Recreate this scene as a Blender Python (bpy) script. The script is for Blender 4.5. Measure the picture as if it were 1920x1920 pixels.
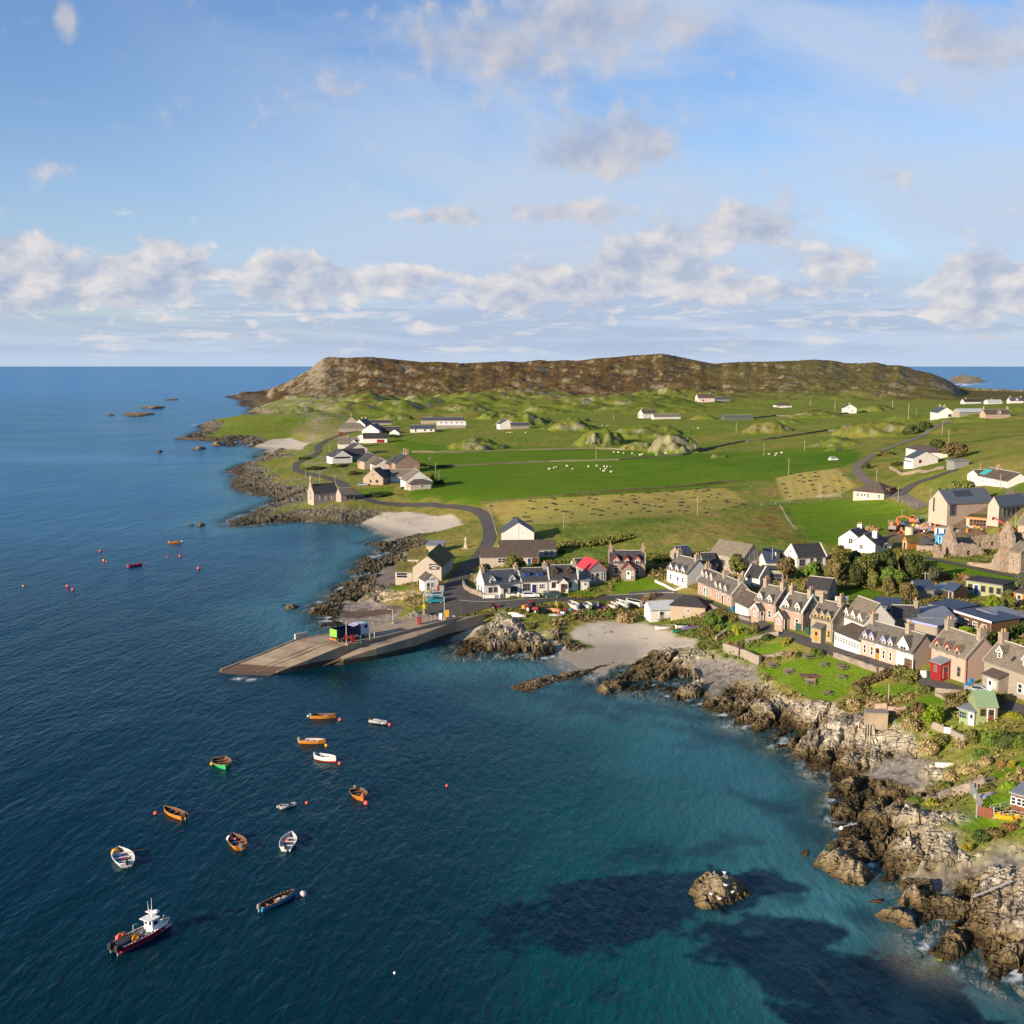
import bpy, bmesh, math, random
import numpy as np
from mathutils import Vector, Matrix
for o in list(bpy.data.objects):
 bpy.data.objects.remove(o)
R = math.radians
F = 2208.0                      # focal length in photo pixels (photo is 1920 wide)
CAM_H = 60.0
TILT = math.atan(274.0 / F)
scene = bpy.context.scene
COL = scene.collection
cd = bpy.data.cameras.new('camera')
cam = bpy.data.objects.new('camera', cd)
COL.objects.link(cam)
cam.location = (0,0, CAM_H)
cam.rotation_euler = (math.pi / 2 - TILT,0,0)
cd.sensor_width = 36.0
cd.lens = 36.0 * F / 1920.0
cd.clip_start = 1.0
cd.clip_end = 200000.0
scene.camera = cam
SUN_EL = R(16)
LIGHT_ANG = R(38)               # direction light travels: 0 = +x,90 = +y
lt = Vector((math.cos(LIGHT_ANG) * math.cos(SUN_EL), math.sin(LIGHT_ANG) * math.cos(SUN_EL),-math.sin(SUN_EL)))
sd_ = bpy.data.lights.new('sun', 'SUN')
sd_.energy = 5.0
sd_.angle = R(0.55)
sd_.color = (1.0,0.82,0.60)
sun = bpy.data.objects.new('sun', sd_)
COL.objects.link(sun)
sun.rotation_euler = lt.to_track_quat('-Z', 'Y').to_euler()
to_sun = -lt
scene.view_settings.view_transform = 'Standard'
scene.view_settings.look = 'None'
scene.view_settings.gamma = 1.0
scene.view_settings.exposure = 0.8
scene.cycles.max_bounces = 4
scene.cycles.diffuse_bounces = 2
scene.cycles.glossy_bounces = 2
scene.cycles.transparent_max_bounces = 6
scene.cycles.caustics_reflective = False
scene.cycles.caustics_refractive = False
SKY_STR = 0.1
EXPO = 2 ** scene.view_settings.exposure
class NT:
 """small helper for building node trees"""
 def __init__(s, tree):
  s.t = tree
  s.n = tree.nodes
  s.l = tree.links
 def new(s, typ, **kw):
  n = s.n.new(typ)
  for k, v in kw.items():
   setattr(n, k, v)
  return n
 def put(s, sock, v):
  if isinstance(v, bpy.types.NodeSocket):
   s.l.new(v, sock)
  elif v is not None:
   try:
    sock.default_value = v
   except Exception:
    sock.default_value = (*v,1.0)
 def m(s, op, a, b=None, c=None, clamp=False):
  n = s.new('ShaderNodeMath', operation=op, use_clamp=clamp)
  s.put(n.inputs[0], a)
  if b is not None:
   s.put(n.inputs[1], b)
  if c is not None:
   s.put(n.inputs[2], c)
  return n.outputs[0]
 def ss(s, v, a, b):                       # smoothstep
  n = s.new('ShaderNodeMapRange', interpolation_type='SMOOTHSTEP')
  s.put(n.inputs[0], v)
  s.put(n.inputs[1], a)
  s.put(n.inputs[2], b)
  return n.outputs[0]
 def mix(s, f, a, b, mode='MIX'):
  n = s.new('ShaderNodeMix', data_type='RGBA', blend_type=mode)
  s.put(n.inputs[0], f)
  s.put(n.inputs[6], a if isinstance(a, bpy.types.NodeSocket) else (*a,1))
  s.put(n.inputs[7], b if isinstance(b, bpy.types.NodeSocket) else (*b,1))
  return n.outputs[2]
 def noise(s, vec, scale, detail=4, rough=0.5, dist=0.0, dims='3D'):
  n = s.new('ShaderNodeTexNoise', noise_dimensions=dims)
  if vec is not None:
   s.l.new(vec, n.inputs['Vector'])
  s.put(n.inputs['Scale'], scale)
  s.put(n.inputs['Detail'], detail)
  s.put(n.inputs['Roughness'], rough)
  s.put(n.inputs['Distortion'], dist)
  return n.outputs[0]
 def xyz(s, x, y, z=0.0):
  n = s.new('ShaderNodeCombineXYZ')
  s.put(n.inputs[0], x)
  s.put(n.inputs[1], y)
  s.put(n.inputs[2], z)
  return n.outputs[0]
def build_world():
 w = bpy.data.worlds.new('World')
 scene.world = w
 w.use_nodes = True
 t = NT(w.node_tree)
 for n in list(t.n):
  t.n.remove(n)
 out = t.new('ShaderNodeOutputWorld')
 bg = t.new('ShaderNodeBackground')
 bg.inputs[1].default_value = SKY_STR
 t.l.new(bg.outputs[0], out.inputs[0])
 sky = t.new('ShaderNodeTexSky', sky_type='NISHITA')
 sky.sun_disc = False
 sky.sun_elevation = SUN_EL
 sky.sun_rotation = math.atan2(to_sun.x, to_sun.y)
 sky.altitude = 60
 sky.air_density = 1.0
 sky.dust_density = 0.6
 sky.ozone_density = 2.2
 tc = t.new('ShaderNodeTexCoord')
 sep = t.new('ShaderNodeSeparateXYZ')
 t.l.new(tc.outputs['Generated'], sep.inputs[0])
 dx, dy, dz = sep.outputs
 X = t.m('MULTIPLY', t.m('ARCTAN2', dx, dy),57.2958)          # azimuth in degrees from north
 Y = t.m('MULTIPLY', t.m('ARCSINE', dz),57.2958)              # elevation in degrees
 skyc = t.mix(1.0, sky.outputs[0],(0.73,0.81,1.0), 'MULTIPLY')
 k = 1.0 / (SKY_STR * EXPO)
 va = t.noise(t.xyz(t.m('ADD', t.m('MULTIPLY', X,0.05), t.m('MULTIPLY', Y,-0.055)), t.m('ADD', t.m('MULTIPLY', Y,0.16), t.m('MULTIPLY', X,0.05)),3.3),1.0,5,0.55,0.6)
 veil = t.m('MULTIPLY', t.ss(va,0.30,0.60), t.ss(X,-22.0,4.0))
 low = t.m('SUBTRACT',1.0, t.ss(Y,0.0,13.0))
 veil = t.m('ADD', t.m('MULTIPLY', veil,0.80), t.m('MULTIPLY', low,0.50), clamp=True)
 veil = t.m('MULTIPLY', veil, t.m('SUBTRACT',1.0, t.ss(Y,18.0,40.0)))      # clear overhead
 veil = t.m('MULTIPLY', veil, t.m('SUBTRACT',1.0, t.ss(t.m('ABSOLUTE', X),50.0,90.0)))
 veil = t.m('MAXIMUM', veil, t.m('SUBTRACT',1.0, t.ss(Y,0.4,4.0)))
 base = t.mix(veil, skyc, tuple(c * k for c in (0.53,0.635,0.81)))
 listed = [  # photo px, photo py, half width, half height, strength
  (122,45,22,30,.42),(1000,75,230,80,.40),(860,95,100,40,.16),(1250,30,110,40,.22),(1160,270,95,48,.62),(1060,300,70,28,.36),
  (1850,60,130,70,.38),(1060,398,95,24,.46),(830,405,70,18,.42),(880,455,50,12,.22),(1400,425,130,38,.46),
  (1660,330,55,22,.24),(20,490,100,55,.55),(60,545,140,30,.4),(260,505,80,30,.36),(335,485,60,30,.42),
  (300,545,90,28,.32),(560,530,100,45,.44),(520,510,50,25,.2),(700,520,70,25,.26),(790,522,55,20,.3),
  (985,535,80,40,.42),(1220,490,80,45,.5),(1130,540,60,40,.34),(1330,530,50,30,.34),(1560,490,60,25,.3),
  (1500,540,120,24,.28),(1830,545,110,55,.40),(1640,470,40,18,.22),(1840,500,60,22,.24),(265,446,40,12,.24),
  (590,175,90,45,.14),(80,318,60,18,.16)]
 cover = None
 for (px, py, wx, wy, st) in listed:
  u = (px - 960) / F
  v = (960 - py) / F
  d = Vector((u, math.cos(TILT) + v * math.sin(TILT),-math.sin(TILT) + v * math.cos(TILT))).normalized()
  ax, ay = math.degrees(math.atan2(d.x, d.y)), math.degrees(math.asin(d.z))
  sx, sy = wx / 38.5, wy / 38.5
  a = t.m('MULTIPLY', t.m('SUBTRACT', X, ax),1 / sx)
  b = t.m('MULTIPLY', t.m('SUBTRACT', Y, ay),1 / sy)
  q = t.m('ADD', t.m('MULTIPLY', a, a), t.m('MULTIPLY', b, b))
  g = t.m('MULTIPLY', t.m('EXPONENT', t.m('MULTIPLY', q,-0.9)), st)
  cover = g if cover is None else t.m('ADD', cover, g)
 bank = t.m('MULTIPLY', t.ss(Y,0.2,1.0), t.m('SUBTRACT',1.0, t.ss(Y,2.4,5.6)))
 cover = t.m('ADD', cover, t.m('MULTIPLY', bank,0.055))
 lay = t.noise(t.xyz(t.m('MULTIPLY', X,0.11), t.m('MULTIPLY', Y,1.35),1.7),1.0,5,0.6,0.5)
 layb = t.m('MULTIPLY', t.ss(Y,0.15,0.9), t.m('SUBTRACT',1.0, t.ss(Y,2.4,6.0)))
 base = t.mix(t.m('MULTIPLY', t.m('MULTIPLY', t.ss(lay,.36,.56), layb),.75), base,(0.42 * k,0.52 * k,0.69 * k))
 lay2 = t.noise(t.xyz(t.m('MULTIPLY', X,0.30), t.m('MULTIPLY', Y,1.9),5.2),1.0,5,0.6,0.3)
 base = t.mix(t.m('MULTIPLY', t.m('MULTIPLY', t.ss(lay2,.53,.68), layb),.8), base,(0.74 * k,0.74 * k,0.77 * k))
 def field(ox, oy, detail):
  P = t.xyz(t.m('MULTIPLY', t.m('ADD', X, ox),0.60), t.m('MULTIPLY', t.m('POWER', t.m('MAXIMUM', t.m('ADD', t.m('ADD', Y, oy),1.2),0.01),0.62),3.0),7.7)
  n1 = t.noise(P,1.0, detail,0.54,0.2)
  return n1
 n0 = field(0.0,0.0,7)
 n1 = field(-0.75,0.55,4)
 dens = t.m('ADD', t.m('SUBTRACT', n0,0.5), cover)
 D = t.ss(dens, t.m('SUBTRACT',0.125, t.m('MULTIPLY', t.ss(Y,4.0,11.0),0.05)), t.m('ADD',0.29, t.m('MULTIPLY', t.ss(Y,4.0,11.0),0.16)))
 thick = t.ss(dens,0.18,0.55)
 lit = t.m('ADD', t.m('MULTIPLY', t.m('SUBTRACT', n0, n1),2.6),0.42, clamp=True)
 lit = t.m('MULTIPLY', lit, t.ss(Y,0.2,2.2))
 lit = t.m('ADD', t.m('MULTIPLY', lit,0.85), t.m('MULTIPLY', t.m('SUBTRACT',1.0, thick),0.16), clamp=True)
 high = t.ss(Y,4.0,11.0)
 shade = t.mix(high,(0.40 * k,0.48 * k,0.64 * k),(0.37 * k,0.43 * k,0.58 * k))
 bright = t.mix(high,(0.84 * k,0.79 * k,0.77 * k),(0.68 * k,0.64 * k,0.65 * k))
 cc = t.mix(lit, shade, bright)
 fade = t.m('MULTIPLY', D, t.m('SUBTRACT',0.94, t.m('MULTIPLY', high,0.16)))
 fade = t.m('MULTIPLY', fade, t.ss(Y,0.0,0.9))
 fin = t.mix(fade, base, cc)
 t.l.new(fin, bg.inputs[0])
build_world()
def perlin(x, y, seed=0):
 x = np.asarray(x, np.float64)
 y = np.asarray(y, np.float64)
 xi = np.floor(x).astype(np.int64)
 yi = np.floor(y).astype(np.int64)
 xf = (x - xi).astype(np.float32)
 yf = (y - yi).astype(np.float32)
 u = xf * xf * xf * (xf * (xf * 6 - 15) + 10)
 v = yf * yf * yf * (yf * (yf * 6 - 15) + 10)
 def g(ix, iy, fx, fy):
  h = hash2(ix, iy, seed)
  a = h * (2 * np.pi)
  return np.cos(a) * fx + np.sin(a) * fy
 n00 = g(xi, yi, xf, yf)
 n10 = g(xi + 1, yi, xf - 1, yf)
 n01 = g(xi, yi + 1, xf, yf - 1)
 n11 = g(xi + 1, yi + 1, xf - 1, yf - 1)
 a = n00 + u * (n10 - n00)
 b = n01 + u * (n11 - n01)
 return (a + v * (b - a)) * 1.5
def hash2(ix, iy, seed):
 h = (ix.astype(np.uint32) * np.uint32(374761393) + iy.astype(np.uint32) * np.uint32(668265263) + np.uint32((seed * 2246822519 + 3266489917) % 4294967296))
 h = (h ^ (h >> np.uint32(13))) * np.uint32(1274126177)
 h = h ^ (h >> np.uint32(16))
 return (h & np.uint32(0xFFFFFF)).astype(np.float32) / np.float32(16777216.0)
def fbm(x, y, oct=4, seed=0, gain=0.5, ridged=False):
 s = 0
 a = 1.0
 tot = 0
 for i in range(oct):
  n = perlin(x, y, seed + i * 17)
  if ridged:
   n = 1 - 2 * np.abs(n)
  s = s + a * n
  tot += a
  a *= gain
  x = x * 2.03 + 11.3
  y = y * 2.03 - 7.1
 return s / tot
def worley(x, y, seed=0):
 xi = np.floor(x).astype(np.int64)
 yi = np.floor(y).astype(np.int64)
 f1 = np.full(x.shape,9.0, np.float32)
 f2 = np.full(x.shape,9.0, np.float32)
 hv = np.zeros(x.shape, np.float32)
 for i in (-1,0,1):
  for j in (-1,0,1):
   cx, cy = xi + i, yi + j
   h1 = hash2(cx, cy, seed)
   h2 = hash2(cx, cy, seed + 1)
   h3 = hash2(cx, cy, seed + 2)
   h4 = hash2(cx, cy, seed + 3)
   ddx = (x - (cx + h1)).astype(np.float32)
   ddy = (y - (cy + h2)).astype(np.float32)
   d = np.sqrt(ddx * ddx + ddy * ddy)
   hgt = h3 + (h4 - 0.5) * 1.1 * ddx + (h3 - 0.4) * 1.0 * ddy
   near = d < f1
   f2 = np.where(near, f1, np.minimum(f2, d))
   hv = np.where(near, hgt, hv)
   f1 = np.where(near, d, f1)
 return f1, f2, hv
def sstep(a, b, x):
 t = np.clip((x - a) / (b - a),0,1)
 return t * t * (3 - 2 * t)
def poly_sd(px, py, poly):
 """signed distance (positive inside) of points to a polygon"""
 P = np.asarray(poly, np.float64)
 d2 = np.full(px.shape,1e18)
 ins = np.zeros(px.shape, bool)
 n = len(P)
 for i in range(n):
  ax, ay = P[i]
  bx, by = P[(i + 1) % n]
  ex, ey = bx - ax, by - ay
  wx, wy = px - ax, py - ay
  tt = np.clip((wx * ex + wy * ey) / (ex * ex + ey * ey + 1e-18),0,1)
  qx, qy = wx - ex * tt, wy - ey * tt
  d2 = np.minimum(d2, qx * qx + qy * qy)
  if ay != by:
   c = ((ay > py) != (by > py)) & (px < ex * (py - ay) / ey + ax)
   ins ^= c
 return np.where(ins,1,-1) * np.sqrt(d2)
def line_dist(px, py, pts):
 d2 = np.full(px.shape,1e18)
 for i in range(len(pts) - 1):
  ax, ay = pts[i]
  bx, by = pts[i + 1]
  ex, ey = bx - ax, by - ay
  wx, wy = px - ax, py - ay
  tt = np.clip((wx * ex + wy * ey) / (ex * ex + ey * ey + 1e-18),0,1)
  qx, qy = wx - ex * tt, wy - ey * tt
  d2 = np.minimum(d2, qx * qx + qy * qy)
 return np.sqrt(d2)
ZOOMS = {'A': (400,640,3.84), 'B': (900,640,3.84), 'C': (1400,640,3.6923), 'D': (680,940,6.0), 'E': (880,980,5.3333),
   'F': (1200,980,5.3333), 'G': (1540,900,5.0526), 'H': (1360,1060,6.4), 'I': (1560,1120,5.3333), 'J': (1300,1140,4.8),
   'K': (1560,1300,5.3333), 'L': (1440,1500,4.0), 'M': (400,1080,3.6923), 'N': (840,1100,3.84), 'O': (700,1010,10.667),
   'P': (1330,1010,8.348), 'Q': (600,1110,10.667), 'S': (1660,930,7.385), 'T': (600,770,7.385), 'U': (1640,1060,6.857),
   'V': (900,1400,2.4), 'W': (1250,740,2.8657), 'X': (1640,1340,6.857), 'Y': (1560,1000,8.0), 'Z': (940,1110,6.4),
   'a': (540,1310,8.727), 'b': (270,1410,4.2667), 'c': (170,1560,4.4651), 'd': (20,720,4.8)}
def Z(k, *pts):
 ox, oy, m = ZOOMS[k]
 r = [(ox + x / m, oy + y / m) for x, y in zip(pts[0::2], pts[1::2])]
 return r if len(r) > 1 else r[0]
def ray(px, py):
 u = (px - 960) / F
 v = (960 - py) / F
 return u, math.cos(TILT) + v * math.sin(TILT),-math.sin(TILT) + v * math.cos(TILT)
def flat(px, py, z=0.0):
 dx, dy, dz = ray(px, py)
 s = (CAM_H - z) / max(-dz,1e-4)
 return dx * s, dy * s
def lp(x, y):
 return math.atan2(x, y),0.5 * math.log(x * x + y * y)
def pxlp(p, z=0.0):
 return lp(*flat(p[0], p[1], z))
def steps(lo, hi, st):
 n = max(2, int(round((hi - lo) / st)) + 1)
 return np.linspace(lo, hi, n)
LR = np.concatenate([steps(math.log(75), math.log(330),.0022)[:-1], steps(math.log(330), math.log(1200),.0034)[:-1], steps(math.log(1200), math.log(4700),.0045)])
AR = np.concatenate([steps(-.62,-.45,.004)[:-1], steps(-.45,.47,.001)[:-1], steps(.47,.72,.004)])
NL, NA = len(LR), len(AR)
GA, GL = np.meshgrid(AR, LR)
GR = np.exp(GL)
GX, GY = GR * np.sin(GA), GR * np.cos(GA)
COAST = [(425,744),(455,752),(452,760),(475,765),(465,774),(500,779),(530,781),(580,786),(560,791),(475,793),(420,793),(375,797),(385,806),
   (345,822),(420,826),(436,838),(446,822),(473,838),(504,842),(500,848),(486,856),(499,867),(462,869),(436,882),(452,898),(449,915),
   (483,929),(504,930),(533,934),(499,950),(470,962),(434,976),(444,986),(473,985),(556,976),(593,978),(634,980),(676,979),(694,986),
   (715,999),(743,1006),(720,1013),(702,1018),(727,1023),(738,1027),(700,1043),(695,1055),(683,1067),(680,1087),(655,1096),(632,1118),
   (608,1131),(600,1142),(617,1150),(625,1164),(640,1180),(700,1190),(790,1192),(840,1196),(874,1202),(868,1215),(892,1228),(925,1226),(957,1229),(1000,1229),(1020,1233),
   (1038,1230),(1061,1238),(1090,1256),(1125,1262),(1121,1267),(1119,1274),(1150,1290),(1176,1294),(1197,1295),(1225,1288),(1245,1284),(1257,1296),
   (1262,1306),(1283,1312),(1305,1314),(1337,1317),(1360,1334),(1379,1346),(1394,1357),(1417,1361),(1450,1366),(1483,1373),(1470,1386),
   (1469,1398),(1500,1413),(1538,1424),(1548,1440),(1556,1455),(1579,1456),(1601,1463),(1597,1480),(1575,1489),(1570,1510),(1575,1535),(1600,1545),(1618,1551),
   (1606,1566),(1598,1585),(1606,1599),(1630,1617),(1655,1633),(1690,1645),(1715,1652),(1738,1659),(1758,1668),(1768,1688),(1760,1710),(1774,1727),
   (1752,1765),(1757,1788),(1768,1799),(1815,1799),(1837,1797),(1850,1812),(1880,1830),(1915,1837),(1975,1858),(2060,1890),(2200,1960)]
coast_lp = [pxlp(p) for p in COAST]
coast_lp += [(.80, math.log(95)),(.95, math.log(300)),(.95, math.log(1500)),(.62, math.log(2100))]
coast_lp += [pxlp(p) for p in [(2050,741),(1940,737),(1870,735),(1815,733),(1790,726)]]
coast_lp += [lp(*flat(p[0], p[1])) for p in [(1700,718),(1200,716),(800,718),(640,722),(560,728),(500,735),(446,739)]]
CA = np.linspace(-1.25,1.25,1300)
CL = np.linspace(math.log(38), math.log(6500),1000)
_a, _l = np.meshgrid(CA, CL)
SDC = poly_sd(_a, _l, coast_lp).astype(np.float32)
def bil(grid, xa, ya, x, y):
 """bilinear lookup on a regular grid"""
 fx = np.clip((x - xa[0]) / (xa[1] - xa[0]),0, len(xa) - 1.001)
 fy = np.clip((y - ya[0]) / (ya[1] - ya[0]),0, len(ya) - 1.001)
 ix, iy = fx.astype(int), fy.astype(int)
 tx, ty = fx - ix, fy - iy
 return (grid[iy, ix] * (1 - tx) + grid[iy, ix + 1] * tx) * (1 - ty) + (grid[iy + 1, ix] * (1 - tx) + grid[iy + 1, ix + 1] * tx) * ty
SD = bil(SDC, CA, CL, GA, GL) * GR            # metres inland (+) or out to sea (-)
SD = SD + fbm(GX / 9, GY / 9,3,5) * 1.6 * sstep(0,400, GR) + fbm(GX / 40, GY / 40,3,6) * 5 * sstep(900,2000, GR)
CTRL = [(1000,1112,4.6),(930,1120,4.4),(850,1130,4.2),(900,1155,4.0),(880,1060,5),(1166,1090,6),(1310,1110,6.8),(1400,1160,7.6),(1480,1190,8.2),
  (1600,1230,9),(1720,1265,9.4),(1850,1305,9.8),(1930,1330,10),(1450,1230,6.2),(1560,1260,6.8),(1640,1315,7.2),(1520,1300,6.0),(1700,1330,8.0),
  (1800,1350,8.6),(1880,1350,9.2),(1900,1440,8.4),(1880,1530,7.4),(1780,1540,6.5),(1700,1400,5.2),(1690,1470,3.2),(1640,1470,2.6),(1620,1400,5),
  (1900,1580,6.8),(1900,1625,4),(1800,1650,2.0),(1900,1700,6.5),(1850,1750,5.5),(2000,1750,8),(2000,1500,9),(2050,1350,12),(1720,1590,4.5),
  (1480,1110,9.5),(1550,1110,10.5),(1640,1130,10.5),(1620,1080,11.5),(1700,1180,10.2),(1850,1170,10.8),(1800,1085,12.5),(1900,1100,12.8),
  (1740,1040,13),(1820,1000,15.5),(1900,1000,16.5),(1620,1025,12.5),(1580,980,13),(1700,960,15.5),(1625,938,16.5),(1530,905,15.5),(1740,885,24),
  (1690,905,19),(1660,860,19),(1850,910,25),(1900,850,31),(1850,830,28),(1900,950,22),(1400,830,14.5),(1300,870,13),(1250,970,11.5),
  (1100,900,10.5),(1000,940,9),(920,930,8.6),(850,900,8.6),(800,860,9),(900,830,11),(1000,1000,8.2),(1100,1010,9.5),(1200,1030,9.5),(1300,1010,11.5),(1430,1000,12.5),
  (1380,1075,9),(1270,1085,7),(610,940,5),(640,935,5.5),(720,960,5),(860,975,3.6),(800,1030,3),(700,900,7.5),(780,910,8),(690,860,9),(650,850,8.5),(700,815,10),
  (780,800,12),(580,900,4.5),(550,930,3.5),(500,815,4),(560,805,4),(620,795,7),(680,800,10),(850,795,13),(950,800,14),(1100,790,14.5),(1240,780,15),(1400,780,16.5),
  (1600,780,19),(1800,780,25),(1900,790,27),(1980,800,29),(1700,770,21),(700,780,11),(600,778,13),(520,770,12),(470,755,16),(1240,1140,2.4),(1130,1150,3.6),(1200,1200,1.3),(1100,1215,.7),
  (1020,1165,3.4),(960,1170,3.4),(1290,1180,3.6),(1330,1210,4.4),(760,1110,3.4),(720,1090,2.8),(700,1150,1.4),(760,1150,2.4)]
pts, vals = [], []
for px, py, z in CTRL:
 pts.append(pxlp((px, py), z))
 vals.append(z)
FAR = [(600,676,2450),(640,672,2500),(700,672,2550),(760,677,2550),(840,682,2550),(920,684,2600),(1000,680,2650),(1100,677,2700),(1180,672,2700),(1240,664,2700),(1290,669,2700),
  (1345,683,2800),(1400,681,3000),(1520,675,3000),(1600,680,2900),(1660,684,2700),(1700,687,2550),(1750,701,2450),(1785,716,2400),
  (560,698,2450),(520,716,2450),(480,731,2450),(620,720,2150),(700,715,2150),(800,715,2100),(900,716,2100),(1000,712,2150),(1100,712,2150),(1240,704,2250),(1330,716,2150),
  (1450,712,2200),(1600,712,2200),(1700,718,2150),(600,750,1750),(700,742,1800),(800,740,1800),(900,740,1800),(1000,740,1800),(1150,738,1850),(1330,738,1850),(1500,740,1800),(1700,742,1850),
  (1850,752,1800),(760,770,1250),(900,768,1280),(1100,765,1330),(1300,762,1380),(1500,758,1450),(1700,754,1500),(1880,752,1560),(2000,752,1600),
  (700,690,3100),(900,693,3200),(1240,688,3300),(1520,690,3400)]
for px, py, r in FAR:
 u, w, dz = ray(px, py)
 k_ = r / math.hypot(u, w)
 pts.append(lp(u * k_, w * k_))
 vals.append(CAM_H + dz * k_)
pts = np.array(pts)
vals = np.array(vals)
S = np.array([1.0,1.0]) * 3.0
def tps(d2):
 return 0.5 * d2 * np.log(d2 + 1e-12)
Q = pts * S
D2 = ((Q[:, None, :] - Q[None, :, :]) ** 2).sum(-1)
n_ = len(Q)
M = np.zeros((n_ + 3, n_ + 3))
M[:n_, :n_] = tps(D2) + np.eye(n_) * 0.002
M[:n_, n_] = 1
M[:n_, n_ + 1:] = Q
M[n_:, :n_] = M[:n_, n_:].T
W = np.linalg.solve(M, np.concatenate([vals, np.zeros(3)]))
ca2 = np.linspace(-.66,.76,260)
cl2 = np.linspace(math.log(70), math.log(4800),420)
aa, ll = np.meshgrid(ca2, cl2)
acc = W[n_] + W[n_ + 1] * aa * 3.0 + W[n_ + 2] * ll * 3.0
for i in range(n_):
 acc += W[i] * tps((aa * 3.0 - Q[i,0]) ** 2 + (ll * 3.0 - Q[i,1]) ** 2)
MACRO = bil(acc, ca2, cl2, GA, GL)
MACRO = np.clip(MACRO,1.0,100)
def region(poly, z, soft=1.0, wob=0.0, seed=3):
 """0..1 mask over the terrain grid; soft and wobble in metres"""
 if z is None:
  q = np.array([lp(*hit(*p).xy) for p in poly])
 else:
  q = np.array([pxlp(p, z) for p in poly])
 m = np.zeros((NL, NA), np.float32)
 pad = 0.03 if soft < 5 else 0.12
 i0, i1 = np.searchsorted(LR, q[:,1].min() - pad), np.searchsorted(LR, q[:,1].max() + pad)
 j0, j1 = np.searchsorted(AR, q[:,0].min() - pad), np.searchsorted(AR, q[:,0].max() + pad)
 if i1 <= i0 or j1 <= j0:
  return m
 a, l, r = GA[i0:i1, j0:j1], GL[i0:i1, j0:j1], GR[i0:i1, j0:j1]
 d = poly_sd(a, l, q) * r
 if wob:
  d = d + fbm(GX[i0:i1, j0:j1] / (wob * 3), GY[i0:i1, j0:j1] / (wob * 3),3, seed) * wob
 m[i0:i1, j0:j1] = sstep(-soft, soft, d)
 return m
def strip(pts_px, z, width, soft=0.5):
 q = [pxlp(p, z if not isinstance(z,(list, tuple)) else z[i]) for i, p in enumerate(pts_px)]
 qa = np.array(q)
 m = np.zeros((NL, NA), np.float32)
 pad = 0.05
 i0, i1 = np.searchsorted(LR, qa[:,1].min() - pad), np.searchsorted(LR, qa[:,1].max() + pad)
 j0, j1 = np.searchsorted(AR, qa[:,0].min() - pad), np.searchsorted(AR, qa[:,0].max() + pad)
 a, l, r = GA[i0:i1, j0:j1], GL[i0:i1, j0:j1], GR[i0:i1, j0:j1]
 d = line_dist(a, l, q) * r
 m[i0:i1, j0:j1] = 1 - sstep(width / 2 - soft, width / 2 + soft, d)
 return m
BEACHES = [(Z('D',0,235,280,120,500,112,800,160,1000,150,1070,200,1130,262,1000,300,750,360,560,380,400,420,300,460,100,420,-60,330),1.0),
   (Z('N',880,330,1000,265,1200,250,1420,262,1600,330,1700,370,1810,390,1770,445,1600,460,1450,470,1400,520,1250,560,1150,640,1060,690,900,650,700,560,770,500,800,440,720,380,780,390,860,480,1060,430,900,370),0.8),
   (Z('A',270,775,430,705,560,695,690,735,640,778,400,800),1.5),
   ([(850,1172),(905,1165),(900,1180),(870,1205),(838,1205)],0.6),
   (Z('N',640,335,720,340,700,370,620,350),1.6)]
beach = np.zeros((NL, NA), np.float32)
for p, z in BEACHES:
 beach = np.maximum(beach, region(p, z,1.2,1.5))
SHINGLE = [(Z('J',0,470,200,460,600,500,570,560,640,640,640,690,400,650,250,720,180,830,60,700),3.5),
   (Z('K',380,780,700,560,1040,640,1020,720,900,760,860,800,1000,870,960,980,800,1000,560,860,300,840),2.6),
   (Z('L',1000,600,1300,540,1530,500,1700,400,1930,440,1930,560,1700,520,1440,600,1400,700,1260,760,1200,660),1.2),
   (Z('Q',480,200,800,170,1200,200,1700,280,1560,520,1000,700,600,660,340,560),1.4)]
shingle = np.zeros((NL, NA), np.float32)
for p, z in SHINGLE:
 shingle = np.maximum(shingle, region(p, z,1.0,2.0,8))
ROCKS = [([(1310,1222),(1375,1265),(1420,1280),(1490,1312),(1545,1322),(1600,1342),(1640,1352),(1668,1372),(1700,1378),(1718,1400),(1760,1440),(1768,1472),(1752,1500),(1700,1504),(1690,1512),(1770,1520),
   (1800,1528),(1740,1548),(1700,1548),(1770,1560),(1800,1590),(1822,1608),(1870,1592),(1960,1585),(2300,1700),(2300,2000),(1850,1860),(1700,1780),(1560,1600),(1540,1470),(1440,1400),(1330,1340),(1200,1310),(1090,1290),
   (1110,1255),(1180,1240),(1215,1225),(1260,1215)],3.0),
   (Z('N',120,350,250,280,380,230,480,290,560,330,700,362,790,455,700,512,450,497,200,505,130,410),1.5),
   (Z('N',710,340,800,325,880,385,1060,425,980,450,890,485,810,425),1.2)]
rocks = np.zeros((NL, NA), np.float32)
for p, z in ROCKS:
 rocks = np.maximum(rocks, region(p, z,2.0,2.5,12))
rocks *= (1 - beach) * (1 - shingle)
soft_b = np.zeros((NL, NA), np.float32)
for p, z in BEACHES:
 soft_b = np.maximum(soft_b, region(p, z,14 if z != 2.0 else 40))
for p, z in SHINGLE:
 soft_b = np.maximum(soft_b, region(p, z,9) * .7)
wc = np.where(GR > 1600,45.0, np.where(GR > 600,16.0,9.0 + 4 * sstep(.0,.25, GA))) * (1 + soft_b * 2.6)
LAND = np.where(SD > 0,1 - np.exp(-np.maximum(SD,0) / wc),0)
H0 = MACRO * LAND + np.minimum(SD,0) * 0.14
H0 = np.maximum(H0,-9.0)
HG = H0
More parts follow.
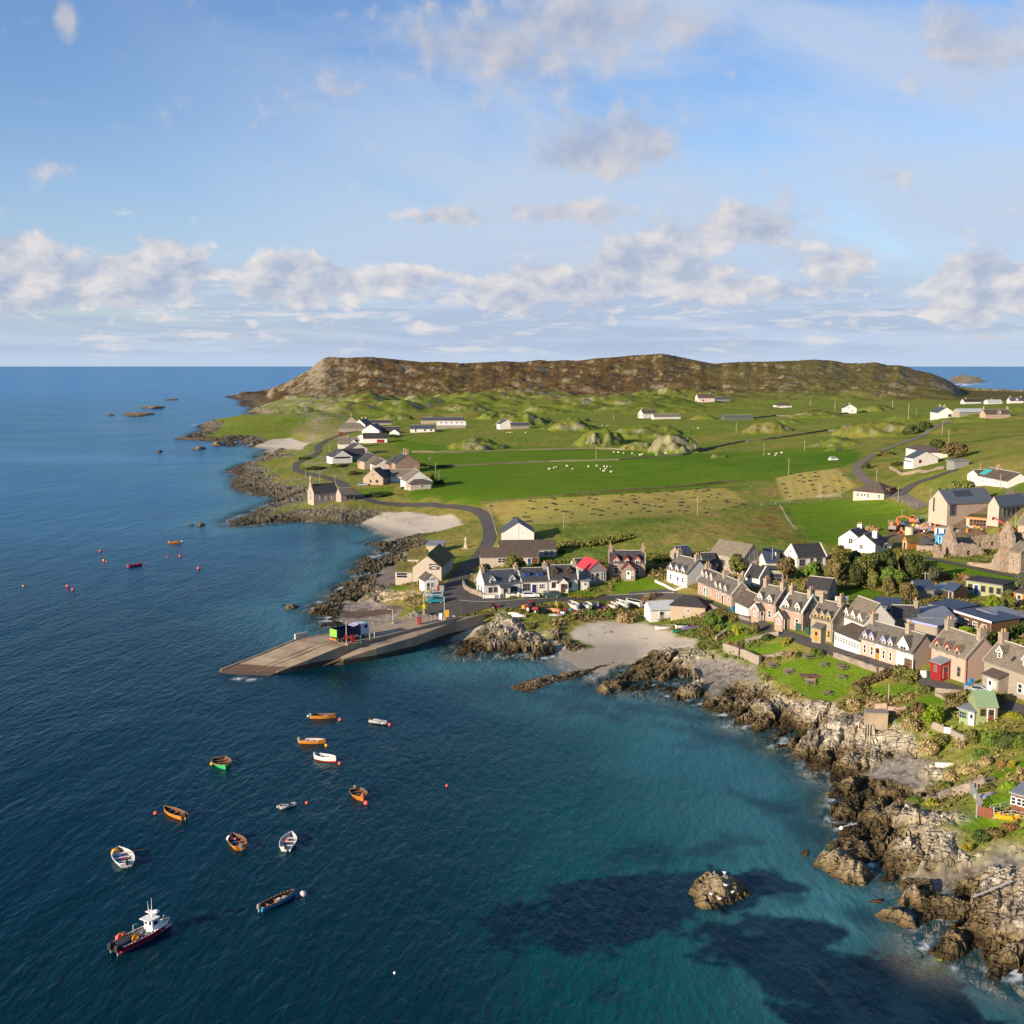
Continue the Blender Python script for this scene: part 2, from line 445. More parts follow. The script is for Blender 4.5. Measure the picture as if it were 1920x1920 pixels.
def macro_at(a, l):
 ia = np.clip(np.searchsorted(AR, a) - 1,0, NA - 2)
 il = np.clip(np.searchsorted(LR, l) - 1,0, NL - 2)
 ta = np.clip((a - AR[ia]) / (AR[ia + 1] - AR[ia]),0,1)
 tl = np.clip((l - LR[il]) / (LR[il + 1] - LR[il]),0,1)
 G = HG
 return (G[il, ia] * (1 - ta) + G[il, ia + 1] * ta) * (1 - tl) + (G[il + 1, ia] * (1 - ta) + G[il + 1, ia + 1] * ta) * tl
def hit(px, py, zmax=None):
 """where the line of sight through a photo pixel first meets the ground"""
 dx, dy, dz = ray(px, py)
 a = math.atan2(dx, dy)
 sl = dz / math.hypot(dx, dy)
 ia = int(np.clip(np.searchsorted(AR, a) - 1,0, NA - 2))
 ta = float(np.clip((a - AR[ia]) / (AR[ia + 1] - AR[ia]),0,1))
 hh = HG[:, ia] * (1 - ta) + HG[:, ia + 1] * ta
 e = (hh - CAM_H) / np.exp(LR) - sl
 k = np.argmax(e >= 0)
 if e[k] < 0:
  k = NL - 1
 if k == 0:
  l = LR[0]
 else:
  f = -e[k - 1] / (e[k] - e[k - 1])
  l = LR[k - 1] + f * (LR[k] - LR[k - 1])
 r = math.exp(l)
 x, y = r * math.sin(a), r * math.cos(a)
 return Vector((x, y, CAM_H + sl * r))
def ground(x, y):
 a, l = lp(x, y)
 return float(macro_at(np.array([a]), np.array([l]))[0])
def seen(dst, lst, soft, wob, seed):
 m = np.zeros((NL, NA), np.float32)
 for p, z in lst:
  m = np.maximum(m, region(p, None, soft, wob, seed))
 return m
beach = seen(beach, BEACHES,1.2,1.5,3)
shingle = seen(shingle, SHINGLE,1.0,2.0,8)
rocks = seen(rocks, ROCKS[:1],2.0,2.5,12)
rocks = np.maximum(rocks, np.maximum(region(ROCKS[1][0],1.5,2,2.5,12), region(ROCKS[2][0],1.2,2,2.5,12)))
rocks *= (1 - beach) * (1 - shingle)
KNOLLS = [(985,796,46,15),(1073,806,38,12),(1125,829,42,15),(1215,818,66,10),(1262,848,42,17),(1196,838,26,7),(893,832,46,9),(1440,818,38,10),(1532,792,42,9),
   (1640,782,28,9),(1645,838,70,11),(1570,852,36,7),(1318,790,22,7),(1840,822,70,6),(1345,862,16,3),(935,780,34,12),(1030,772,40,9),(880,768,30,10),(820,782,26,8),(1090,768,40,8),
   (1280,775,34,6),(740,778,26,10),(790,760,34,12),(1180,752,46,10),(1320,750,36,9),(1560,862,16,3),(700,762,28,12),(640,768,26,10),(1770,845,40,4),(1480,804,20,5),(1905,800,26,7),(1700,812,40,6),
   (960,752,38,10),(860,748,34,10),(1060,752,36,9),(1420,768,26,5),(1080,790,26,6),(560,770,34,9),(510,762,28,9)]
knoll = np.zeros((NL, NA))
krock = np.zeros((NL, NA))
for i,(px, py, hw, h) in enumerate(KNOLLS):
 zb = float(np.interp(py, [740,800,850,900], [14,15,13,12]))
 a0, l0 = pxlp((px, py), zb)
 sa = hw / F * 1.15
 sl = sa * 1.3
 l0 += sl * 0.7
 da, dl = (GA - a0) / sa,(GL - l0) / sl
 q = da * da + dl * dl
 near = q < 9
 if near.any():
  sz = sa * math.exp(l0)
  rr = np.sqrt(q[near]) + 0.62 * fbm(GX[near] / (sz * .75), GY[near] / (sz * .75),4,40 + i,.55)
  kk = np.clip(1 - rr * rr * .8,0,1) ** 1.25
  knoll[near] = np.maximum(knoll[near], h * .62 * kk)
  krock[near] = np.maximum(krock[near], sstep(.05,.5, kk) * (1.2 - kk))
knoll += (fbm(GX / 16, GY / 16,4,77,.55) * 2.6 - fbm(GX / 22, GY / 22,3,78,.5, True) * 1.2) * np.minimum(knoll / 5,1)
ROADS = {  # name: (points px, heights, width)
 'shore': ([(850,1130),(858,1105),(864,1080),(888,1053),(905,1033),(917,1014),(919,995),(913,974),(904,963),(890,956),(868,952),(840,949),(800,947),(760,946),(720,944),(692,940),(664,926),(648,913),(629,900),(600,892),(566,887),(550,878),(556,868),(582,859),(600,846),(592,840),(610,826),(640,815),(670,808)], None,4.4),
 'street': ([(850,1130),(900,1134),(960,1130),(1020,1126),(1080,1123),(1150,1121),(1210,1118),(1262,1115),(1300,1122),(1322,1132),(1345,1143),(1369,1152),(1406,1166),(1461,1186),(1493,1196),(1547,1215),(1594,1232),(1657,1252),(1716,1268),(1759,1285),(1804,1298),(1852,1309),(1879,1319),(1960,1345)], None,2.9),
 'glebe': (Z('C',1400,545,1340,575,1280,610,1220,650,1130,690,1040,715,960,745,870,790,800,830,762,870,765,910,810,955,880,995,940,1035,1020,1060,1080,1080,1160,1115,1230,1150), None,4.0),
 'drive': (Z('C',1060,1072,1110,1020,1170,980,1260,955,1350,925,1410,900,1460,890), None,4.0),
 'lane': ([(1262,1115),(1240,1108),(1180,1116)], None,3.0),
 'path': (Z('S',530,860,700,890,900,930,1100,970,1300,1010,1500,1060,1700,1100,1900,1130), None,2.4),
 'track': (Z('C',1815,1030,1830,1080,1850,1130), None,2.4),
}
HG = H0 + knoll
road_w = {}
hard = np.zeros((NL, NA), np.float32)
for nm,(pp, zz, wd) in ROADS.items():
 ww = [hit(*p) for p in pp]
 road_w[nm] = ww
 q = [lp(v.x, v.y) for v in ww]
 qa = np.array(q)
 i0, i1 = np.searchsorted(LR, qa[:,1].min() - .06), np.searchsorted(LR, qa[:,1].max() + .06)
 j0, j1 = np.searchsorted(AR, qa[:,0].min() - .06), np.searchsorted(AR, qa[:,0].max() + .06)
 d = line_dist(GA[i0:i1, j0:j1], GL[i0:i1, j0:j1], q) * GR[i0:i1, j0:j1]
 hard[i0:i1, j0:j1] = np.maximum(hard[i0:i1, j0:j1],1 - sstep(wd / 2 + .5, wd / 2 + 3.5, d))
APRON = Z('D',690,1275,735,1165,880,1060,920,950,1000,850,1100,720,1190,660,1250,690,1150,850,1120,960,1200,1040,1350,1085,1620,1100,1920,1105) + Z('Z',480,85,480,160,240,190,0,205) + Z('D',1500,1170,1300,1235,1060,1300,900,1340,800,1290)
apron = region(APRON, None,1.2)
hard = np.maximum(hard, apron)
GRAVEL = Z('D',160,945,165,870,250,770,380,700,500,690,500,800,380,830,365,940)
gravel_m = region(GRAVEL, None,.7)
hard = np.maximum(hard, gravel_m)
rockband = sstep(-14,-3, SD) * (1 - sstep(9,22, SD + fbm(GX / 22, GY / 22,3,31) * 12)) * (1 - beach) * (1 - shingle) * sstep(430,520, GR + 0 * GX)
band_near_left = sstep(-12,-2, SD) * (1 - sstep(8,16, SD + fbm(GX / 14, GY / 14,3,33) * 8)) * (1 - beach) * (1 - shingle) * (GA < -0.03) * (GR < 520)
rockband = np.maximum(rockband, band_near_left)
rockband *= np.where((GA > 0.0) & (GR < 1500),0,1)
RM = np.clip(np.maximum(rocks * sstep(-14,-2, SD), rockband),0,1)
RM *= (1 - hard)
sel = RM > 0.01
x_, y_ = GX[sel], GY[sel]
ang = 0.85                                   # strike of the rock beds
xr, yr = x_ * math.cos(ang) + y_ * math.sin(ang),-x_ * math.sin(ang) + y_ * math.cos(ang)
wx_ = fbm(x_ / 6, y_ / 6,2,51) * 1.6
s1 = np.where(GR[sel] > 500,2.2,1.0)
f1, f2, hv = worley((xr + wx_) / (7.5 * s1),(yr + wx_) / (3.2 * s1),60)
f1b, f2b, hvb = worley((xr - wx_) / (2.6 * s1),(yr + wx_) / (1.3 * s1),65)
cr = np.clip((f2 - f1) * 2.2,0,1)
crb = np.clip((f2b - f1b) * 2.0,0,1)
big = fbm(x_ / 24, y_ / 24,3,70)
f1c, f2c, hvc = worley(xr / (1.5 * s1) + 9.1, yr / (.55 * s1),68)
rid = fbm(xr / (9 * s1), yr / (2.6 * s1),5,73,.62, True)
det = (hv - .4) * 1.5 * s1 + (hvb - .45) * .5 * s1 + (hvc - .45) * .2 * s1 - (1 - cr) * .45 * s1 - (1 - crb) * .12 * s1 + big * 1.3 + (rid - .1) * .75 * s1 + fbm(x_ / 1.1, y_ / 1.1,3,72,.6) * .16
under = np.clip(H0[sel] / 2.0 + 1.0,0.25,1)
rockh = np.zeros((NL, NA))
rockh[sel] = (det * under - .1) * RM[sel] * np.where((GA[sel] < -.02) & (GR[sel] > 400),.5,1)
crack = np.ones((NL, NA), np.float32)
crack[sel] = cr * (.5 + .5 * crb)
hillz = sstep(1350,1900, GR) * sstep(0,120, SD)
hb = fbm(GX / 210, GY / 210,3,81,.5, True) * 10 + fbm(GX / 75, GY / 75,4,82,.52) * 9.0 * (.55 + .9 * sstep(-.2,.4, fbm(GX / 300, GY / 300,2,84))) + fbm(GX / 330, GY / 330,2,83) * 6
hb = hb - hb[hillz > .9].mean()
hb2 = (hb + fbm(GX / 24, GY / 24,3,86,.6) * 2.6 - fbm(GX / 40, GY / 40,3,87,.55, True) * 3.0 + 1.0) * hillz * (1 - sstep(.31,.38, GA))
midz = sstep(1050,1300, GR) * (1 - sstep(1700,1900, GR)) * sstep(5,60, SD) * (1 - sstep(.12,.22, GA))
mb = np.maximum(fbm(GX / 95, GY / 95,4,85,.52) + .04,0) * 20 * midz
rough = fbm(GX / 5, GY / 5,4,90,.6) * .42 + fbm(GX / 1.9, GY / 1.9,2,92) * .16 * (GR < 600) + fbm(GX / 30, GY / 30,3,91) * .6
smooth_land = sstep(3,14, SD) * (1 - hard) * (1 - beach) * (1 - shingle)
FIELDS = {
 'main': ([(735,822),(850,832),(1000,838),(1180,845),(1330,851),(1470,842),(1560,838),(1615,848),(1606,866),(1580,876),(1470,893),(1380,905),(1250,926),(1082,931),(1000,940),(900,948),(830,947),(775,938),(762,925),(800,905),(815,895),(775,860),(745,840)],9.5),
 'right': ([(1462,948),(1560,938),(1640,934),(1700,950),(1732,964),(1742,976),(1700,982),(1660,1002),(1645,1015),(1560,1024),(1522,1012)],14.5),
 'lawn': (Z('F',-20,545,150,548,240,640,330,690,180,705,0,742,-180,745,-290,660,-200,590),6.0),
 'green1': (Z('T',480,1100,1050,1040,1010,1130,800,1170,500,1180),6.0),
 'picnic': (Z('J',575,545,760,520,1000,440,1230,430,1450,500,1660,580,1700,610,1600,640,1440,720,1340,800,1230,860,1080,830,980,790,850,700,700,620),6.8),
 'garden1': (Z('I',350,900,560,860,830,850,900,930,700,990,480,1000),8),
 'garden2': (Z('I',680,1100,900,1000,1020,985,1150,1020,1120,1060,950,1090,760,1110),8.2),
 'lawn3': (Z('K',1400,900,1650,780,1760,740,1940,640,1940,740,1700,850,1550,880,1300,980,1200,1010,1330,920),8),
 'lawn4': (Z('K',1380,980,1500,930,1700,1000,1940,950,1940,1160,1800,1130,1600,1200,1480,1130),7.6),
 'lawn5': (Z('K',1000,1310,1300,1190,1500,1200,1680,1290,1920,1330,1920,1400,1500,1370,1350,1380),7.0),
 'treelawn': (Z('Y',0,850,480,820,760,880,700,1000,380,1060,60,1050),10.5),
 'nunlawn': (Z('S',560,880,1000,960,1400,1050,1850,1120,1900,1200,1200,1160,760,1030),12.5),
 'strip1': (Z('F',920,880,1150,950,1120,990,900,930),7.6), 'strip2': (Z('H',380,670,700,740,640,790,420,720),8.0), 'strip3': (Z('H',700,800,960,830,900,860,720,830),8.2),
 'terr1': (Z('J',300,330,560,250,700,260,460,300),5.6), 'terr2': (Z('J',480,380,700,330,820,310,900,340,640,430,520,420),6.2), 'terr3': (Z('F',830,1190,1080,1060,1140,1110,900,1210),5.5),
 'pierlawn': (Z('D',160,955,510,950,515,985,190,992),3.2),
 'small1': (Z('E',900,690,1200,680,1290,745,1000,740),4.7),
}
fm = {k_: region(p, None,0.8 if k_ not in ('main', 'right') else 2.0) for k_,(p, z) in FIELDS.items()}
STUB1 = region(Z('B',20,1172,700,1120,1300,1085,1750,1050,1930,1160,1700,1215,1500,1240,1250,1250,900,1290,500,1312,180,1322,110,1240), None,1.5)
STUB2 = region(Z('C',205,945,400,905,620,882,700,950,760,1005,640,1060,460,1080,262,1100), None,1.5)
fieldm = np.clip(sum(fm.values()),0,1)
kn_ = 1 - sstep(.4,1.6, knoll)
fm['main'] = fm['main'] * kn_
fieldm = np.maximum(fieldm * kn_, np.maximum(STUB1, STUB2))
rough = rough * smooth_land * (1 - .85 * fieldm)
HG = H0 + (knoll + mb) * (1 - fieldm) * (1 - hard) + hb2 + rockh + rough
HG = np.maximum(HG,-9)
blur = (H0 + knoll * (1 - fieldm))
HG = HG * (1 - hard) + blur * hard
def blur1(a, n):
 k = np.ones(2 * n + 1) / (2 * n + 1)
 a = np.apply_along_axis(lambda v: np.convolve(np.pad(v, n, 'edge'), k, 'valid'),1, a)
 return np.apply_along_axis(lambda v: np.convolve(np.pad(v, n, 'edge'), k, 'valid'),0, a)
SKYL = [(421,747),(434,736),(450,734),(470,736),(496,735),(515,725),(535,718),(559,705),(580,693),(593,682),(608,671),(621,669),(647,671),(692,669),(725,672),(765,676),(791,679),(817,678),(869,681),(895,680),(947,677),(978,679),(1012,674.6),
  (1030,677),(1061,675),(1082,676.5),(1116,672),(1160,669),(1186,666),(1212,665),(1241,662.7),(1265,667),(1291,672.6),(1317,678),(1340,682),(1363,680),(1400,678),(1435,678),(1495,676),(1525,674),(1562,676),(1587,681),(1617,681),(1641,679),
  (1665,684.7),(1687,684.7),(1701,688),(1717,694),(1747,700),(1774,711),(1801,727),(1833,731),(1874,733),(1920,736),(2300,745)]
sk = []
for px, py in SKYL:
 u, w, dz = ray(px, py)
 sk.append((math.atan2(u, w), dz / math.hypot(u, w)))
sk = np.array(sk)
want = np.interp(AR, sk[:,0], sk[:,1])
for _ in range(4):
 farz = (GR > 1900) & (SD > 0)
 angs = np.where(farz,(HG - CAM_H) / GR,-1).max(0)
 corr = np.where(AR > sk[0,0], want - angs,0)
 corr[angs < -.5] = 0
 kk_ = np.hanning((25,15,9,9)[_])
 corr = np.convolve(np.pad(corr, len(kk_) // 2, 'edge'), kk_ / kk_.sum(), 'valid')
 wgt = sstep(1650,2750, GR) * 1.0 * sstep(0,60, SD)
 HG = np.where(SD > 0, np.maximum(HG + corr[None, :] * GR * wgt, np.minimum(HG,2.0)), HG)
def C3(r, g, b):
 return np.array([r, g, b], np.float32)
n1 = fbm(GX / 38, GY / 38,5,101,.6)
n2 = fbm(GX / 7, GY / 7,4,102,.6)
n3 = fbm(GX / 1.6, GY / 1.6,3,103,.6)
n4 = fbm(GX / 160, GY / 160,3,104)
n5 = fbm(GX / 16, GY / 16,4,105,.6)
def mixc(c, col, m):
 return c + (np.asarray(col, np.float32) - c) * m[..., None]
Cc = np.broadcast_to(C3(.17,.19,.036),(NL, NA,3)).copy()
Cc = mixc(Cc, C3(.26,.21,.062), sstep(-.1,.45, n1 + n2 * .5))
Cc = mixc(Cc, C3(.10,.15,.026), sstep(.0,.4,-n1 + n5 * .5))
Cc = mixc(Cc, C3(.17,.10,.04), sstep(.28,.55, n2 + n1 * .35) * .7)
past = sstep(560,800, GR) * (1 - sstep(1500,1900, GR))
Cc = mixc(Cc, C3(.155,.205,.028), past * .75)
Cc = mixc(Cc, C3(.235,.20,.05), past * sstep(.05,.4, n1 + n4 * .6) * .8)
Cc = mixc(Cc, C3(.11,.13,.024), np.clip(knoll / 4 + mb / 6,0,1) * (.45 + .4 * sstep(-.2,.3, n5)))
far = sstep(1550,1950, GR + n4 * 320 + n1 * 130)
heath = mixc(np.broadcast_to(C3(.125,.078,.034),(NL, NA,3)).copy(), C3(.085,.048,.022), sstep(-.1,.4, n1 + n5 * .4))
heath = mixc(heath, C3(.05,.034,.02), sstep(.12,.4, n2 + n1 * .4) * .6)
heath = mixc(heath, C3(.125,.115,.038), sstep(-.05,.4, n1 * .8 + n5 * .5 - n4 * .6) * .8)
heath = mixc(heath, C3(.12,.12,.04), sstep(.08,.25, GA) * .55)
Cc = Cc * (1 - far[..., None]) + heath * far[..., None]
for k_, m in fm.items():
 g = mixc(np.broadcast_to(C3(.102,.185,.012),(NL, NA,3)).copy(), C3(.125,.195,.018), sstep(-.2,.5, n1 + n2 * .4))
 if k_ in ('main', 'right'):
  g = mixc(g, C3(.13,.20,.02), sstep(.1,.5, n4 + n1 * .5) * .6)
  g = mixc(g, C3(.055,.13,.012), sstep(.15,.5,-n4 + n5 * .4) * .6)
  st = np.sin((GX * .35 + GY * .94) * (.9 if k_ == 'right' else .35)) * .5 + n5
  g = mixc(g, C3(.070,.155,.010), sstep(.1,.9, st) * .55)
 Cc = Cc * (1 - m[..., None]) + g * m[..., None]
rows_ = np.sin((GX * .95 - GY * .3) * 1.5)
stub = mixc(np.broadcast_to(C3(.40,.33,.085),(NL, NA,3)).copy(), C3(.32,.23,.075), sstep(-.2,.5, n5 + n1 * .6))
stub = mixc(stub, C3(.18,.20,.05), sstep(.0,.5, n4 + n2 * .4) * .6)
Cc = Cc * (1 - STUB1[..., None]) + stub * STUB1[..., None]
stub2 = mixc(np.broadcast_to(C3(.42,.34,.10),(NL, NA,3)).copy(), C3(.27,.22,.06), sstep(-.2,.9, np.sin((GX * .93 - GY * .2) * 1.9 + n5)) * .35)
Cc = Cc * (1 - STUB2[..., None]) + stub2 * STUB2[..., None]
dune = region(Z('D',480,115,820,150,1040,140,1150,260,950,420,880,560,1100,670,1330,560,1400,330,1250,120,900,60,400,30,0,40,0,150,280,115),3.5,3,3)
Cc = mixc(Cc, C3(.25,.21,.06), dune * sstep(-.3,.25, n2) * .8)
dune2 = region(Z('A',540,640,760,600,1000,680,960,740,700,760,620,700),4,5,4)
Cc = mixc(Cc, C3(.27,.235,.07), dune2 * .8)
brown = region([(1415,955),(1455,945),(1480,985),(1500,1010),(1440,1000)],13.5,6,6)
Cc = mixc(Cc, C3(.19,.085,.04), brown * sstep(-.2,.2, n2) * .8)
gy_, gx_ = np.gradient(HG)
dl_ = np.gradient(LR)[:, None] * GR
da_ = np.gradient(AR)[None, :] * GR
slope = np.sqrt((gy_ / dl_) ** 2 + (gx_ / da_) ** 2)
lightslope = slope + n2 * .25 + n5 * .3
outc = sstep(.42,.56, lightslope) * np.clip(krock * 1.4,0,1) * sstep(.0,.3, n5 + n2 * .4 + .04)
outc = np.maximum(outc, sstep(.42,.53, slope + n5 * .30 + n2 * .2 + n1 * .16 + .03 * far + n4 * .22) * sstep(1100,1300, GR) * sstep(5,30, SD) * (.8 + .25 * n2))
outc = np.maximum(outc, sstep(.66,.78, slope + n5 * .25 + n3 * .2) * (GR < 700) * .8 * (1 - fieldm))
head = region([(420,745),(470,730),(520,750),(600,765),(640,790),(540,786),(460,778)],8,25,20)
outc = np.maximum(outc, head * sstep(-.15,.25, n5 + n2 * .5))
crag = region([(575,690),(600,672),(640,672),(655,690),(600,712),(560,715)],55,20,20)
outc = np.maximum(outc, crag * sstep(-.2,.3, n5) * .9)
outc *= (1 - fieldm) * (1 - hard) * (1 - .35 * np.clip(krock,0,1) * (GR < 1500))
rk = mixc(np.broadcast_to(C3(.34,.30,.22),(NL, NA,3)).copy(), C3(.20,.175,.13), sstep(-.2,.4, n2 + n3 * .5))
rk = mixc(rk, C3(.21,.175,.12), far * (.55 + .3 * n2))
rk = mixc(rk, C3(.20,.19,.06), sstep(.15,.5, n3 - n2 * .4) * .5)
Cc = Cc * (1 - outc[..., None]) + rk * outc[..., None]
sandc = mixc(np.broadcast_to(C3(.52,.46,.365),(NL, NA,3)).copy(), C3(.43,.375,.29), sstep(-.1,.5, n5 + n3 * .3))
wr = sstep(.30,.42, fbm(GX / 5.5 + GY / 14, GY / 2.2,4,111,.65)) * sstep(.4,1.2, HG) * (1 - sstep(2.2,3.0, HG))
sandc = mixc(sandc, C3(.12,.075,.04), wr * .8)
sandc = sandc * (0.62 + .38 * sstep(.1,.9, HG + n5 * .15))[..., None]
Cc = Cc * (1 - beach[..., None]) + sandc * beach[..., None]
peb = mixc(np.broadcast_to(C3(.24,.215,.185),(NL, NA,3)).copy(), C3(.11,.10,.085), sstep(-.1,.35, n3))
peb = mixc(peb, C3(.42,.36,.30), sstep(.32,.5, perlin(GX / .55, GY / .55,120)) * .8)
peb = mixc(peb, C3(.085,.04,.02), sstep(.12,.4, n5 + n2 * .4) * sstep(-.1,.2,2.3 - HG) * .8)
Cc = Cc * (1 - shingle[..., None]) + peb * shingle[..., None]
hh_ = HG + n2 * 1.0 + n5 * .6
rc = mixc(np.broadcast_to(C3(.34,.295,.215),(NL, NA,3)).copy(), C3(.56,.50,.39), sstep(-.05,.4, n3 + n2 * .4))
rc = mixc(rc, C3(.15,.13,.10), sstep(-.02,.3, n5 - n3 * .3) * .8)
rc = mixc(rc, C3(.40,.25,.07), sstep(.36,.52, n2 - n3 * .3) * .6 * sstep(2,4, hh_))
rc = mixc(rc, C3(.17,.125,.06),1 - sstep(.9,2.7, hh_))
rc = mixc(rc, C3(.042,.030,.015),1 - sstep(.25,1.3, hh_))
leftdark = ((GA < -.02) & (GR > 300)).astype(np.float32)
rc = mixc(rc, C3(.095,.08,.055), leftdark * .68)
gr_top = sstep(.25,.6, n5 + (HG - 4.2) * .35 - slope * .8) * sstep(3.0,5.0, HG) * .9
rc = rc * (1 - gr_top[..., None]) + C3(.13,.15,.035) * gr_top[..., None]
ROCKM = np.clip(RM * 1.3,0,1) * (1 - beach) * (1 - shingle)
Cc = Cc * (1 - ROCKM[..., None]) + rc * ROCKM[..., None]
rub = region(Z('O',0,1000,320,1030,700,1100,900,1160,960,1300,800,1250,500,1200,0,1240),2.4,1,1)
Cc = mixc(Cc, C3(.55,.40,.32), rub * sstep(-.1,.2, n3))
grav = C3(.20,.165,.13)
Cc = mixc(Cc, grav, gravel_m)
Cc = mixc(Cc, C3(.10,.09,.08), apron * .9)
yard = region(Z('S',0,480,80,360,380,330,560,400,900,420,1400,440,1900,440,1900,540,1000,560,660,640,420,600,200,560),15,1.5,1)
Cc = mixc(Cc, C3(.16,.12,.085), yard * .9)
bed = mixc(np.broadcast_to(C3(.30,.28,.22),(NL, NA,3)).copy(), C3(.03,.026,.014), sstep(-.15,.15, n5 + n1 * .5) * .9)
Cc = mixc(Cc, bed,(1 - sstep(-.5,-.1, HG)))
Cc = np.clip(Cc,.004,.9)
MATS = {}
def principled(name):
 m = bpy.data.materials.new(name)
 m.use_nodes = True
 t = NT(m.node_tree)
 b = t.n['Principled BSDF']
 MATS[name] = m
 return m, t, b
def ground_mat(name, bump_scale, bump_dist, var=0.3, spec=.15, fine=2.2, cracks=False):
 m, t, b = principled(name)
 at = t.new('ShaderNodeAttribute', attribute_name='Col')
 g = t.new('ShaderNodeNewGeometry')
 na = t.noise(g.outputs['Position'], fine,5,.65)
 nb = t.noise(g.outputs['Position'], fine * .16,4,.6)
 f = t.m('ADD', t.m('MULTIPLY', t.m('SUBTRACT', na,.5), var * 2.4), t.m('ADD', t.m('MULTIPLY', t.m('SUBTRACT', nb,.5), var * 1.2),1.0))
 c = t.mix(1.0, at.outputs['Color'],(1,1,1), 'MULTIPLY')
 vm = t.new('ShaderNodeVectorMath', operation='SCALE')
 t.l.new(c, vm.inputs[0])
 t.l.new(f, vm.inputs['Scale'])
 t.l.new(vm.outputs[0], b.inputs['Base Color'])
 b.inputs['Roughness'].default_value = .92
 b.inputs['Specular IOR Level'].default_value = spec
 bp = t.new('ShaderNodeBump')
 bp.inputs['Strength'].default_value = .8
 bp.inputs['Distance'].default_value = bump_dist
 nn = t.noise(g.outputs['Position'], bump_scale,5,.65)
 if cracks:                                 # joints along the beds of the rock
  mp = t.new('ShaderNodeMapping')
  mp.inputs['Rotation'].default_value = (.3,.2,-.85)
  mp.inputs['Scale'].default_value = (.5,1.25,1.0)
  t.l.new(g.outputs['Position'], mp.inputs[0])
  vo = t.new('ShaderNodeTexVoronoi', feature='DISTANCE_TO_EDGE')
  vo.inputs['Scale'].default_value = .9
  t.l.new(mp.outputs[0], vo.inputs['Vector'])
  vp = t.new('ShaderNodeTexVoronoi')
  vp.inputs['Scale'].default_value = .9
  t.l.new(mp.outputs[0], vp.inputs['Vector'])
  sp = t.new('ShaderNodeSeparateColor')
  t.l.new(vp.outputs['Color'], sp.inputs[0])
  nn = t.m('ADD', t.m('MULTIPLY', nn,.7), t.m('ADD', t.m('MULTIPLY', t.ss(vo.outputs['Distance'],0.0,.16),.55), t.m('MULTIPLY', sp.outputs[0],.5)))
 t.l.new(nn, bp.inputs['Height'])
 t.l.new(bp.outputs[0], b.inputs['Normal'])
 return m
ground_mat('grass_ground',1.4,.40,.38,.02)
ground_mat('rock_ground',1.1,.5,.55,.1,1.6, True)
ground_mat('sand_ground',.6,.10,.10)
ground_mat('hill_ground',.12,3.5,.36,.02,.35)
def grid_obj(name, mask_faces, mat, smooth=True):
 """faces of the terrain grid as one mesh"""
 idx = np.arange(NL * NA).reshape(NL, NA)
 q = np.stack([idx[:-1, :-1], idx[:-1,1:], idx[1:,1:], idx[1:, :-1]],-1)[mask_faces]
 used, inv = np.unique(q.ravel(), return_inverse=True)
 me = bpy.data.meshes.new(name)
 nv, nf = len(used), len(q)
 me.vertices.add(nv)
 co = np.stack([GX.ravel()[used], GY.ravel()[used], HG.ravel()[used]],-1).astype(np.float32)
 me.vertices.foreach_set('co', co.ravel())
 me.loops.add(nf * 4)
 me.loops.foreach_set('vertex_index', inv.astype(np.int32))
 me.polygons.add(nf)
 me.polygons.foreach_set('loop_start', np.arange(0, nf * 4,4, dtype=np.int32))
 me.polygons.foreach_set('loop_total', np.full(nf,4, np.int32))
 me.polygons.foreach_set('use_smooth', np.full(nf, smooth))
 at = me.attributes.new('Col', 'FLOAT_COLOR', 'POINT')
 c4 = np.concatenate([Cc.reshape(-1,3)[used], np.ones((nv,1), np.float32)],1)
 at.data.foreach_set('color', c4.ravel().astype(np.float32))
 me.materials.append(MATS[mat])
 me.update(calc_edges=True)
 o = bpy.data.objects.new(name, me)
 COL.objects.link(o)
 o['kind'] = 'structure'
 return o
def fmax(a):
 return np.maximum(np.maximum(a[:-1, :-1], a[1:, :-1]), np.maximum(a[:-1,1:], a[1:,1:]))
alive = fmax(HG) > -3.2
fb = fmax(np.maximum(beach, shingle)) > .5
fr = (fmax(ROCKM) > .5) & ~fb
fh = (fmax(far) > .5) & ~fb & ~fr
grid_obj('beach', alive & fb, 'sand_ground')
grid_obj('shore_rock', alive & fr, 'rock_ground', False)
grid_obj('hills', alive & fh, 'hill_ground')
grid_obj('ground', alive & ~fb & ~fr & ~fh, 'grass_ground')
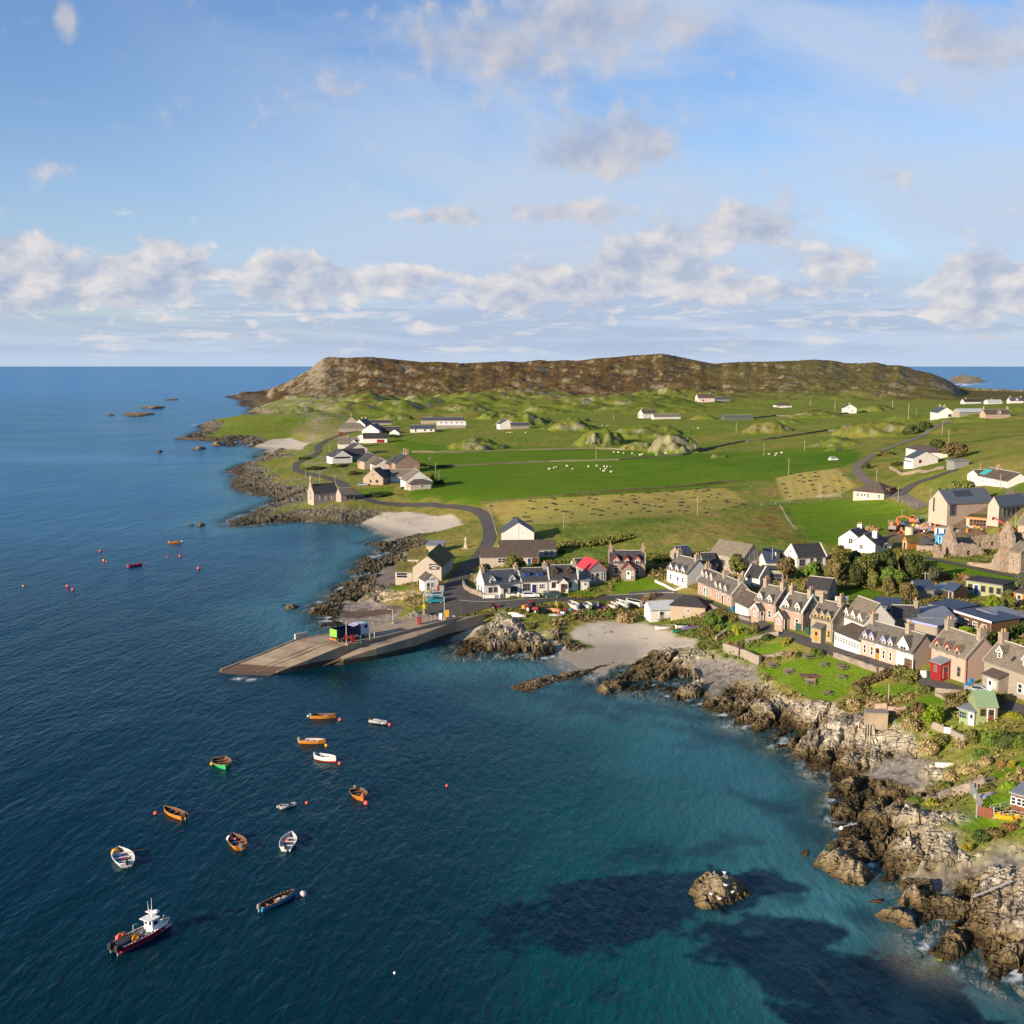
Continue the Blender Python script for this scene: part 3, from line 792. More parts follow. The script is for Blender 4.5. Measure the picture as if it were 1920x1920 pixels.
def build_sea():
 la = np.concatenate([steps(math.log(35), math.log(95),.02)[:-1], steps(math.log(95), math.log(700),.005)[:-1], steps(math.log(700), math.log(2600),.012)[:-1], steps(math.log(2600), math.log(120000),.05)])
 ar = np.concatenate([steps(-1.3,-.46,.02)[:-1], steps(-.46,.50,.0026)[:-1], steps(.5,1.3,.02)])
 A, L = np.meshgrid(ar, la)
 r = np.exp(L)
 x, y = r * np.sin(A), r * np.cos(A)
 s = bil(SDC, CA, CL, np.clip(A, CA[0], CA[-1]), np.clip(L, CL[0], CL[-1])) * np.minimum(r,6000)
 dist = np.maximum(-s,0)
 w1 = fbm(x / 26, y / 26,4,201,.6)
 w2 = fbm(x / 8, y / 8,3,202,.6)
 w3 = fbm(x / 90, y / 90,3,203)
 deep = C3(.0006,.022,.033)
 teal = C3(.0018,.066,.068)
 pale = C3(.045,.165,.19)
 weed = C3(.0008,.011,.022)
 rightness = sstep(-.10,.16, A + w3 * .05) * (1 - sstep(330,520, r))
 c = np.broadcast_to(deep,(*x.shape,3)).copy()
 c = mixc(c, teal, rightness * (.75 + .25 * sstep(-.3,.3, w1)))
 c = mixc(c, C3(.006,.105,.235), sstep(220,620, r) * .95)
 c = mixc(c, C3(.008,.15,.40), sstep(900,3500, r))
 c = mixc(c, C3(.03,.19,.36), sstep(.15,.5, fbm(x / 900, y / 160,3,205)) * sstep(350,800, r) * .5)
 c = mixc(c, pale,(1 - sstep(4,34, dist + w1 * 8)) * .72 * (r < 900))
 def reg(poly, soft, wob, seed):
  q = np.array([pxlp(p) for p in poly])
  d = np.full(x.shape,-50.0)
  b = (A > q[:,0].min() - .05) & (A < q[:,0].max() + .05) & (L > q[:,1].min() - .08) & (L < q[:,1].max() + .08)
  d[b] = poly_sd(A[b], L[b], q) * r[b]
  return sstep(-soft, soft, d + fbm(x / 7, y / 7,4, seed,.6) * wob)
 pools = [reg(Z('N',560,500,900,520,1000,600,800,650,500,640,300,560,200,520),5,5,211), reg(Z('L',800,560,1200,600,1250,680,1000,760,700,760,300,800,-200,700,-100,560,300,640),3.5,4,212),
    reg(Z('L',0,760,500,820,760,960,1000,1010,1300,930,1250,1000,1000,1110,600,1020,400,940,0,900),3.0,4,213), reg(Z('D',0,240,300,300,480,380,300,430,0,400,-200,300),8,6,214),
    reg([(1440,1430),(1560,1470),(1580,1560),(1520,1600),(1440,1560),(1380,1480)],6,6,215), reg([(1250,1380),(1420,1400),(1480,1440),(1420,1470),(1250,1460),(1150,1430)],7,8,216)]
 for i, p in enumerate(pools):
  c = mixc(c, pale if i < 4 else C3(.018,.105,.125), p * (.8 if i < 4 else .6))
 weeds = [reg(Z('V',30,800,100,750,250,690,420,640,620,560,800,550,900,530,1100,540,1250,560,1350,620,1200,720,1000,760,870,830,700,900,550,900,400,940,200,900,80,870),.9,8,221),
    reg(Z('V',930,850,1100,810,1300,770,1430,740,1560,800,1650,870,1800,960,2100,1000,2400,1300,1450,1330,1380,1200,1280,1100,1180,1010,1000,950),.9,8,222),
    reg(Z('V',480,490,700,440,900,450,1100,400,1250,440,1100,490,800,490,600,520),2.5,6,223), reg(Z('V',500,1040,600,1040,600,1130,520,1140),2.5,4,224),
    reg(Z('L',520,820,700,830,760,900,600,920),1.5,3,225), reg(Z('L',-60,640,160,660,300,700,100,740,-60,740),1.5,5,226), reg(Z('V',1170,220,1330,240,1440,300,1300,320),2.5,6,227),
    reg([(1010,1300),(1150,1310),(1260,1330),(1330,1350),(1200,1350),(1060,1330)],4,9,228), reg([(1240,1360),(1340,1370),(1400,1400),(1300,1395)],4,8,229)]
 for p in weeds[:2]:
  c = mixc(c, weed, p * (.88 + .12 * sstep(-.2,.3, w2)))
 for p in weeds[2:]:
  c = mixc(c, weed, p * .6)
 c = mixc(c, weed, sstep(.25,.5, w1 + w2 * .3) * (1 - sstep(4,45, dist)) * .5 * (r < 900))
 clear = (1 - sstep(0.5,11, dist + w1 * 3)) * .72
 for p in pools[:1] + pools[3:4]:
  clear = np.maximum(clear, p * .12)
 foam = (1 - sstep(.6,2.6, np.abs(dist - 1.2 + w2 * 3))) * sstep(.04,.36, fbm(x / 3.2, y / 3.2,3,231,.65) + .25 * fbm(x / 40, y / 40,2,232)) * (r < 1000) * .8
 spots = [(446,1272,9,3.0),(520,1275,6,2),(617,1160,7,9),(1548,1532,10,8),(1585,1578,9,4),(1500,1432,8,6),(632,1238,7,1.5),(470,1275,12,1.5),(1808,721,30,2.5),(1690,1700,8,3),(590,1139,12,2)]
 for (px, py, sx, sy) in spots:
  a0, l0 = pxlp((px, py))
  _, l1 = pxlp((px, py - sy))
  q = ((A - a0) / (sx / F)) ** 2 + ((L - l0) / (l1 - l0)) ** 2
  foam = np.maximum(foam, np.exp(-q * .8) * sstep(-.15,.35, w2 + fbm(x / 2.2, y / 2.2,3,240,.7) * .9))
 n, k = x.shape
 idx = np.arange(n * k).reshape(n, k)
 q = np.stack([idx[:-1, :-1], idx[:-1,1:], idx[1:,1:], idx[1:, :-1]],-1).reshape(-1,4)
 keep = (s.reshape(-1)[q] < 30).any(1)
 q = q[keep]
 used, inv = np.unique(q.ravel(), return_inverse=True)
 me = bpy.data.meshes.new('sea')
 me.vertices.add(len(used))
 co = np.stack([x.ravel(), y.ravel(), np.zeros(x.size)],-1)[used].astype(np.float32)
 me.vertices.foreach_set('co', co.ravel())
 me.loops.add(len(q) * 4)
 me.loops.foreach_set('vertex_index', inv.astype(np.int32))
 me.polygons.add(len(q))
 me.polygons.foreach_set('loop_start', np.arange(0, len(q) * 4,4, dtype=np.int32))
 me.polygons.foreach_set('loop_total', np.full(len(q),4, np.int32))
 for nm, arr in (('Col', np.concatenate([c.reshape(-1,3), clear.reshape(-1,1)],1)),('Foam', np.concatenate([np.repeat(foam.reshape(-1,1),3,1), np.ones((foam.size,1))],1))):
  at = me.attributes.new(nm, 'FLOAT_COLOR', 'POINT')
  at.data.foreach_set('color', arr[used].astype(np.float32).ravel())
 me.update(calc_edges=True)
 m, t, b = principled('sea_water')
 at = t.new('ShaderNodeAttribute', attribute_name='Col')
 fo = t.new('ShaderNodeAttribute', attribute_name='Foam')
 g = t.new('ShaderNodeNewGeometry')
 mp = t.new('ShaderNodeMapping')
 mp.inputs['Rotation'].default_value = (0,0, R(-62))
 mp.inputs['Scale'].default_value = (1.0,.42,1.0)
 t.l.new(g.outputs['Position'], mp.inputs[0])
 a1 = t.noise(mp.outputs[0],.85,4,.58,.3)
 a2 = t.noise(mp.outputs[0],.13,3,.55,.3)
 a3 = t.noise(g.outputs['Position'],.012,3,.5,.5)
 hgt = t.m('ADD', t.m('MULTIPLY', a1, t.m('ADD',.16, t.m('MULTIPLY', t.ss(a3,.3,.7),.26))), t.m('MULTIPLY', a2,.55))
 bp = t.new('ShaderNodeBump')
 bp.inputs['Strength'].default_value = 1.0
 bp.inputs['Distance'].default_value = 1.0
 t.l.new(hgt, bp.inputs['Height'])
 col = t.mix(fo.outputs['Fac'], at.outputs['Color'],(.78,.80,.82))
 dif = t.new('ShaderNodeBsdfDiffuse')
 t.l.new(col, dif.inputs['Color'])
 glo = t.new('ShaderNodeBsdfGlossy')
 glo.inputs['Roughness'].default_value = .10
 glo.inputs['Color'].default_value = (.62,.84,.95,1)
 fr_ = t.new('ShaderNodeFresnel')
 fr_.inputs['IOR'].default_value = 1.33
 for nd in (dif, glo, fr_):
  t.l.new(bp.outputs[0], nd.inputs['Normal'])
 fac = t.m('MULTIPLY', t.m('MINIMUM', t.m('MULTIPLY', fr_.outputs[0],.58),.41), t.m('SUBTRACT',1.0, fo.outputs['Fac']))
 mx = t.new('ShaderNodeMixShader')
 t.l.new(fac, mx.inputs[0])
 t.l.new(dif.outputs[0], mx.inputs[1])
 t.l.new(glo.outputs[0], mx.inputs[2])
 tr = t.new('ShaderNodeBsdfTransparent')
 mx2 = t.new('ShaderNodeMixShader')
 al = t.m('SUBTRACT',1.0, t.m('MULTIPLY', at.outputs['Alpha'], t.m('SUBTRACT',1.0, fo.outputs['Fac'])))
 t.l.new(al, mx2.inputs[0])
 t.l.new(tr.outputs[0], mx2.inputs[1])
 t.l.new(mx.outputs[0], mx2.inputs[2])
 t.l.new(mx2.outputs[0], t.n['Material Output'].inputs[0])
 t.n.remove(b)
 me.materials.append(m)
 o = bpy.data.objects.new('sea', me)
 COL.objects.link(o)
 o['kind'] = 'structure'
build_sea()
rng = random.Random(11)
def mat(name, col, rough=.8, var=.18, scale=1.5, spec=.3, col2=None, kind=None, metal=0.0, bump=0.0):
 if name in MATS:
  return MATS[name]
 m, t, b = principled(name)
 tc = t.new('ShaderNodeTexCoord')
 P = tc.outputs['Object']
 if kind == 'stone':                        # rubble masonry: cells of slightly different stones with mortar between
  vo = t.new('ShaderNodeTexVoronoi')
  mp = t.new('ShaderNodeMapping')
  mp.inputs['Scale'].default_value = (1,1,1.5)
  t.l.new(P, mp.inputs[0])
  t.l.new(mp.outputs[0], vo.inputs['Vector'])
  vo.inputs['Scale'].default_value = scale
  sp = t.new('ShaderNodeSeparateColor')
  t.l.new(vo.outputs['Color'], sp.inputs[0])
  f = t.m('ADD', t.m('MULTIPLY', sp.outputs[0],.9), t.m('MULTIPLY', t.noise(P,.5,3),.3), clamp=True)
  c = t.mix(f, col, col2 or tuple(x * .55 for x in col))
  c = t.mix(t.m('MULTIPLY', sp.outputs[1],.25), c,(.40,.36,.31))
  hgt = vo.outputs['Distance']
 elif kind == 'slate':                      # courses of slates with lichen
  mp = t.new('ShaderNodeMapping')
  mp.inputs['Scale'].default_value = (1.6,3.2,3.2)
  t.l.new(P, mp.inputs[0])
  vo = t.new('ShaderNodeTexVoronoi')
  t.l.new(mp.outputs[0], vo.inputs['Vector'])
  vo.inputs['Scale'].default_value = 1.3
  sp = t.new('ShaderNodeSeparateColor')
  t.l.new(vo.outputs['Color'], sp.inputs[0])
  f = t.m('ADD', t.m('MULTIPLY', sp.outputs[0],.55), t.m('MULTIPLY', t.noise(P,.8,4),.5), clamp=True)
  c = t.mix(f, tuple(x * (1 - var) for x in col), tuple(x * (1 + var) for x in col))
  li = t.ss(t.noise(P,2.4,4,.65),.56,.70)
  c = t.mix(t.m('MULTIPLY', li,.7 if col2 else .25), c, col2 or (.35,.32,.24))
  hgt = t.noise(mp.outputs[0],2.0,3)
 else:
  n = t.noise(P, scale,5,.6)
  n2_ = t.noise(P, scale * .22,3,.5)
  f = t.m('ADD', t.m('MULTIPLY', t.m('SUBTRACT', n,.5),1.6), t.m('ADD',.5, t.m('MULTIPLY', t.m('SUBTRACT', n2_,.5),.9)), clamp=True)
  c = t.mix(f, tuple(x * (1 - var) for x in col), col2 or tuple(min(x * (1 + var),.95) for x in col))
  hgt = n
 t.l.new(c, b.inputs['Base Color'])
 b.inputs['Roughness'].default_value = rough
 b.inputs['Specular IOR Level'].default_value = spec
 b.inputs['Metallic'].default_value = metal
 if bump:
  bp = t.new('ShaderNodeBump')
  bp.inputs['Distance'].default_value = bump
  t.l.new(hgt, bp.inputs['Height'])
  t.l.new(bp.outputs[0], b.inputs['Normal'])
 return m
WHITE = mat('white_render',(.60,.575,.54),.85,.10,.9)
CREAM = mat('cream_render',(.42,.365,.29),.85,.10,1.2)
PINK = mat('pink_granite',(.40,.245,.185),.9, kind='stone', scale=2.2, col2=(.27,.19,.15), bump=.05)
PINKR = mat('pink_render',(.44,.29,.23),.9, kind='stone', scale=2.4, col2=(.40,.29,.23))
STONE = mat('rubble_stone',(.30,.24,.19),.9, kind='stone', scale=1.9, col2=(.15,.12,.10), bump=.08)
REDSTONE = mat('red_granite',(.36,.21,.16),.9, kind='stone', scale=2.0, col2=(.21,.14,.11), bump=.06)
RUIN = mat('ruin_stone',(.34,.24,.18),.95, kind='stone', scale=1.3, col2=(.20,.16,.12), bump=.12)
GREYR = mat('grey_harl',(.27,.235,.19),.9,.16,1.6)
GREYB = mat('grey_block',(.29,.27,.25),.9, kind='stone', scale=2.2, col2=(.23,.21,.19))
TAN = mat('tan_render',(.36,.28,.21),.9,.12,1.5)
LARCH = mat('pale_timber',(.44,.335,.265),.8,.10,3)
SLATE = mat('slate',(.10,.09,.08),.8,.4, kind='slate', col2=(.21,.18,.125), bump=.04)
DSLATE = mat('dark_slate',(.045,.045,.05),.7,.35, kind='slate', bump=.03)
BSLATE = mat('blue_slate',(.055,.065,.085),.6,.3, kind='slate', bump=.03)
BROWNT = mat('brown_tile',(.085,.065,.052),.8,.3, kind='slate', bump=.03)
STONESL = mat('stone_slate',(.15,.128,.10),.88,.35, kind='slate', col2=(.25,.215,.15), bump=.05)
ZINC = mat('zinc_roof',(.10,.115,.14),.45,.08,.6,.5)
TIN = mat('tin_roof',(.42,.46,.47),.5,.16,1.2,.5)
MOSS = mat('mossy_roof',(.055,.052,.045),.9,.3,.35, col2=(.20,.18,.02))
DARKF = mat('dark_felt',(.035,.035,.038),.85,.3,.8)
FELT = mat('grey_felt',(.20,.22,.25),.7,.25,.5)
BLUEF = mat('blue_felt',(.045,.065,.11),.6,.2,.5)
RIDGE = mat('ridge_tile',(.42,.39,.34),.8,.1,2)
CHIM = mat('chimney_stone',(.36,.29,.20),.9, kind='stone', scale=2.5, col2=(.22,.18,.14))
POT = mat('clay_pot',(.50,.27,.13),.8,.12,3)
REDP = mat('red_paint',(.23,.018,.018),.5,.12,2)
REDROOF = mat('red_sheet',(.55,.045,.06),.5,.08,1)
BLUEP = mat('blue_paint',(.03,.10,.34),.5,.12,2)
LILAC = mat('lilac_paint',(.28,.32,.62),.6,.08,2)
NAVY = mat('navy_paint',(.02,.03,.16),.5,.1,2)
TURQ = mat('turquoise_paint',(.05,.38,.36),.5,.1,2)
YELL = mat('yellow_paint',(.62,.38,.02),.5,.1,2)
ORNG = mat('orange_paint',(.62,.17,.02),.5,.1,2)
BROWNP = mat('brown_paint',(.10,.055,.03),.7,.2,2)
WOOD = mat('grey_wood',(.20,.16,.12),.85,.25,3)
OWOOD = mat('orange_wood',(.44,.17,.04),.7,.15,3)
DWOOD = mat('dark_wood',(.05,.032,.022),.8,.25,3)
GREENP = mat('pale_green_paint',(.30,.40,.22),.7,.12,2)
GREENR = mat('green_sheet',(.20,.36,.23),.55,.1,1)
OLIVE = mat('olive_panel',(.27,.285,.165),.75,.08,1)
WPAINT = mat('white_paint',(.78,.77,.74),.45,.05,3)
GREYP = mat('grey_paint',(.22,.22,.21),.7,.12,2)
STEEL = mat('galvanised',(.42,.43,.43),.45,.12,4,.5, metal=.3)
BLACK = mat('black_rubber',(.02,.02,.021),.8,.2,4)
GLASS = mat('window_glass',(.025,.032,.042),.08,.3,.6,.6)
ASPH = mat('asphalt',(.060,.058,.057),.95,.25,.9, col2=(.095,.088,.08))
TRACK = mat('track_gravel',(.15,.125,.10),.95,.25,1.0)
CONC = mat('concrete',(.28,.215,.145),.9,.28,.35, col2=(.42,.33,.23))
CONCW = mat('wet_concrete',(.12,.075,.045),.5,.25,.7)
CONCD = mat('weedy_concrete',(.045,.042,.030),.85,.4,.6)
LINE = mat('road_paint',(.62,.60,.52),.8,.12,3)
POLEW = mat('pole_wood',(.30,.25,.19),.85,.2,2)
class MB:
 def __init__(s):
  s.v, s.f, s.m, s.mats = [], [], [], []
 def mi(s, mt):
  if mt not in s.mats:
   s.mats.append(mt)
  return s.mats.index(mt)
 def face(s, pts, mt):
  i = len(s.v)
  s.v += [tuple(p) for p in pts]
  s.f.append(tuple(range(i, i + len(pts))))
  s.m.append(s.mi(mt))
 def poly(s, vs, fs, mt):
  i = len(s.v)
  s.v += [tuple(p) for p in vs]
  k = s.mi(mt)
  for f in fs:
   s.f.append(tuple(i + j for j in f))
   s.m.append(k)
 def box(s, x0, x1, y0, y1, z0, z1, mt, skip=''):
  vs = [(x0, y0, z0),(x1, y0, z0),(x1, y1, z0),(x0, y1, z0),(x0, y0, z1),(x1, y0, z1),(x1, y1, z1),(x0, y1, z1)]
  s.poly(vs, [(3,2,1,0),(4,5,6,7),(0,1,5,4),(1,2,6,5),(2,3,7,6),(3,0,4,7)], mt)
 def prism(s, prof, axis, a, b, mt):
  """profile extruded along an axis: 'x' profile is (y,z), 'y' is (x,z), 'z' is (x,y)"""
  n = len(prof)
  def P(p, t):
   return (t, p[0], p[1]) if axis == 'x' else ((p[0], t, p[1]) if axis == 'y' else (p[0], p[1], t))
  vs = [P(p, a) for p in prof] + [P(p, b) for p in prof]
  fs = [tuple(range(n))[::-1], tuple(range(n,2 * n))] + [(i,(i + 1) % n, n + (i + 1) % n, n + i) for i in range(n)]
  s.poly(vs, fs, mt)
 def tube(s, p, q, r0, r1=None, n=6, mt=None):
  r1 = r0 if r1 is None else r1
  p, q = Vector(p), Vector(q)
  d = (q - p).normalized()
  u = d.orthogonal().normalized()
  w = d.cross(u)
  vs = []
  for c, r in ((p, r0),(q, r1)):
   for i in range(n):
    a = 2 * math.pi * i / n
    vs.append(c + (u * math.cos(a) + w * math.sin(a)) * r)
  fs = [(i,(i + 1) % n, n + (i + 1) % n, n + i) for i in range(n)] + [tuple(range(n))[::-1], tuple(range(n,2 * n))]
  s.poly(vs, fs, mt)
 def ball(s, c, r, mt, nu=8, nv=6, sc=(1,1,1)):
  vs, fs = [], []
  for j in range(nv + 1):
   th = math.pi * j / nv
   for i in range(nu):
    ph = 2 * math.pi * i / nu
    vs.append((c[0] + r * sc[0] * math.sin(th) * math.cos(ph), c[1] + r * sc[1] * math.sin(th) * math.sin(ph), c[2] + r * sc[2] * math.cos(th)))
  for j in range(nv):
   for i in range(nu):
    fs.append((j * nu + i,(j + 1) * nu + i,(j + 1) * nu + (i + 1) % nu, j * nu + (i + 1) % nu))
  s.poly(vs, fs, mt)
 def torus(s, c, R_, r, mt, axis='z', n=14, k=6):
  vs, fs = [], []
  for i in range(n):
   a = 2 * math.pi * i / n
   for j in range(k):
    b = 2 * math.pi * j / k
    q = ((R_ + r * math.cos(b)) * math.cos(a),(R_ + r * math.cos(b)) * math.sin(a), r * math.sin(b))
    if axis == 'x':
     q = (q[2], q[0], q[1])
    elif axis == 'y':
     q = (q[0], q[2], q[1])
    vs.append((c[0] + q[0], c[1] + q[1], c[2] + q[2]))
  for i in range(n):
   for j in range(k):
    fs.append((i * k + j,((i + 1) % n) * k + j,((i + 1) % n) * k + (j + 1) % k, i * k + (j + 1) % k))
  s.poly(vs, fs, mt)
 def mesh(s, name, smooth=False):
  me = bpy.data.meshes.new(name)
  me.from_pydata(s.v, [], s.f)
  for mt in s.mats:
   me.materials.append(mt)
  me.polygons.foreach_set('material_index', s.m)
  if smooth:
   me.polygons.foreach_set('use_smooth', [True] * len(s.f))
  me.update()
  return me
 def build(s, name, parent=None, smooth=False, loc=None, rz=0):
  return link(name, s.mesh(name, smooth), parent, loc, rz)
def link(name, me, parent=None, loc=None, rz=0):
 o = bpy.data.objects.new(name, me)
 COL.objects.link(o)
 if parent is not None:
  o.parent = parent
 if loc is not None:
  o.location = loc
 if rz:
  o.rotation_euler = (0,0, rz)
 return o
def tag(o, label, cat, group=None):
 o['label'] = label
 o['category'] = cat
 if group:
  o['group'] = group
 return o
def thing(name, label, cat, loc=(0,0,0), rz=0, group=None):
 o = bpy.data.objects.new(name, None)
 o.empty_display_size = .5
 COL.objects.link(o)
 o.location = loc
 o.rotation_euler = (0,0, rz)
 return tag(o, label, cat, group)
def dup(root, loc, rz, label=None, scale=None, group=None):
 kids = {}
 for o in COL.objects:
  if o.parent is not None:
   kids.setdefault(o.parent.name, []).append(o)
 def cp(o, par):
  c = o.copy()
  COL.objects.link(c)
  if par is not None:
   c.parent = par
  for ch in kids.get(o.name, []):
   cp(ch, c)
  return c
 r = cp(root, None)
 r.location = loc
 r.rotation_euler = (0,0, rz)
 if scale:
  r.scale = scale if isinstance(scale,(tuple, list)) else (scale,) * 3
 if label:
  r['label'] = label
 if group:
  r['group'] = group
 return r
def struct(name, mb, smooth=False):
 o = mb.build(name, smooth=smooth)
 o['kind'] = 'structure'
 return o
def densify(p, st):
 out = [Vector(p[0])]
 for a, b in zip(p[:-1], p[1:]):
  a, b = Vector(a), Vector(b)
  n = max(1, int((b - a).length / st))
  for i in range(1, n + 1):
   out.append(a.lerp(b, i / n))
 return out
def smooth_line(p, st=1.5):
 q = [Vector(v[:2]) for v in p]
 for _ in range(3):                         # Chaikin
  r = [q[0]]
  for a, b in zip(q[:-1], q[1:]):
   r += [a.lerp(b,.25), a.lerp(b,.75)]
  r.append(q[-1])
  q = r
 return densify(q, st)
def ribbon(mb, line, w, mt, off, across=4):
 rows = []
 for i, p in enumerate(line):
  d = (line[min(i + 1, len(line) - 1)] - line[max(i - 1,0)]).normalized()
  nrm = Vector((-d.y, d.x))
  row = []
  for k in range(across + 1):
   q = p + nrm * w * (k / across - .5)
   row.append((q.x, q.y, ground(q.x, q.y) + off + .00012 * q.length))
  rows.append(row)
 n = across + 1
 vs = [v for r in rows for v in r]
 fs = [(i * n + k + 1, i * n + k,(i + 1) * n + k,(i + 1) * n + k + 1) for i in range(len(rows) - 1) for k in range(across)]
 mb.poly(vs, fs, mt)
def offset_line(line, o):
 r = []
 for i, p in enumerate(line):
  d = (line[min(i + 1, len(line) - 1)] - line[max(i - 1,0)]).normalized()
  r.append(p + Vector((-d.y, d.x)) * o)
 return r
def build_roads():
 names = {'shore': ('road', ASPH), 'street': ('road', ASPH), 'glebe': ('road', TRACK), 'drive': ('road', ASPH), 'lane': ('road', ASPH), 'path': ('path', ASPH), 'track': ('path', TRACK)}
 for i,(k, ww) in enumerate(road_w.items()):
  mb = MB()
  ln = smooth_line(ww,1.6 if k != 'glebe' else 4)
  ribbon(mb, ln, ROADS[k][2], names[k][1],.05 + .006 * i)
  struct(names[k][0], mb, True)
 from mathutils.geometry import delaunay_2d_cdt
 for nm, pol, mt, off in (('forecourt', APRON, ASPH,.10),('gravel_yard', GRAVEL, TRACK,.06)):
  w = [hit(*p).xy for p in pol]
  edge = densify(w + [w[0]],1.2)[:-1]
  inner = []
  xs, ys = [p.x for p in w], [p.y for p in w]
  x = min(xs)
  while x < max(xs):
   y = min(ys)
   while y < max(ys):
    if poly_sd(np.array([x]), np.array([y]), [tuple(p) for p in w])[0] > .6:
     inner.append(Vector((x, y)))
    y += 1.5
   x += 1.5
  vs = edge + inner
  n = len(edge)
  r = delaunay_2d_cdt(vs, [(i,(i + 1) % n) for i in range(n)], [],1,1e-4)
  mb = MB()
  mb.poly([(p.x, p.y, ground(p.x, p.y) + off) for p in r[0]], r[2], mt)
  struct(nm, mb, True)
 ln = smooth_line(road_w['street'],1.6)[4:60]
 mb = MB()
 for o in (1.5,1.7):
  ribbon(mb, offset_line(ln, o),.09, LINE,.10,1)
 struct('road_marking', mb, True)
build_roads()
ROCKV = None
def islet(label, poly, h, name='sea_rock', res=.22, grp='rocks standing in the bay', z0=0.0, dark=.8, seed=1):
 w = [flat(px, py, z0) for px, py in poly]
 P = np.array(w)
 c = P.mean(0)
 dist = math.hypot(*c)
 ext = max(np.ptp(P[:,0]), np.ptp(P[:,1]))
 res = max(res, dist * .0013, ext / 130)
 xs = np.arange(P[:,0].min() - 2.5, P[:,0].max() + 2.5, res)
 ys = np.arange(P[:,1].min() - 2.5, P[:,1].max() + 2.5, res)
 X, Y = np.meshgrid(xs, ys)
 d = poly_sd(X, Y, w)
 d = d + fbm(X / 2.5, Y / 2.5,4, seed,.6) * 1.0
 sz = max(1.2, min(np.ptp(P[:,0]), np.ptp(P[:,1])) * .28)
 h *= .72
 body = h * (1 - np.exp(-np.maximum(d,0) / sz)) + np.minimum(d,0) * .9
 ca, sa = math.cos(.85), math.sin(.85)
 xr, yr = X * ca + Y * sa,-X * sa + Y * ca
 sc = max(1.0, dist / 230)
 f1, f2, hv = worley(xr / (3.6 * sc), yr / (1.7 * sc), seed + 3)
 g1, g2, hw = worley(xr / (1.5 * sc), yr / (.8 * sc), seed + 5)
 rid = fbm(xr / (5 * sc), yr / (1.6 * sc),4, seed + 9,.6, True)
 amp = np.clip(.35 + d / 3,.2,1) * min(1.0, h / 2.2)
 Zv = body + ((hv - .4) * 1.1 + (hw - .45) * .5 + (rid - .1) * .6 - (1 - np.clip((f2 - f1) * 2.4,0,1)) * .35 + fbm(X / .7, Y / .7,3, seed + 11,.6) * .2) * amp * sc ** .5
 Zv = np.clip(Zv,-1.2,1e3)
 n2_ = fbm(X / 3, Y / 3,3, seed + 20)
 n3_ = fbm(X / .8, Y / .8,3, seed + 21)
 c_ = mixc(np.broadcast_to(C3(.25,.20,.13),(*X.shape,3)).copy(), C3(.36,.30,.21), sstep(0,.4, n3_))
 c_ = mixc(c_, C3(.17,.125,.06),(1 - sstep(.6,2.0, Zv + n2_ * .8)) * dark)
 c_ = mixc(c_, C3(.045,.032,.016),(1 - sstep(.05,.75, Zv + n2_ * .5)) * dark)
 n, k = X.shape
 idx = np.arange(n * k).reshape(n, k)
 q = np.stack([idx[:-1, :-1], idx[:-1,1:], idx[1:,1:], idx[1:, :-1]],-1).reshape(-1,4)
 q = q[(Zv.ravel()[q] > -1.0).any(1)]
 used, inv = np.unique(q.ravel(), return_inverse=True)
 me = bpy.data.meshes.new(name)
 co = np.stack([X.ravel() - c[0], Y.ravel() - c[1], Zv.ravel() + z0],-1)[used]
 me.from_pydata(co.tolist(), [], inv.reshape(-1,4).tolist())
 at = me.attributes.new('Col', 'FLOAT_COLOR', 'POINT')
 at.data.foreach_set('color', np.concatenate([c_.reshape(-1,3)[used], np.ones((len(used),1))],1).astype(np.float32).ravel())
 me.materials.append(MATS['rock_ground'])
 o = link(name, me, None,(c[0], c[1],0))
 tag(o, label, 'rock', grp)
 return o
islet('craggy brown islet alone in the dark weed with gulls on top', Z('V',950,660,1010,585,1090,600,1140,620,1205,645,1190,690,1120,715,1040,730,985,715),3.3, seed=301)
islet('long two-humped brown rock off the near shore', Z('L',315,465,380,420,490,420,540,390,620,440,700,500,785,580,740,640,560,630,490,580,430,530,330,500),2.4, seed=302)
islet('small upright rock left of the long two-humped rock', Z('L',250,400,290,370,320,400,300,450,265,440),1.6, seed=303)
islet('blocky tan rock at the mouth of the shingle cove', Z('L',945,745,1000,690,1070,660,1150,700,1240,690,1230,800,1150,830,1060,790,1000,800),2.6, seed=304)
islet('low jagged rock seaward of the blocky tan rock', Z('L',780,860,900,830,960,835,1020,860,1110,930,1080,960,1000,970,930,915,830,890),2.0, seed=305)
islet('tiny rock pair awash beside the cove mouth', Z('L',760,760,800,740,870,735,870,770,800,790),.8, seed=306)
islet('long dark finger of weedy rock running out beside the beach', Z('N',450,725,560,680,640,665,780,640,900,620,1050,570,1170,560,1230,540,1230,560,1130,590,1010,630,950,655,800,685,700,715,600,760,500,755),1.9, seed=307)
islet('round boulder with a lichened top at the rock shelf corner', Z('N',1078,750,1090,715,1130,700,1170,730,1180,775,1110,780),1.9, seed=308)
islet('orange-brown rock awash below the dark beach outcrop', Z('N',135,465,160,460,200,500,170,505),.9, seed=309)
islet('larger brown rock off the shore north of the slipway', Z('M',490,220,530,205,600,212,560,228,500,232),1.3, seed=310)
islet('small pale rock beyond the larger rock north of the slipway', Z('M',470,200,490,187,502,200,485,212),1.1, seed=311)
islet('dark rock pair in foam beside the weedy cove', Z('M',660,250,700,235,740,218,765,245,720,262,670,268),1.8, seed=312)
islet('dark hump of rock just off the ferry shed shore', Z('M',780,150,820,135,840,150,800,160),1.2, seed=313)
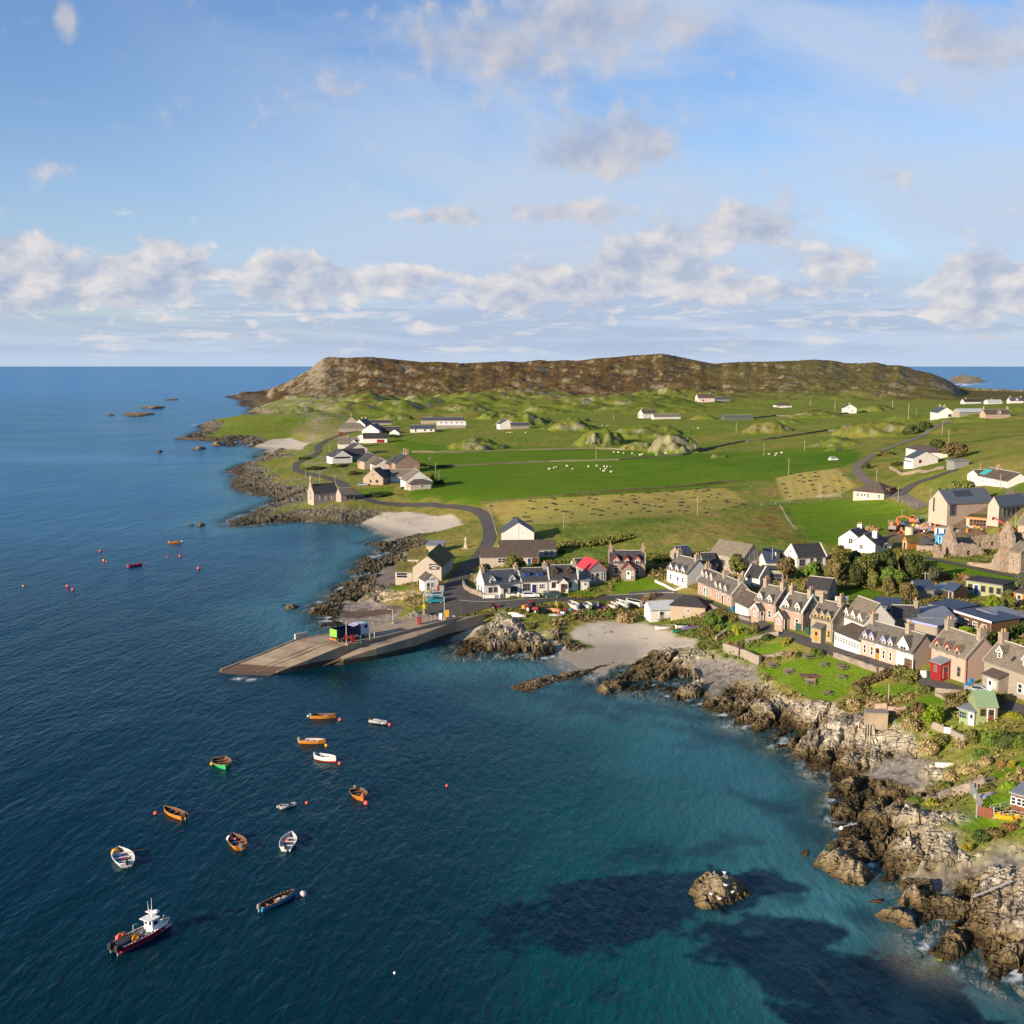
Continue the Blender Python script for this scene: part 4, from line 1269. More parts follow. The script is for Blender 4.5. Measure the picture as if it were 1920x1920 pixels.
islet('low dark reef far out, longest of the offshore reefs', Z('d',1000,270,1040,262,1100,265,1200,264,1260,258,1300,270,1200,290,1060,295),1.6, grp='far skerries', seed=314)
islet('humped reef beyond the longest offshore reef', Z('d',1160,215,1260,200,1330,195,1390,210,1370,222,1250,222),2.4, grp='far skerries', seed=315)
islet('thin low reef furthest out towards the horizon', Z('d',1375,143,1450,136,1510,140,1500,146,1400,147),1.4, grp='far skerries', seed=316)
islet('flat reef scrap left of the longest offshore reef', Z('d',840,282,900,275,945,280,900,287),1.6, grp='far skerries', seed=317)
islet('rock stub off the far point, nearest the moored brown boat', Z('d',1670,1275,1700,1258,1750,1262,1760,1275,1700,1288),1.6, seed=318)
islet('tiny twin rocks left of the rock stub off the far point', Z('d',1590,1272,1610,1264,1645,1270,1630,1280),.9, seed=319)
islet('thin dark reef parallel to the far rocky shore', Z('d',1450,497,1520,490,1660,488,1760,482,1930,482,1930,515,1780,518,1640,505),1.4, grp='far skerries', seed=320)
islet('broken reef lump off the far rocky shore', Z('d',1620,585,1680,572,1760,582,1700,592),2.0, grp='far skerries', seed=321)
islet('lone small rock furthest left off the far rocky shore', Z('d',1300,612,1340,602,1368,606,1350,622),1.8, grp='far skerries', seed=322)
islet('square dark rock just off the far rocky shore', Z('d',1815,545,1850,530,1900,540,1890,560,1830,562),2.4, grp='far skerries', seed=323)
islet('big pale rocky islet on the horizon past the hills', [(1782,716),(1792,706),(1810,704),(1835,710),(1848,716),(1815,720)],38, grp='far skerries', dark=.25, seed=324)
_win = {}
def win_mesh(w, h, frame, bars=1, rail=True, sill=None):
 key = (round(w,2), round(h,2), frame.name, bars, rail, sill.name if sill else '')
 if key not in _win:
  m = MB()
  t = .09
  for a, b, c, d in ((-w / 2,-w / 2 + t,0, h),(w / 2 - t, w / 2,0, h),(-w / 2 + t, w / 2 - t,0, t),(-w / 2 + t, w / 2 - t, h - t, h)):
   m.box(a, b,-.09,.02, c, d, frame)
  for i in range(bars):
   x = -w / 2 + w * (i + 1) / (bars + 1)
   m.box(x - .03, x + .03,-.06,.02, t, h - t, frame)
  if rail:
   m.box(-w / 2 + t, w / 2 - t,-.055,.02, h * .5 - .03, h * .5 + .03, frame)
  if sill:
   m.box(-w / 2 - .08, w / 2 + .08,-.14,.02,-.1,-.001, sill)
  g = MB()
  g.box(-w / 2 + .05, w / 2 - .05,-.02,.015,.05, h - .05, GLASS)
  _win[key] = (m.mesh('window'), g.mesh('pane'))
 return _win[key]
def door_mesh(w, h, mt, fr):
 key = ('d', round(w,2), round(h,2), mt.name, fr.name)
 if key not in _win:
  m = MB()
  m.box(-w / 2, w / 2,-.05,.02,0, h, mt)
  m.box(-w / 2 + .12,-.04,-.062,-.05,.15, h * .45, mt)
  m.box(.04, w / 2 - .12,-.062,-.05,.15, h * .45, mt)
  m.box(-w / 2 + .15, w / 2 - .15,-.058,-.05, h * .55, h - .2, GLASS if w < 1.6 else mt)
  m.box(-w / 2 - .1,-w / 2 - .002,-.09,.02,0, h + .1, fr)
  m.box(w / 2 + .002, w / 2 + .1,-.09,.02,0, h + .1, fr)
  m.box(-w / 2, w / 2,-.09,.02, h + .002, h + .1, fr)
  m.tube((w * .36,-.05, h * .48),(w * .36,-.11, h * .48),.035, n=6, mt=STEEL)
  _win[key] = (m.mesh('door'), None)
 return _win[key]
def put(parent, name, meshes, loc, rz):
 o = link(name, meshes[0], parent, loc, rz)
 if meshes[1] is not None:
  link('pane', meshes[1], o)
 return o
def gable_roof(m, L, d, eave, ridge, mt, oh=.25, og=.12, th=.16, y0=0.0, fascia=None):
 """two slabs along x over a d-deep box starting at y0"""
 s = (ridge - eave) / (d / 2)
 x0, x1 = -L / 2 - og, L / 2 + og
 ye, ze = y0 - oh, eave - oh * s
 yb = y0 + d + oh
 m.prism([(ye, ze),(y0 + d / 2, ridge),(yb, ze),(yb, ze + th),(y0 + d / 2, ridge + th * 1.2),(ye, ze + th)], 'x', x0, x1, mt)
def house(name, label, A, B=None, depth=5.2, eave=3.0, ridge=None, wall=WHITE, roof=SLATE, L=None, yaw=None, gable=False, cat='house', group=None,
   chim=(), chim_m=CHIM, dorm=(), wins=(), doors=(), porch=None, hip=False, coping=None, ridge_m=RIDGE, mono=False, frame=WPAINT, sillm=None, pots=2, dz=0.0, base=2.5, dwall=None, ch=1.2, trim=None, extra=None, fascia=None, gw=None):
 a = hit(*A)
 if B is not None and yaw is not None and yaw != 0 and L is None:
  W = abs(B[0] - A[0]) / F * a.xy.length / max(.3, math.cos(yaw))
  ex = Vector((math.cos(yaw), math.sin(yaw)))
  mid = a.xy + ex * W / 2
 elif B is not None:
  b = hit(*B)
  ex = Vector((b.x - a.x, b.y - a.y))
  W = ex.length if L is None or gable else L
  ex.normalize()
  mid = Vector(((a.x + b.x) / 2,(a.y + b.y) / 2))
  if yaw is not None:
   ex = Vector((math.cos(yaw), math.sin(yaw)))
 else:
  ex = Vector((math.cos(yaw), math.sin(yaw)))
  mid = a.xy
  W = L
 nin = Vector((-ex.y, ex.x))                # into the house from the front
 if gable:                                  # the measured side is a gable; depth is the length along the ridge
  Ln, dp = depth,(W if B is not None else L)
  org = mid + ex * dp / 2 + nin * Ln / 2
  X = nin
 else:
  Ln, dp = W, depth
  org = mid
  X = ex
 Yv = Vector((-X.y, X.x))
 zs = [ground(*(org + X * sx * Ln / 2 + Yv * sy * dp)) for sx in (-1,0,1) for sy in (0,.5,1)]
 zb = (sum(zs) / len(zs) + zs[3]) / 2 if gable else sum(zs[i] for i in (0,3,6)) / 3
 zb += dz + .1
 t = thing(name, label, cat,(org.x, org.y, zb), math.atan2(X.y, X.x), group)
 if ridge is None:
  ridge = eave + min(2.6, dp * .48)
 m = MB()
 hl = Ln / 2
 if mono:
  m.prism([(0,-base),(0, eave),(dp, ridge),(dp,-base)], 'x',-hl, hl, wall)
 elif hip:
  m.box(-hl, hl,0, dp,-base, eave, wall)
 else:
  m.prism([(0,-base),(0, eave),(dp / 2, ridge),(dp, eave),(dp,-base)], 'x',-hl, hl, wall)
 if trim:
  for sx in (-1,1):
   m.box(sx * hl - .05, sx * hl + .05,-.06,.06,-base, eave - .02, trim)
 m.build('wall', t)
 if gw:                                     # rough rubble gables
  for x in (-hl - .05, hl + .004):
   m = MB()
   m.prism([(.02,-base),(.02, eave - .04),(dp / 2, ridge - .06),(dp - .02, eave - .04),(dp - .02,-base)], 'x', x, x + .046, gw)
   m.build('gable', t)
 m = MB()
 sl = (ridge - eave) / (dp / 2)
 if mono:
  k = (ridge - eave) / dp
  m.prism([(-.3, eave - .3 * k + .02),(dp + .3, ridge + .3 * k + .02),(dp + .3, ridge + .3 * k + .2),(-.3, eave - .3 * k + .2)], 'x',-hl - .25, hl + .25, roof)
  if fascia:
   m.box(-hl - .25, hl + .25,-.36,-.302, eave - .3 * k - .12, eave - .3 * k + .22, fascia)
 elif hip:
  o = .35
  r0 = max(hl - dp / 2,.05)
  ze = eave - .12
  vs = [(-hl - o,-o, ze),(hl + o,-o, ze),(hl + o, dp + o, ze),(-hl - o, dp + o, ze),(-r0, dp / 2, ridge),(r0, dp / 2, ridge),(-hl - o,-o, ze - .15),(hl + o,-o, ze - .15),(hl + o, dp + o, ze - .15),(-hl - o, dp + o, ze - .15)]
  m.poly(vs, [(0,1,5,4),(1,2,5),(2,3,4,5),(3,0,4),(6,7,1,0),(7,8,2,1),(8,9,3,2),(9,6,0,3),(9,8,7,6)], roof)
 else:
  gable_roof(m, Ln, dp, eave, ridge, roof, og=.12 if coping is None else -.1)
 ro = m.build('roof', t)
 if not hip:
  m = MB()
  m.tube((-hl - .1,-.32 if mono else -.3, eave - .3 * (sl if not mono else .05) - .02),(hl + .1,-.32 if mono else -.3, eave - .3 * (sl if not mono else .05) - .02),.06, n=6, mt=GREYP if fascia is None else fascia)
  m.tube((hl - .25,-.06,-.2),(hl - .25,-.06, eave - .1),.05, n=6, mt=GREYP)
  m.build('gutter', t)
 if not mono and not hip and ridge_m is not None:
  m = MB()
  m.prism([(dp / 2 - .17, ridge + .13),(dp / 2, ridge + .27),(dp / 2 + .17, ridge + .13)], 'x',-hl - .1, hl + .1, ridge_m)
  m.build('ridge_tiles', ro)
 if coping is not None:
  for sx in (-1,1):
   m = MB()
   x0, x1 = (sx * hl - .14, sx * hl + .14)
   for s0 in (0,1):
    y0_, y1_ = ((-.3, dp / 2) if s0 == 0 else (dp + .3, dp / 2))
    z0_ = eave - .3 * sl
    m.prism([(y0_, z0_ - .05),(y0_, z0_ + .36),(y1_, ridge + .40),(y1_, ridge - .05)], 'x', x0, x1, coping)
   m.build('coping', ro)
 for c in chim:
  x = (c[0] - .5) * Ln
  yc = dp / 2 if len(c) < 2 else c[1] * dp
  hh = ch if len(c) < 3 else c[2]
  w = .45 if Ln > 5 else .3
  x = min(max(x,-hl + w + .02), hl - w - .02)
  m = MB()
  zt = ridge + hh
  m.box(x - w, x + w, yc - .62, yc + .62, ridge - 1.0, zt, chim_m)
  m.box(x - w - .08, x + w + .08, yc - .7, yc + .7, zt + .003, zt + .16, chim_m)
  for i in range(pots):
   yy = yc + (i - (pots - 1) / 2) * .55
   m.tube((x, yy, zt + .16),(x, yy, zt + .75),.16,.12,8, POT)
  m.build('chimney', ro)
 dw = dwall or wall
 for dd in dorm:                            # (t, kind, width, trim material)
  tt, kind = dd[0], dd[1]
  w = dd[2] if len(dd) > 2 else 1.25
  tm = dd[3] if len(dd) > 3 and dd[3] is not None else WPAINT
  wl = dd[4] if len(dd) > 4 else dw
  x = (tt - .5) * Ln
  if kind == 'g':                        # wall-head dormer, front flush with the wall
   yf, z0_, zt = -.04, eave - .75, eave + .75
  else:                                  # set back on the slope
   yf = .75
   z0_, zt = eave + yf * sl - .15, eave + yf * sl + 1.05
  ap = zt + w * .62
  m = MB()
  yb = lambda z: max((z - eave) / sl + .1, yf + .1)
  if kind == 'b':                        # box dormer with a shallow roof
   ap = zt
   m.prism([(yf, z0_),(yf, zt),(yb(zt), zt),(yb(z0_), z0_)], 'x', x - w / 2, x + w / 2, wl)
   dm = m.build('dormer', t)
   m = MB()
   m.prism([(yf - .12, zt - .02),(yf - .12, zt + .1),(yb(zt + .25), zt + .32),(yb(zt + .1), zt + .1)], 'x', x - w / 2 - .1, x + w / 2 + .1, roof)
   m.build('dormer_roof', dm)
  else:
   vs = [(x - w / 2, yf, z0_),(x + w / 2, yf, z0_),(x + w / 2, yf, zt),(x, yf, ap),(x - w / 2, yf, zt),(x - w / 2, yb(zt), zt),(x + w / 2, yb(zt), zt),(x - w / 2, yb(z0_), z0_),(x + w / 2, yb(z0_), z0_),(x, yb(ap), ap)]
   m.poly(vs, [(0,1,2,3,4),(0,4,5,7),(1,8,6,2),(4,3,9,5),(2,6,9,3)], wl)
   dm = m.build('dormer', t)
   m = MB()
   k = (ap - zt) / (w / 2)
   o = .14
   for sx in (-1,1):
    e = x + sx * (w / 2 + o)
    ze = zt - o * k
    vs = [(x, yf - .16, ap + .02),(e, yf - .16, ze + .02),(e, yb(ze), ze + .02),(x, yb(ap), ap + .02),(x, yf - .16, ap + .14),(e, yf - .16, ze + .14),(e, yb(ze) + .1, ze + .14),(x, yb(ap) + .12, ap + .14)]
    fs = [(0,1,2,3),(4,7,6,5),(0,4,5,1),(1,5,6,2),(2,6,7,3),(3,7,4,0)]
    m.poly(vs, fs, roof)
    m.face([(x, yf - .175, ap - .16),(e, yf - .175, ze - .16),(e, yf - .175, ze + .15),(x, yf - .175, ap + .15)][::1 if sx < 0 else -1], tm)
   m.build('dormer_roof', dm)
  wm = win_mesh(min(w * .62,1.5), zt - z0_ - .30 if kind != 'g' else 1.25, frame if kind != 'b' else tm,1 if w > 1.5 else 0)
  zz = z0_ + .2 if kind != 'g' else zt - 1.35
  mm = MB()
  o = link('window', wm[0], dm,(x, yf - .01, zz))
  link('pane', wm[1], dm,(x, yf - .01, zz))
 for wv in wins:                            # (face, t, z, w, h, bars, frame)
  fc, tt, z, w, h = wv[:5]
  bars = wv[5] if len(wv) > 5 else 0
  fr = wv[6] if len(wv) > 6 else frame
  ms = win_mesh(w, h, fr, bars, h > .9, sillm)
  if fc == 'F':
   put(t, 'window', ms,((tt - .5) * Ln,0, z),0)
  elif fc == 'K':
   put(t, 'window', ms,((tt - .5) * Ln, dp, z), math.pi)
  elif fc == 'L':
   put(t, 'window', ms,(-hl, tt * dp, z),-math.pi / 2)
  elif fc == 'S':                        # skylight on the front slope
   m = MB()
   y = z * dp / 2
   zc = eave + y * sl + .26
   q = [((tt - .5) * Ln + sx * w / 2, y + sy * h / 2 / math.hypot(1, sl), zc + sy * h / 2 * sl / math.hypot(1, sl)) for sx, sy in ((-1,-1),(1,-1),(1,1),(-1,1))]
   m.poly(q + [(p[0], p[1], p[2] - .12) for p in q], [(0,1,2,3),(0,4,5,1),(1,5,6,2),(2,6,7,3),(3,7,4,0)], GLASS)
   m.build('skylight', ro)
  else:
   put(t, 'window', ms,(hl, tt * dp, z), math.pi / 2)
 for dv in doors:                           # (face, t, w, h, material)
  fc, tt, w, h, mt = dv
  ms = door_mesh(w, h, mt, frame)
  loc, rz = {'F': (((tt - .5) * Ln,0,0),0), 'L': ((-hl, tt * dp,0),-math.pi / 2), 'R': ((hl, tt * dp,0), math.pi / 2), 'K': (((tt - .5) * Ln, dp,0), math.pi)}[fc]
  put(t, 'door', ms, loc, rz)
 if porch:                                  # dict: t, w, d, h, kind, wall, roof, door side
  x = (porch['t'] - .5) * Ln
  w, d, h = porch.get('w',2.0), porch.get('d',1.6), porch.get('h',2.2)
  pw, pr = porch.get('wall', wall), porch.get('roof', roof)
  m = MB()
  ap = h + (w * .5 if porch.get('kind', 'g') == 'g' else .0)
  if porch.get('kind', 'g') == 'g':
   m.prism([(x - w / 2,-base),(x + w / 2,-base),(x + w / 2, h),(x, ap),(x - w / 2, h)], 'y',-d,-.003, pw)
  else:
   m.prism([(-d,-base),(-d, h),(-.003, h + .7),(-.003,-base)], 'x', x - w / 2, x + w / 2, pw)
  p = m.build('porch', t)
  m = MB()
  if porch.get('kind', 'g') == 'g':
   o = .15
   k = (ap - h) / (w / 2)
   m.prism([(x - w / 2 - o, h - o * k + .01),(x, ap + .01),(x + w / 2 + o, h - o * k + .01),(x + w / 2 + o, h - o * k + .14),(x, ap + .15),(x - w / 2 - o, h - o * k + .14)], 'y',-d - .12,-.004, pr)
   if porch.get('trim'):
    for sx in (-1,1):
     m.face([(x,-d - .13, ap - .16),(x + sx * (w / 2 + o),-d - .13, h - o * k - .16),(x + sx * (w / 2 + o),-d - .13, h - o * k + .15),(x,-d - .13, ap + .16)][::1 if sx < 0 else -1], porch['trim'])
  else:
   m.prism([(-d - .15, h + .0),(-.004, h + .75),(-.004, h + .88),(-d - .15, h + .13)], 'x', x - w / 2 - .12, x + w / 2 + .12, pr)
  m.build('porch_roof', p)
  side = porch.get('door', 'F')
  ms = door_mesh(.9, min(2.0, h - .1), porch.get('dm', WPAINT), frame)
  if side == 'F':
   link('door', ms[0], p,(x,-d,0))
  elif side == 'R':
   link('door', ms[0], p,(x + w / 2,-d / 2,0), math.pi / 2)
  if porch.get('win', True):
   wx = x if side != 'F' else x + w * .3
   ww = .7 if side != 'F' else .5
   if side != 'F' or w > 2.4:
    ms = win_mesh(ww,1.1, frame)
    o = link('window', ms[0], p,(wx,-d,.85))
    link('pane', ms[1], p,(wx,-d,.85))
 if extra:
  extra(t, Ln, dp, eave, ridge)
 return t
WIN = lambda *ts, z=.8, w=1.0, h=1.35, bars=0, f='F', fr=None: [(f, t_, z, w, h, bars) + ((fr,) if fr else ()) for t_ in ts]
house('cottage', 'white end-of-row cottage with two white gabled dormers, nearest the pier', Z('E',145,742), Z('E',519,712),5.6,3.1,5.7, WHITE, BSLATE, chim=[(0,.5,.9),(1,.5,.9)], dorm=[(.23, 'g',1.5),(.76, 'g',1.5)],
  wins=WIN(.17,.31) + WIN(.80, z=.7, w=1.9, h=1.3, bars=1) + WIN(.3,.7, f='L', w=.8), porch=dict(t=.52, w=2.4, d=1.5, h=2.0, kind='l', dm=BROWNP), frame=GREYP, coping=WHITE)
house('cottage', 'white mid-row cottage with two bright blue box dormers', Z('E',521,712), Z('E',792,694),5.6,3.0,5.6, WHITE, DSLATE, chim=[(.97,.5,1.0)], dorm=[(.2, 'b',1.7, BLUEP, BLUEP),(.7, 'b',1.7, BLUEP, BLUEP)],
  wins=WIN(.18, z=.5, w=1.9, h=1.8, bars=2, fr=GREYP) + WIN(.74, z=.9, w=1.3, h=1.2, bars=1) + [('S',.46,.45,.6,.8)], doors=[('F',.47,1.1,2.0, NAVY)])
house('cottage', 'white row cottage with brown gabled dormers and a white gabled porch', Z('E',796,694), Z('E',1085,680),5.8,3.1,5.9, WHITE, DSLATE, chim=[(.93,.5,1.0)], dorm=[(.22, 'r',1.4, BROWNP, BROWNP),(.72, 'r',1.4, BROWNP, BROWNP)],
  wins=WIN(.16,.72, w=1.0, h=1.5) + [('S',.47,.5,.6,.8)], porch=dict(t=.45, w=2.6, d=1.6, h=2.2, dm=BROWNP), frame=BROWNP, coping=WHITE)
house('garage', 'grey boarded outbuilding with a bright red sheet roof', Z('E',1190,622), Z('E',1378,618),7.5,2.9,4.9, GREYP, REDROOF, gable=True, cat='building', ridge_m=REDROOF, yaw=R(20),
  wins=[('L',.28,.3,1.1,1.9,1),('L',.72,.3,1.1,1.9,1),('S',.6,.5,.6,.8)], doors=[('L',.5,1.5,2.1, GREYP)])
house('outbuilding', 'long dark-roofed outbuilding behind the red-roofed garage', Z('E',1060,500), Z('E',1215,478),3.5,2.0,3.0, WHITE, DARKF, cat='building', wins=WIN(.3,.7, w=.7, h=.8))
house('shed', 'small white flat-roofed shed beside the red-roofed garage', Z('E',1118,676), Z('E',1205,668),2.2,2.2,2.35, WHITE, FELT, mono=True, cat='shed', doors=[('F',.5,.8,1.8, WPAINT)])
house('house', 'tall red stone house with red-trimmed dormers and porch on the lawn', Z('E',1395,556), Z('E',1758,545),6,3.8,6.3, REDSTONE, DSLATE, chim=[(0,.5,1.3),(1,.5,1.3)], chim_m=REDSTONE, dorm=[(.2, 'g',1.7, REDP),(.49, 'g',1.3, REDP),(.78, 'g',1.7, REDP)],
  wins=WIN(.2,.78, z=.9, w=1.2, h=1.6), porch=dict(t=.53, w=3.4, d=2.6, h=2.4, trim=REDP, wall=STONE), coping=CHIM)
house('hall', 'big white-gabled hall with a slate-blue roof behind the long low roofs', Z('E',332,232), Z('E',650,232),12,2.8,5.8, WHITE, BSLATE, gable=True, cat='hall', wins=[('L',.5,.5,.12,5.2,0)], ridge_m=BSLATE, yaw=R(2))
house('hall', 'low brown-roofed hall with a cream end wall and wide windows', Z('E',300,395), Z('E',880,388),7.5,2.7,4.6, CREAM, BROWNT, cat='hall', wins=WIN(.83,.9, z=.9, w=1.6, h=1.5, bars=1), ridge_m=BROWNT, yaw=R(3))
house('hall', 'nearer low brown-roofed wing with a blue door, behind the white row', Z('E',110,465), Z('E',705,462),6.5,2.5,4.3, CREAM, BROWNT, cat='hall', wins=WIN(.93, z=.8, w=1.7, h=1.3, bars=2, fr=OWOOD) + WIN(.33,.4, z=.8, w=1.2), doors=[('F',.835,.95,2.0, BLUEP)], ridge_m=BROWNT, yaw=R(3))
def shed_sign(t, L, d, e, r):
 m = MB()
 m.box(-L / 2 - .09,-L / 2 - .006,.55,3.15,3.0,4.5, DSLATE)
 for i in range(15):
  a = -1 + 2 * i / 14
  y = 1.85 - a * 1.05
  z = 4.12 - a * a * .28
  m.box(-L / 2 - .12,-L / 2 - .091, y - .055, y + .035, z - .14, z + .1, WPAINT)
 for i in range(9):
  a = -1 + 2 * i / 8
  m.box(-L / 2 - .12,-L / 2 - .091,1.85 - a * .6 - .05,1.85 - a * .6 + .05,3.3,3.48 + .14 * (1 - a * a), WPAINT)
 m.build('sign', t)
def wing(t, L, d, e, r):
 shed_sign(t, L, d, e, r)
house('ferry_shed', 'big cream harbour shed with a black sign on its gable', Z('O',790,905), Z('O',1372,905),20,3.6,6.6, CREAM, MOSS, gable=True, cat='building', ridge_m=MOSS, extra=wing, wins=WIN(.3,.5,.7, f='F', z=1.6, w=1.6, h=1.4, bars=1), yaw=R(-6))
house('shed_wing', 'low cream wing with a yellow-mossed roof joined to the harbour shed', Z('O',440,920), Z('O',800,920),7.0,3.3,5.2, CREAM, MOSS, cat='building', wins=[('F',.38,1.5,3.0,1.5,0)], ridge_m=None, yaw=R(-6))
house('shed_wing', 'rear mossy-roofed wing on the seaward side of the harbour shed', Z('O',690,640), Z('O',1040,640),7.0,3.0,5.2, CREAM, MOSS, cat='building', ridge_m=None, yaw=R(-6))
house('outbuilding', 'pale flat-roofed block behind the mossy harbour shed', Z('O',1060,330), Z('O',1400,330),5,2.4,3.0, CREAM, FELT, cat='building', mono=True, yaw=R(-6))
def ticket_sign(t, L, d, e, r):
 m = MB()
 for i in range(10):
  if i == 3:
   continue
  m.box(-L / 2 - .035,-L / 2 - .004, d / 2 + 1.0 - i * .22 - .06, d / 2 + 1.0 - i * .22 + .06, e + .15, e + .42, NAVY)
 m.build('lettering', t)
house('ticket_office', 'tiny white gabled office with blue lettering by the forecourt', Z('O',1022,1085), Z('O',1300,1050),4.6,2.5,4.0, WHITE, BROWNT, gable=True, cat='office', extra=ticket_sign, wins=[('L',.45,.7,.7,1.2,0),('S',.35,.5,.4,.4),('S',.6,.4,.4,.4)], doors=[('L',.72,.9,1.9, GREYP)], trim=None, yaw=R(20))
house('house', 'long white house with three dormers and climbing plants by the lawn', Z('F',268,580), Z('F',470,655),6.6,3.4,6.4, WHITE, SLATE, chim=[(.02,.5,1.2),(.93,.5,1.2)], dorm=[(.2, 'g',1.3, LILAC),(.5, 'g',1.3, LILAC),(.8, 'g',1.3, LILAC)],
  wins=WIN(.2,.8, w=.9) + WIN(.42, w=.6), doors=[('F',.55,.9,2.0, LILAC)])
house('house', 'dark slate rear wing behind the white three-dormer house', Z('F',640,560), Z('F',770,520),5.5,3.0,5.4, GREYR, DSLATE, wins=[('S',.3,.6,.6,.9),('S',.6,.6,.6,.9)], chim=[])
house('outbuilding', 'blue-roofed outbuilding on the grass behind the white three-dormer house', Z('F',395,400), Z('F',515,372),4.0,2.2,3.6, GREYR, BLUEF, cat='building')
house('outbuilding', 'low dark-roofed hut beside the shop', Z('F',745,470), Z('F',835,470),4.0,2.3,3.5, GREYR, DARKF, cat='building')
def shop_sign(t, L, d, e, r):
 m = MB()
 yc = d / 2
 x = -L / 2
 m.box(x - .08, x - .004, yc - 1.15, yc + 1.15,2.3,2.72, WPAINT)
 for s in (-1,1):
  m.box(x - .09, x - .004, yc + s * 1.5 - .34, yc + s * 1.5 + .34,2.3,2.72, REDP)
 for i in range(7):
  if i == 3:
   continue
  m.box(x - .1, x - .081, yc + .85 - i * .28 - .07, yc + .85 - i * .28 + .07,2.4,2.62, NAVY)
 m.build('sign', t)
house('shop', 'grey two-storey shop with a red and white sign over the door', Z('P',530,560), Z('P',858,562),12,3.7,6.8, GREYB, STONESL, gable=True, cat='shop', extra=shop_sign, yaw=R(32),
  wins=[('L',.62,3.3,.9,1.3,1),('L',.34,3.3,.9,1.3,1),('L',.86,.7,.9,1.2,0),('L',.16,.7,.9,1.2,0),('K',.3,1,1.3,1.4,1),('K',.6,1,1.3,1.4,1)], doors=[('L',.52,1.2,1.9, BROWNP)], ridge_m=MOSS, frame=GREYP)
house('house', 'long white house with a steep black roof among the trees', Z('P',1365,470), Z('P',1825,420),6,2.5,5.0, WHITE, DARKF, wins=WIN(.18, z=.2, w=1.6, h=1.7, bars=1, fr=GREYP) + WIN(.5, z=.8, w=.8, fr=GREYP) + WIN(.76, z=.8, w=1.6, bars=1, fr=GREYP) + [('L',.5,3.2,.5,.6,0, GREYP)], chim=[], ridge_m=DARKF, coping=WHITE)
house('annex', 'small white annex with a dark blue gabled roof beside the shop', Z('P',880,530), Z('P',1060,500),5,2.3,4.2, WHITE, BLUEF, cat='building', ridge_m=None)
house('annex', 'white box annex between the shop and the black-roofed house', Z('P',1040,420), Z('P',1140,400),4,3.2,3.5, WHITE, BLUEF, cat='building', mono=True, wins=WIN(.8, z=1.5, w=.7, h=1.2, fr=BROWNP))
house('carport', 'long low open store with a green fascia below the shop', Z('P',800,700), Z('P',1160,680),5,2.6,2.9, GREYB, BROWNT, cat='building', mono=True, fascia=GREENP, wins=WIN(.25,.7, z=.2, w=2.4, h=1.9, fr=GREYP))
house('outbuilding', 'dark pitched-roof store with white edging behind the pink row', Z('P',560,745), Z('P',790,760),5,2.3,4.4, WHITE, DARKF, cat='building', wins=[('S',.3,.5,.6,.9)], coping=WHITE, ridge_m=None)
house('terrace_house', 'long pink terrace with six little dormers and a turquoise door', Z('F',575,712), Z('F',920,850),4.6,3.1,5.6, PINK, SLATE, chim=[(.02,.5,1.1),(.55,.5,1.1),(.98,.5,1.1)],
  dorm=[(.06, 'r',1.0),(.18, 'r',1.0),(.32, 'r',1.0),(.55, 'g',1.1, WPAINT),(.68, 'g',1.1, WPAINT),(.82, 'g',1.1, WPAINT)], wins=WIN(.1,.38,.6,.9, w=.9, h=1.2) + [('R',.5,1.0,.3,.5,0)], doors=[('F',.22,.9,2.0, TURQ),('F',.74,.9,2.0, BROWNP)], coping=RIDGE, gw=STONE)
house('annex', 'low whitewashed annex with two tiny windows in the main row', Z('F',952,905), Z('F',1085,940),5.0,2.4,4.6, WHITE, BROWNT, cat='building', wins=WIN(.3,.75, z=1.0, w=.6, h=.7), ridge_m=RIDGE, doors=[('R',.5,.9,1.9, BROWNP)])
house('cottage', 'pink granite cottage with a white porch door, next to the whitewashed annex', Z('F',1152,968), Z('F',1352,995),5.2,4.0,6.8, PINK, SLATE, chim=[(.02,.5,1.2),(.98,.5,1.2)], dorm=[(.24, 'g',1.2, WPAINT),(.72, 'g',1.2, WPAINT)], wins=WIN(.15,.72, w=.9, h=1.5),
  porch=dict(t=.3, w=2.2, d=1.8, h=2.3, door='R', trim=WPAINT, dm=WPAINT), coping=CHIM, gw=STONE)
house('cottage', 'pink granite cottage with a dark porch doorway, second of the matching pair', Z('F',1408,1050), Z('F',1625,1085),5.2,4.0,6.8, PINK, SLATE, chim=[(.02,.5,1.2),(.98,.5,1.2)], dorm=[(.26, 'g',1.2, WPAINT),(.76, 'g',1.2, WPAINT)], wins=WIN(.12,.74, w=.9, h=1.5),
  porch=dict(t=.2, w=2.2, d=1.9, h=2.3, door='R', trim=WPAINT, dm=BROWNP), coping=WPAINT, gw=STONE)
house('house', 'grey harled house with bright yellow window surrounds', Z('H',1020,880), Z('H',1282,925),5.6,4.2,7.0, GREYR, SLATE, chim=[(.02,.5,1.2),(.98,.5,1.4)], dorm=[(.22, 'g',1.2, GREYR),(.52, 'g',1.2, GREYR),(.8, 'g',1.2, GREYR)], wins=WIN(.2,.84, w=.7, h=1.4), frame=YELL, sillm=YELL,
  porch=dict(t=.5, w=2.2, d=1.4, h=2.4, kind='l', dm=OWOOD), coping=GREYR)
house('house', 'big stone-slated house rising behind the white sun lounge', Z('H',1400,870), Z('H',1650,960),6.4,4.3,7.6, WHITE, STONESL, dorm=[(.2, 'g',1.2, WPAINT),(.52, 'g',1.2, WPAINT),(.84, 'g',1.2, WPAINT)], ridge_m=RIDGE, chim=[])
def lounge(t, L, d, e, r):
 pass
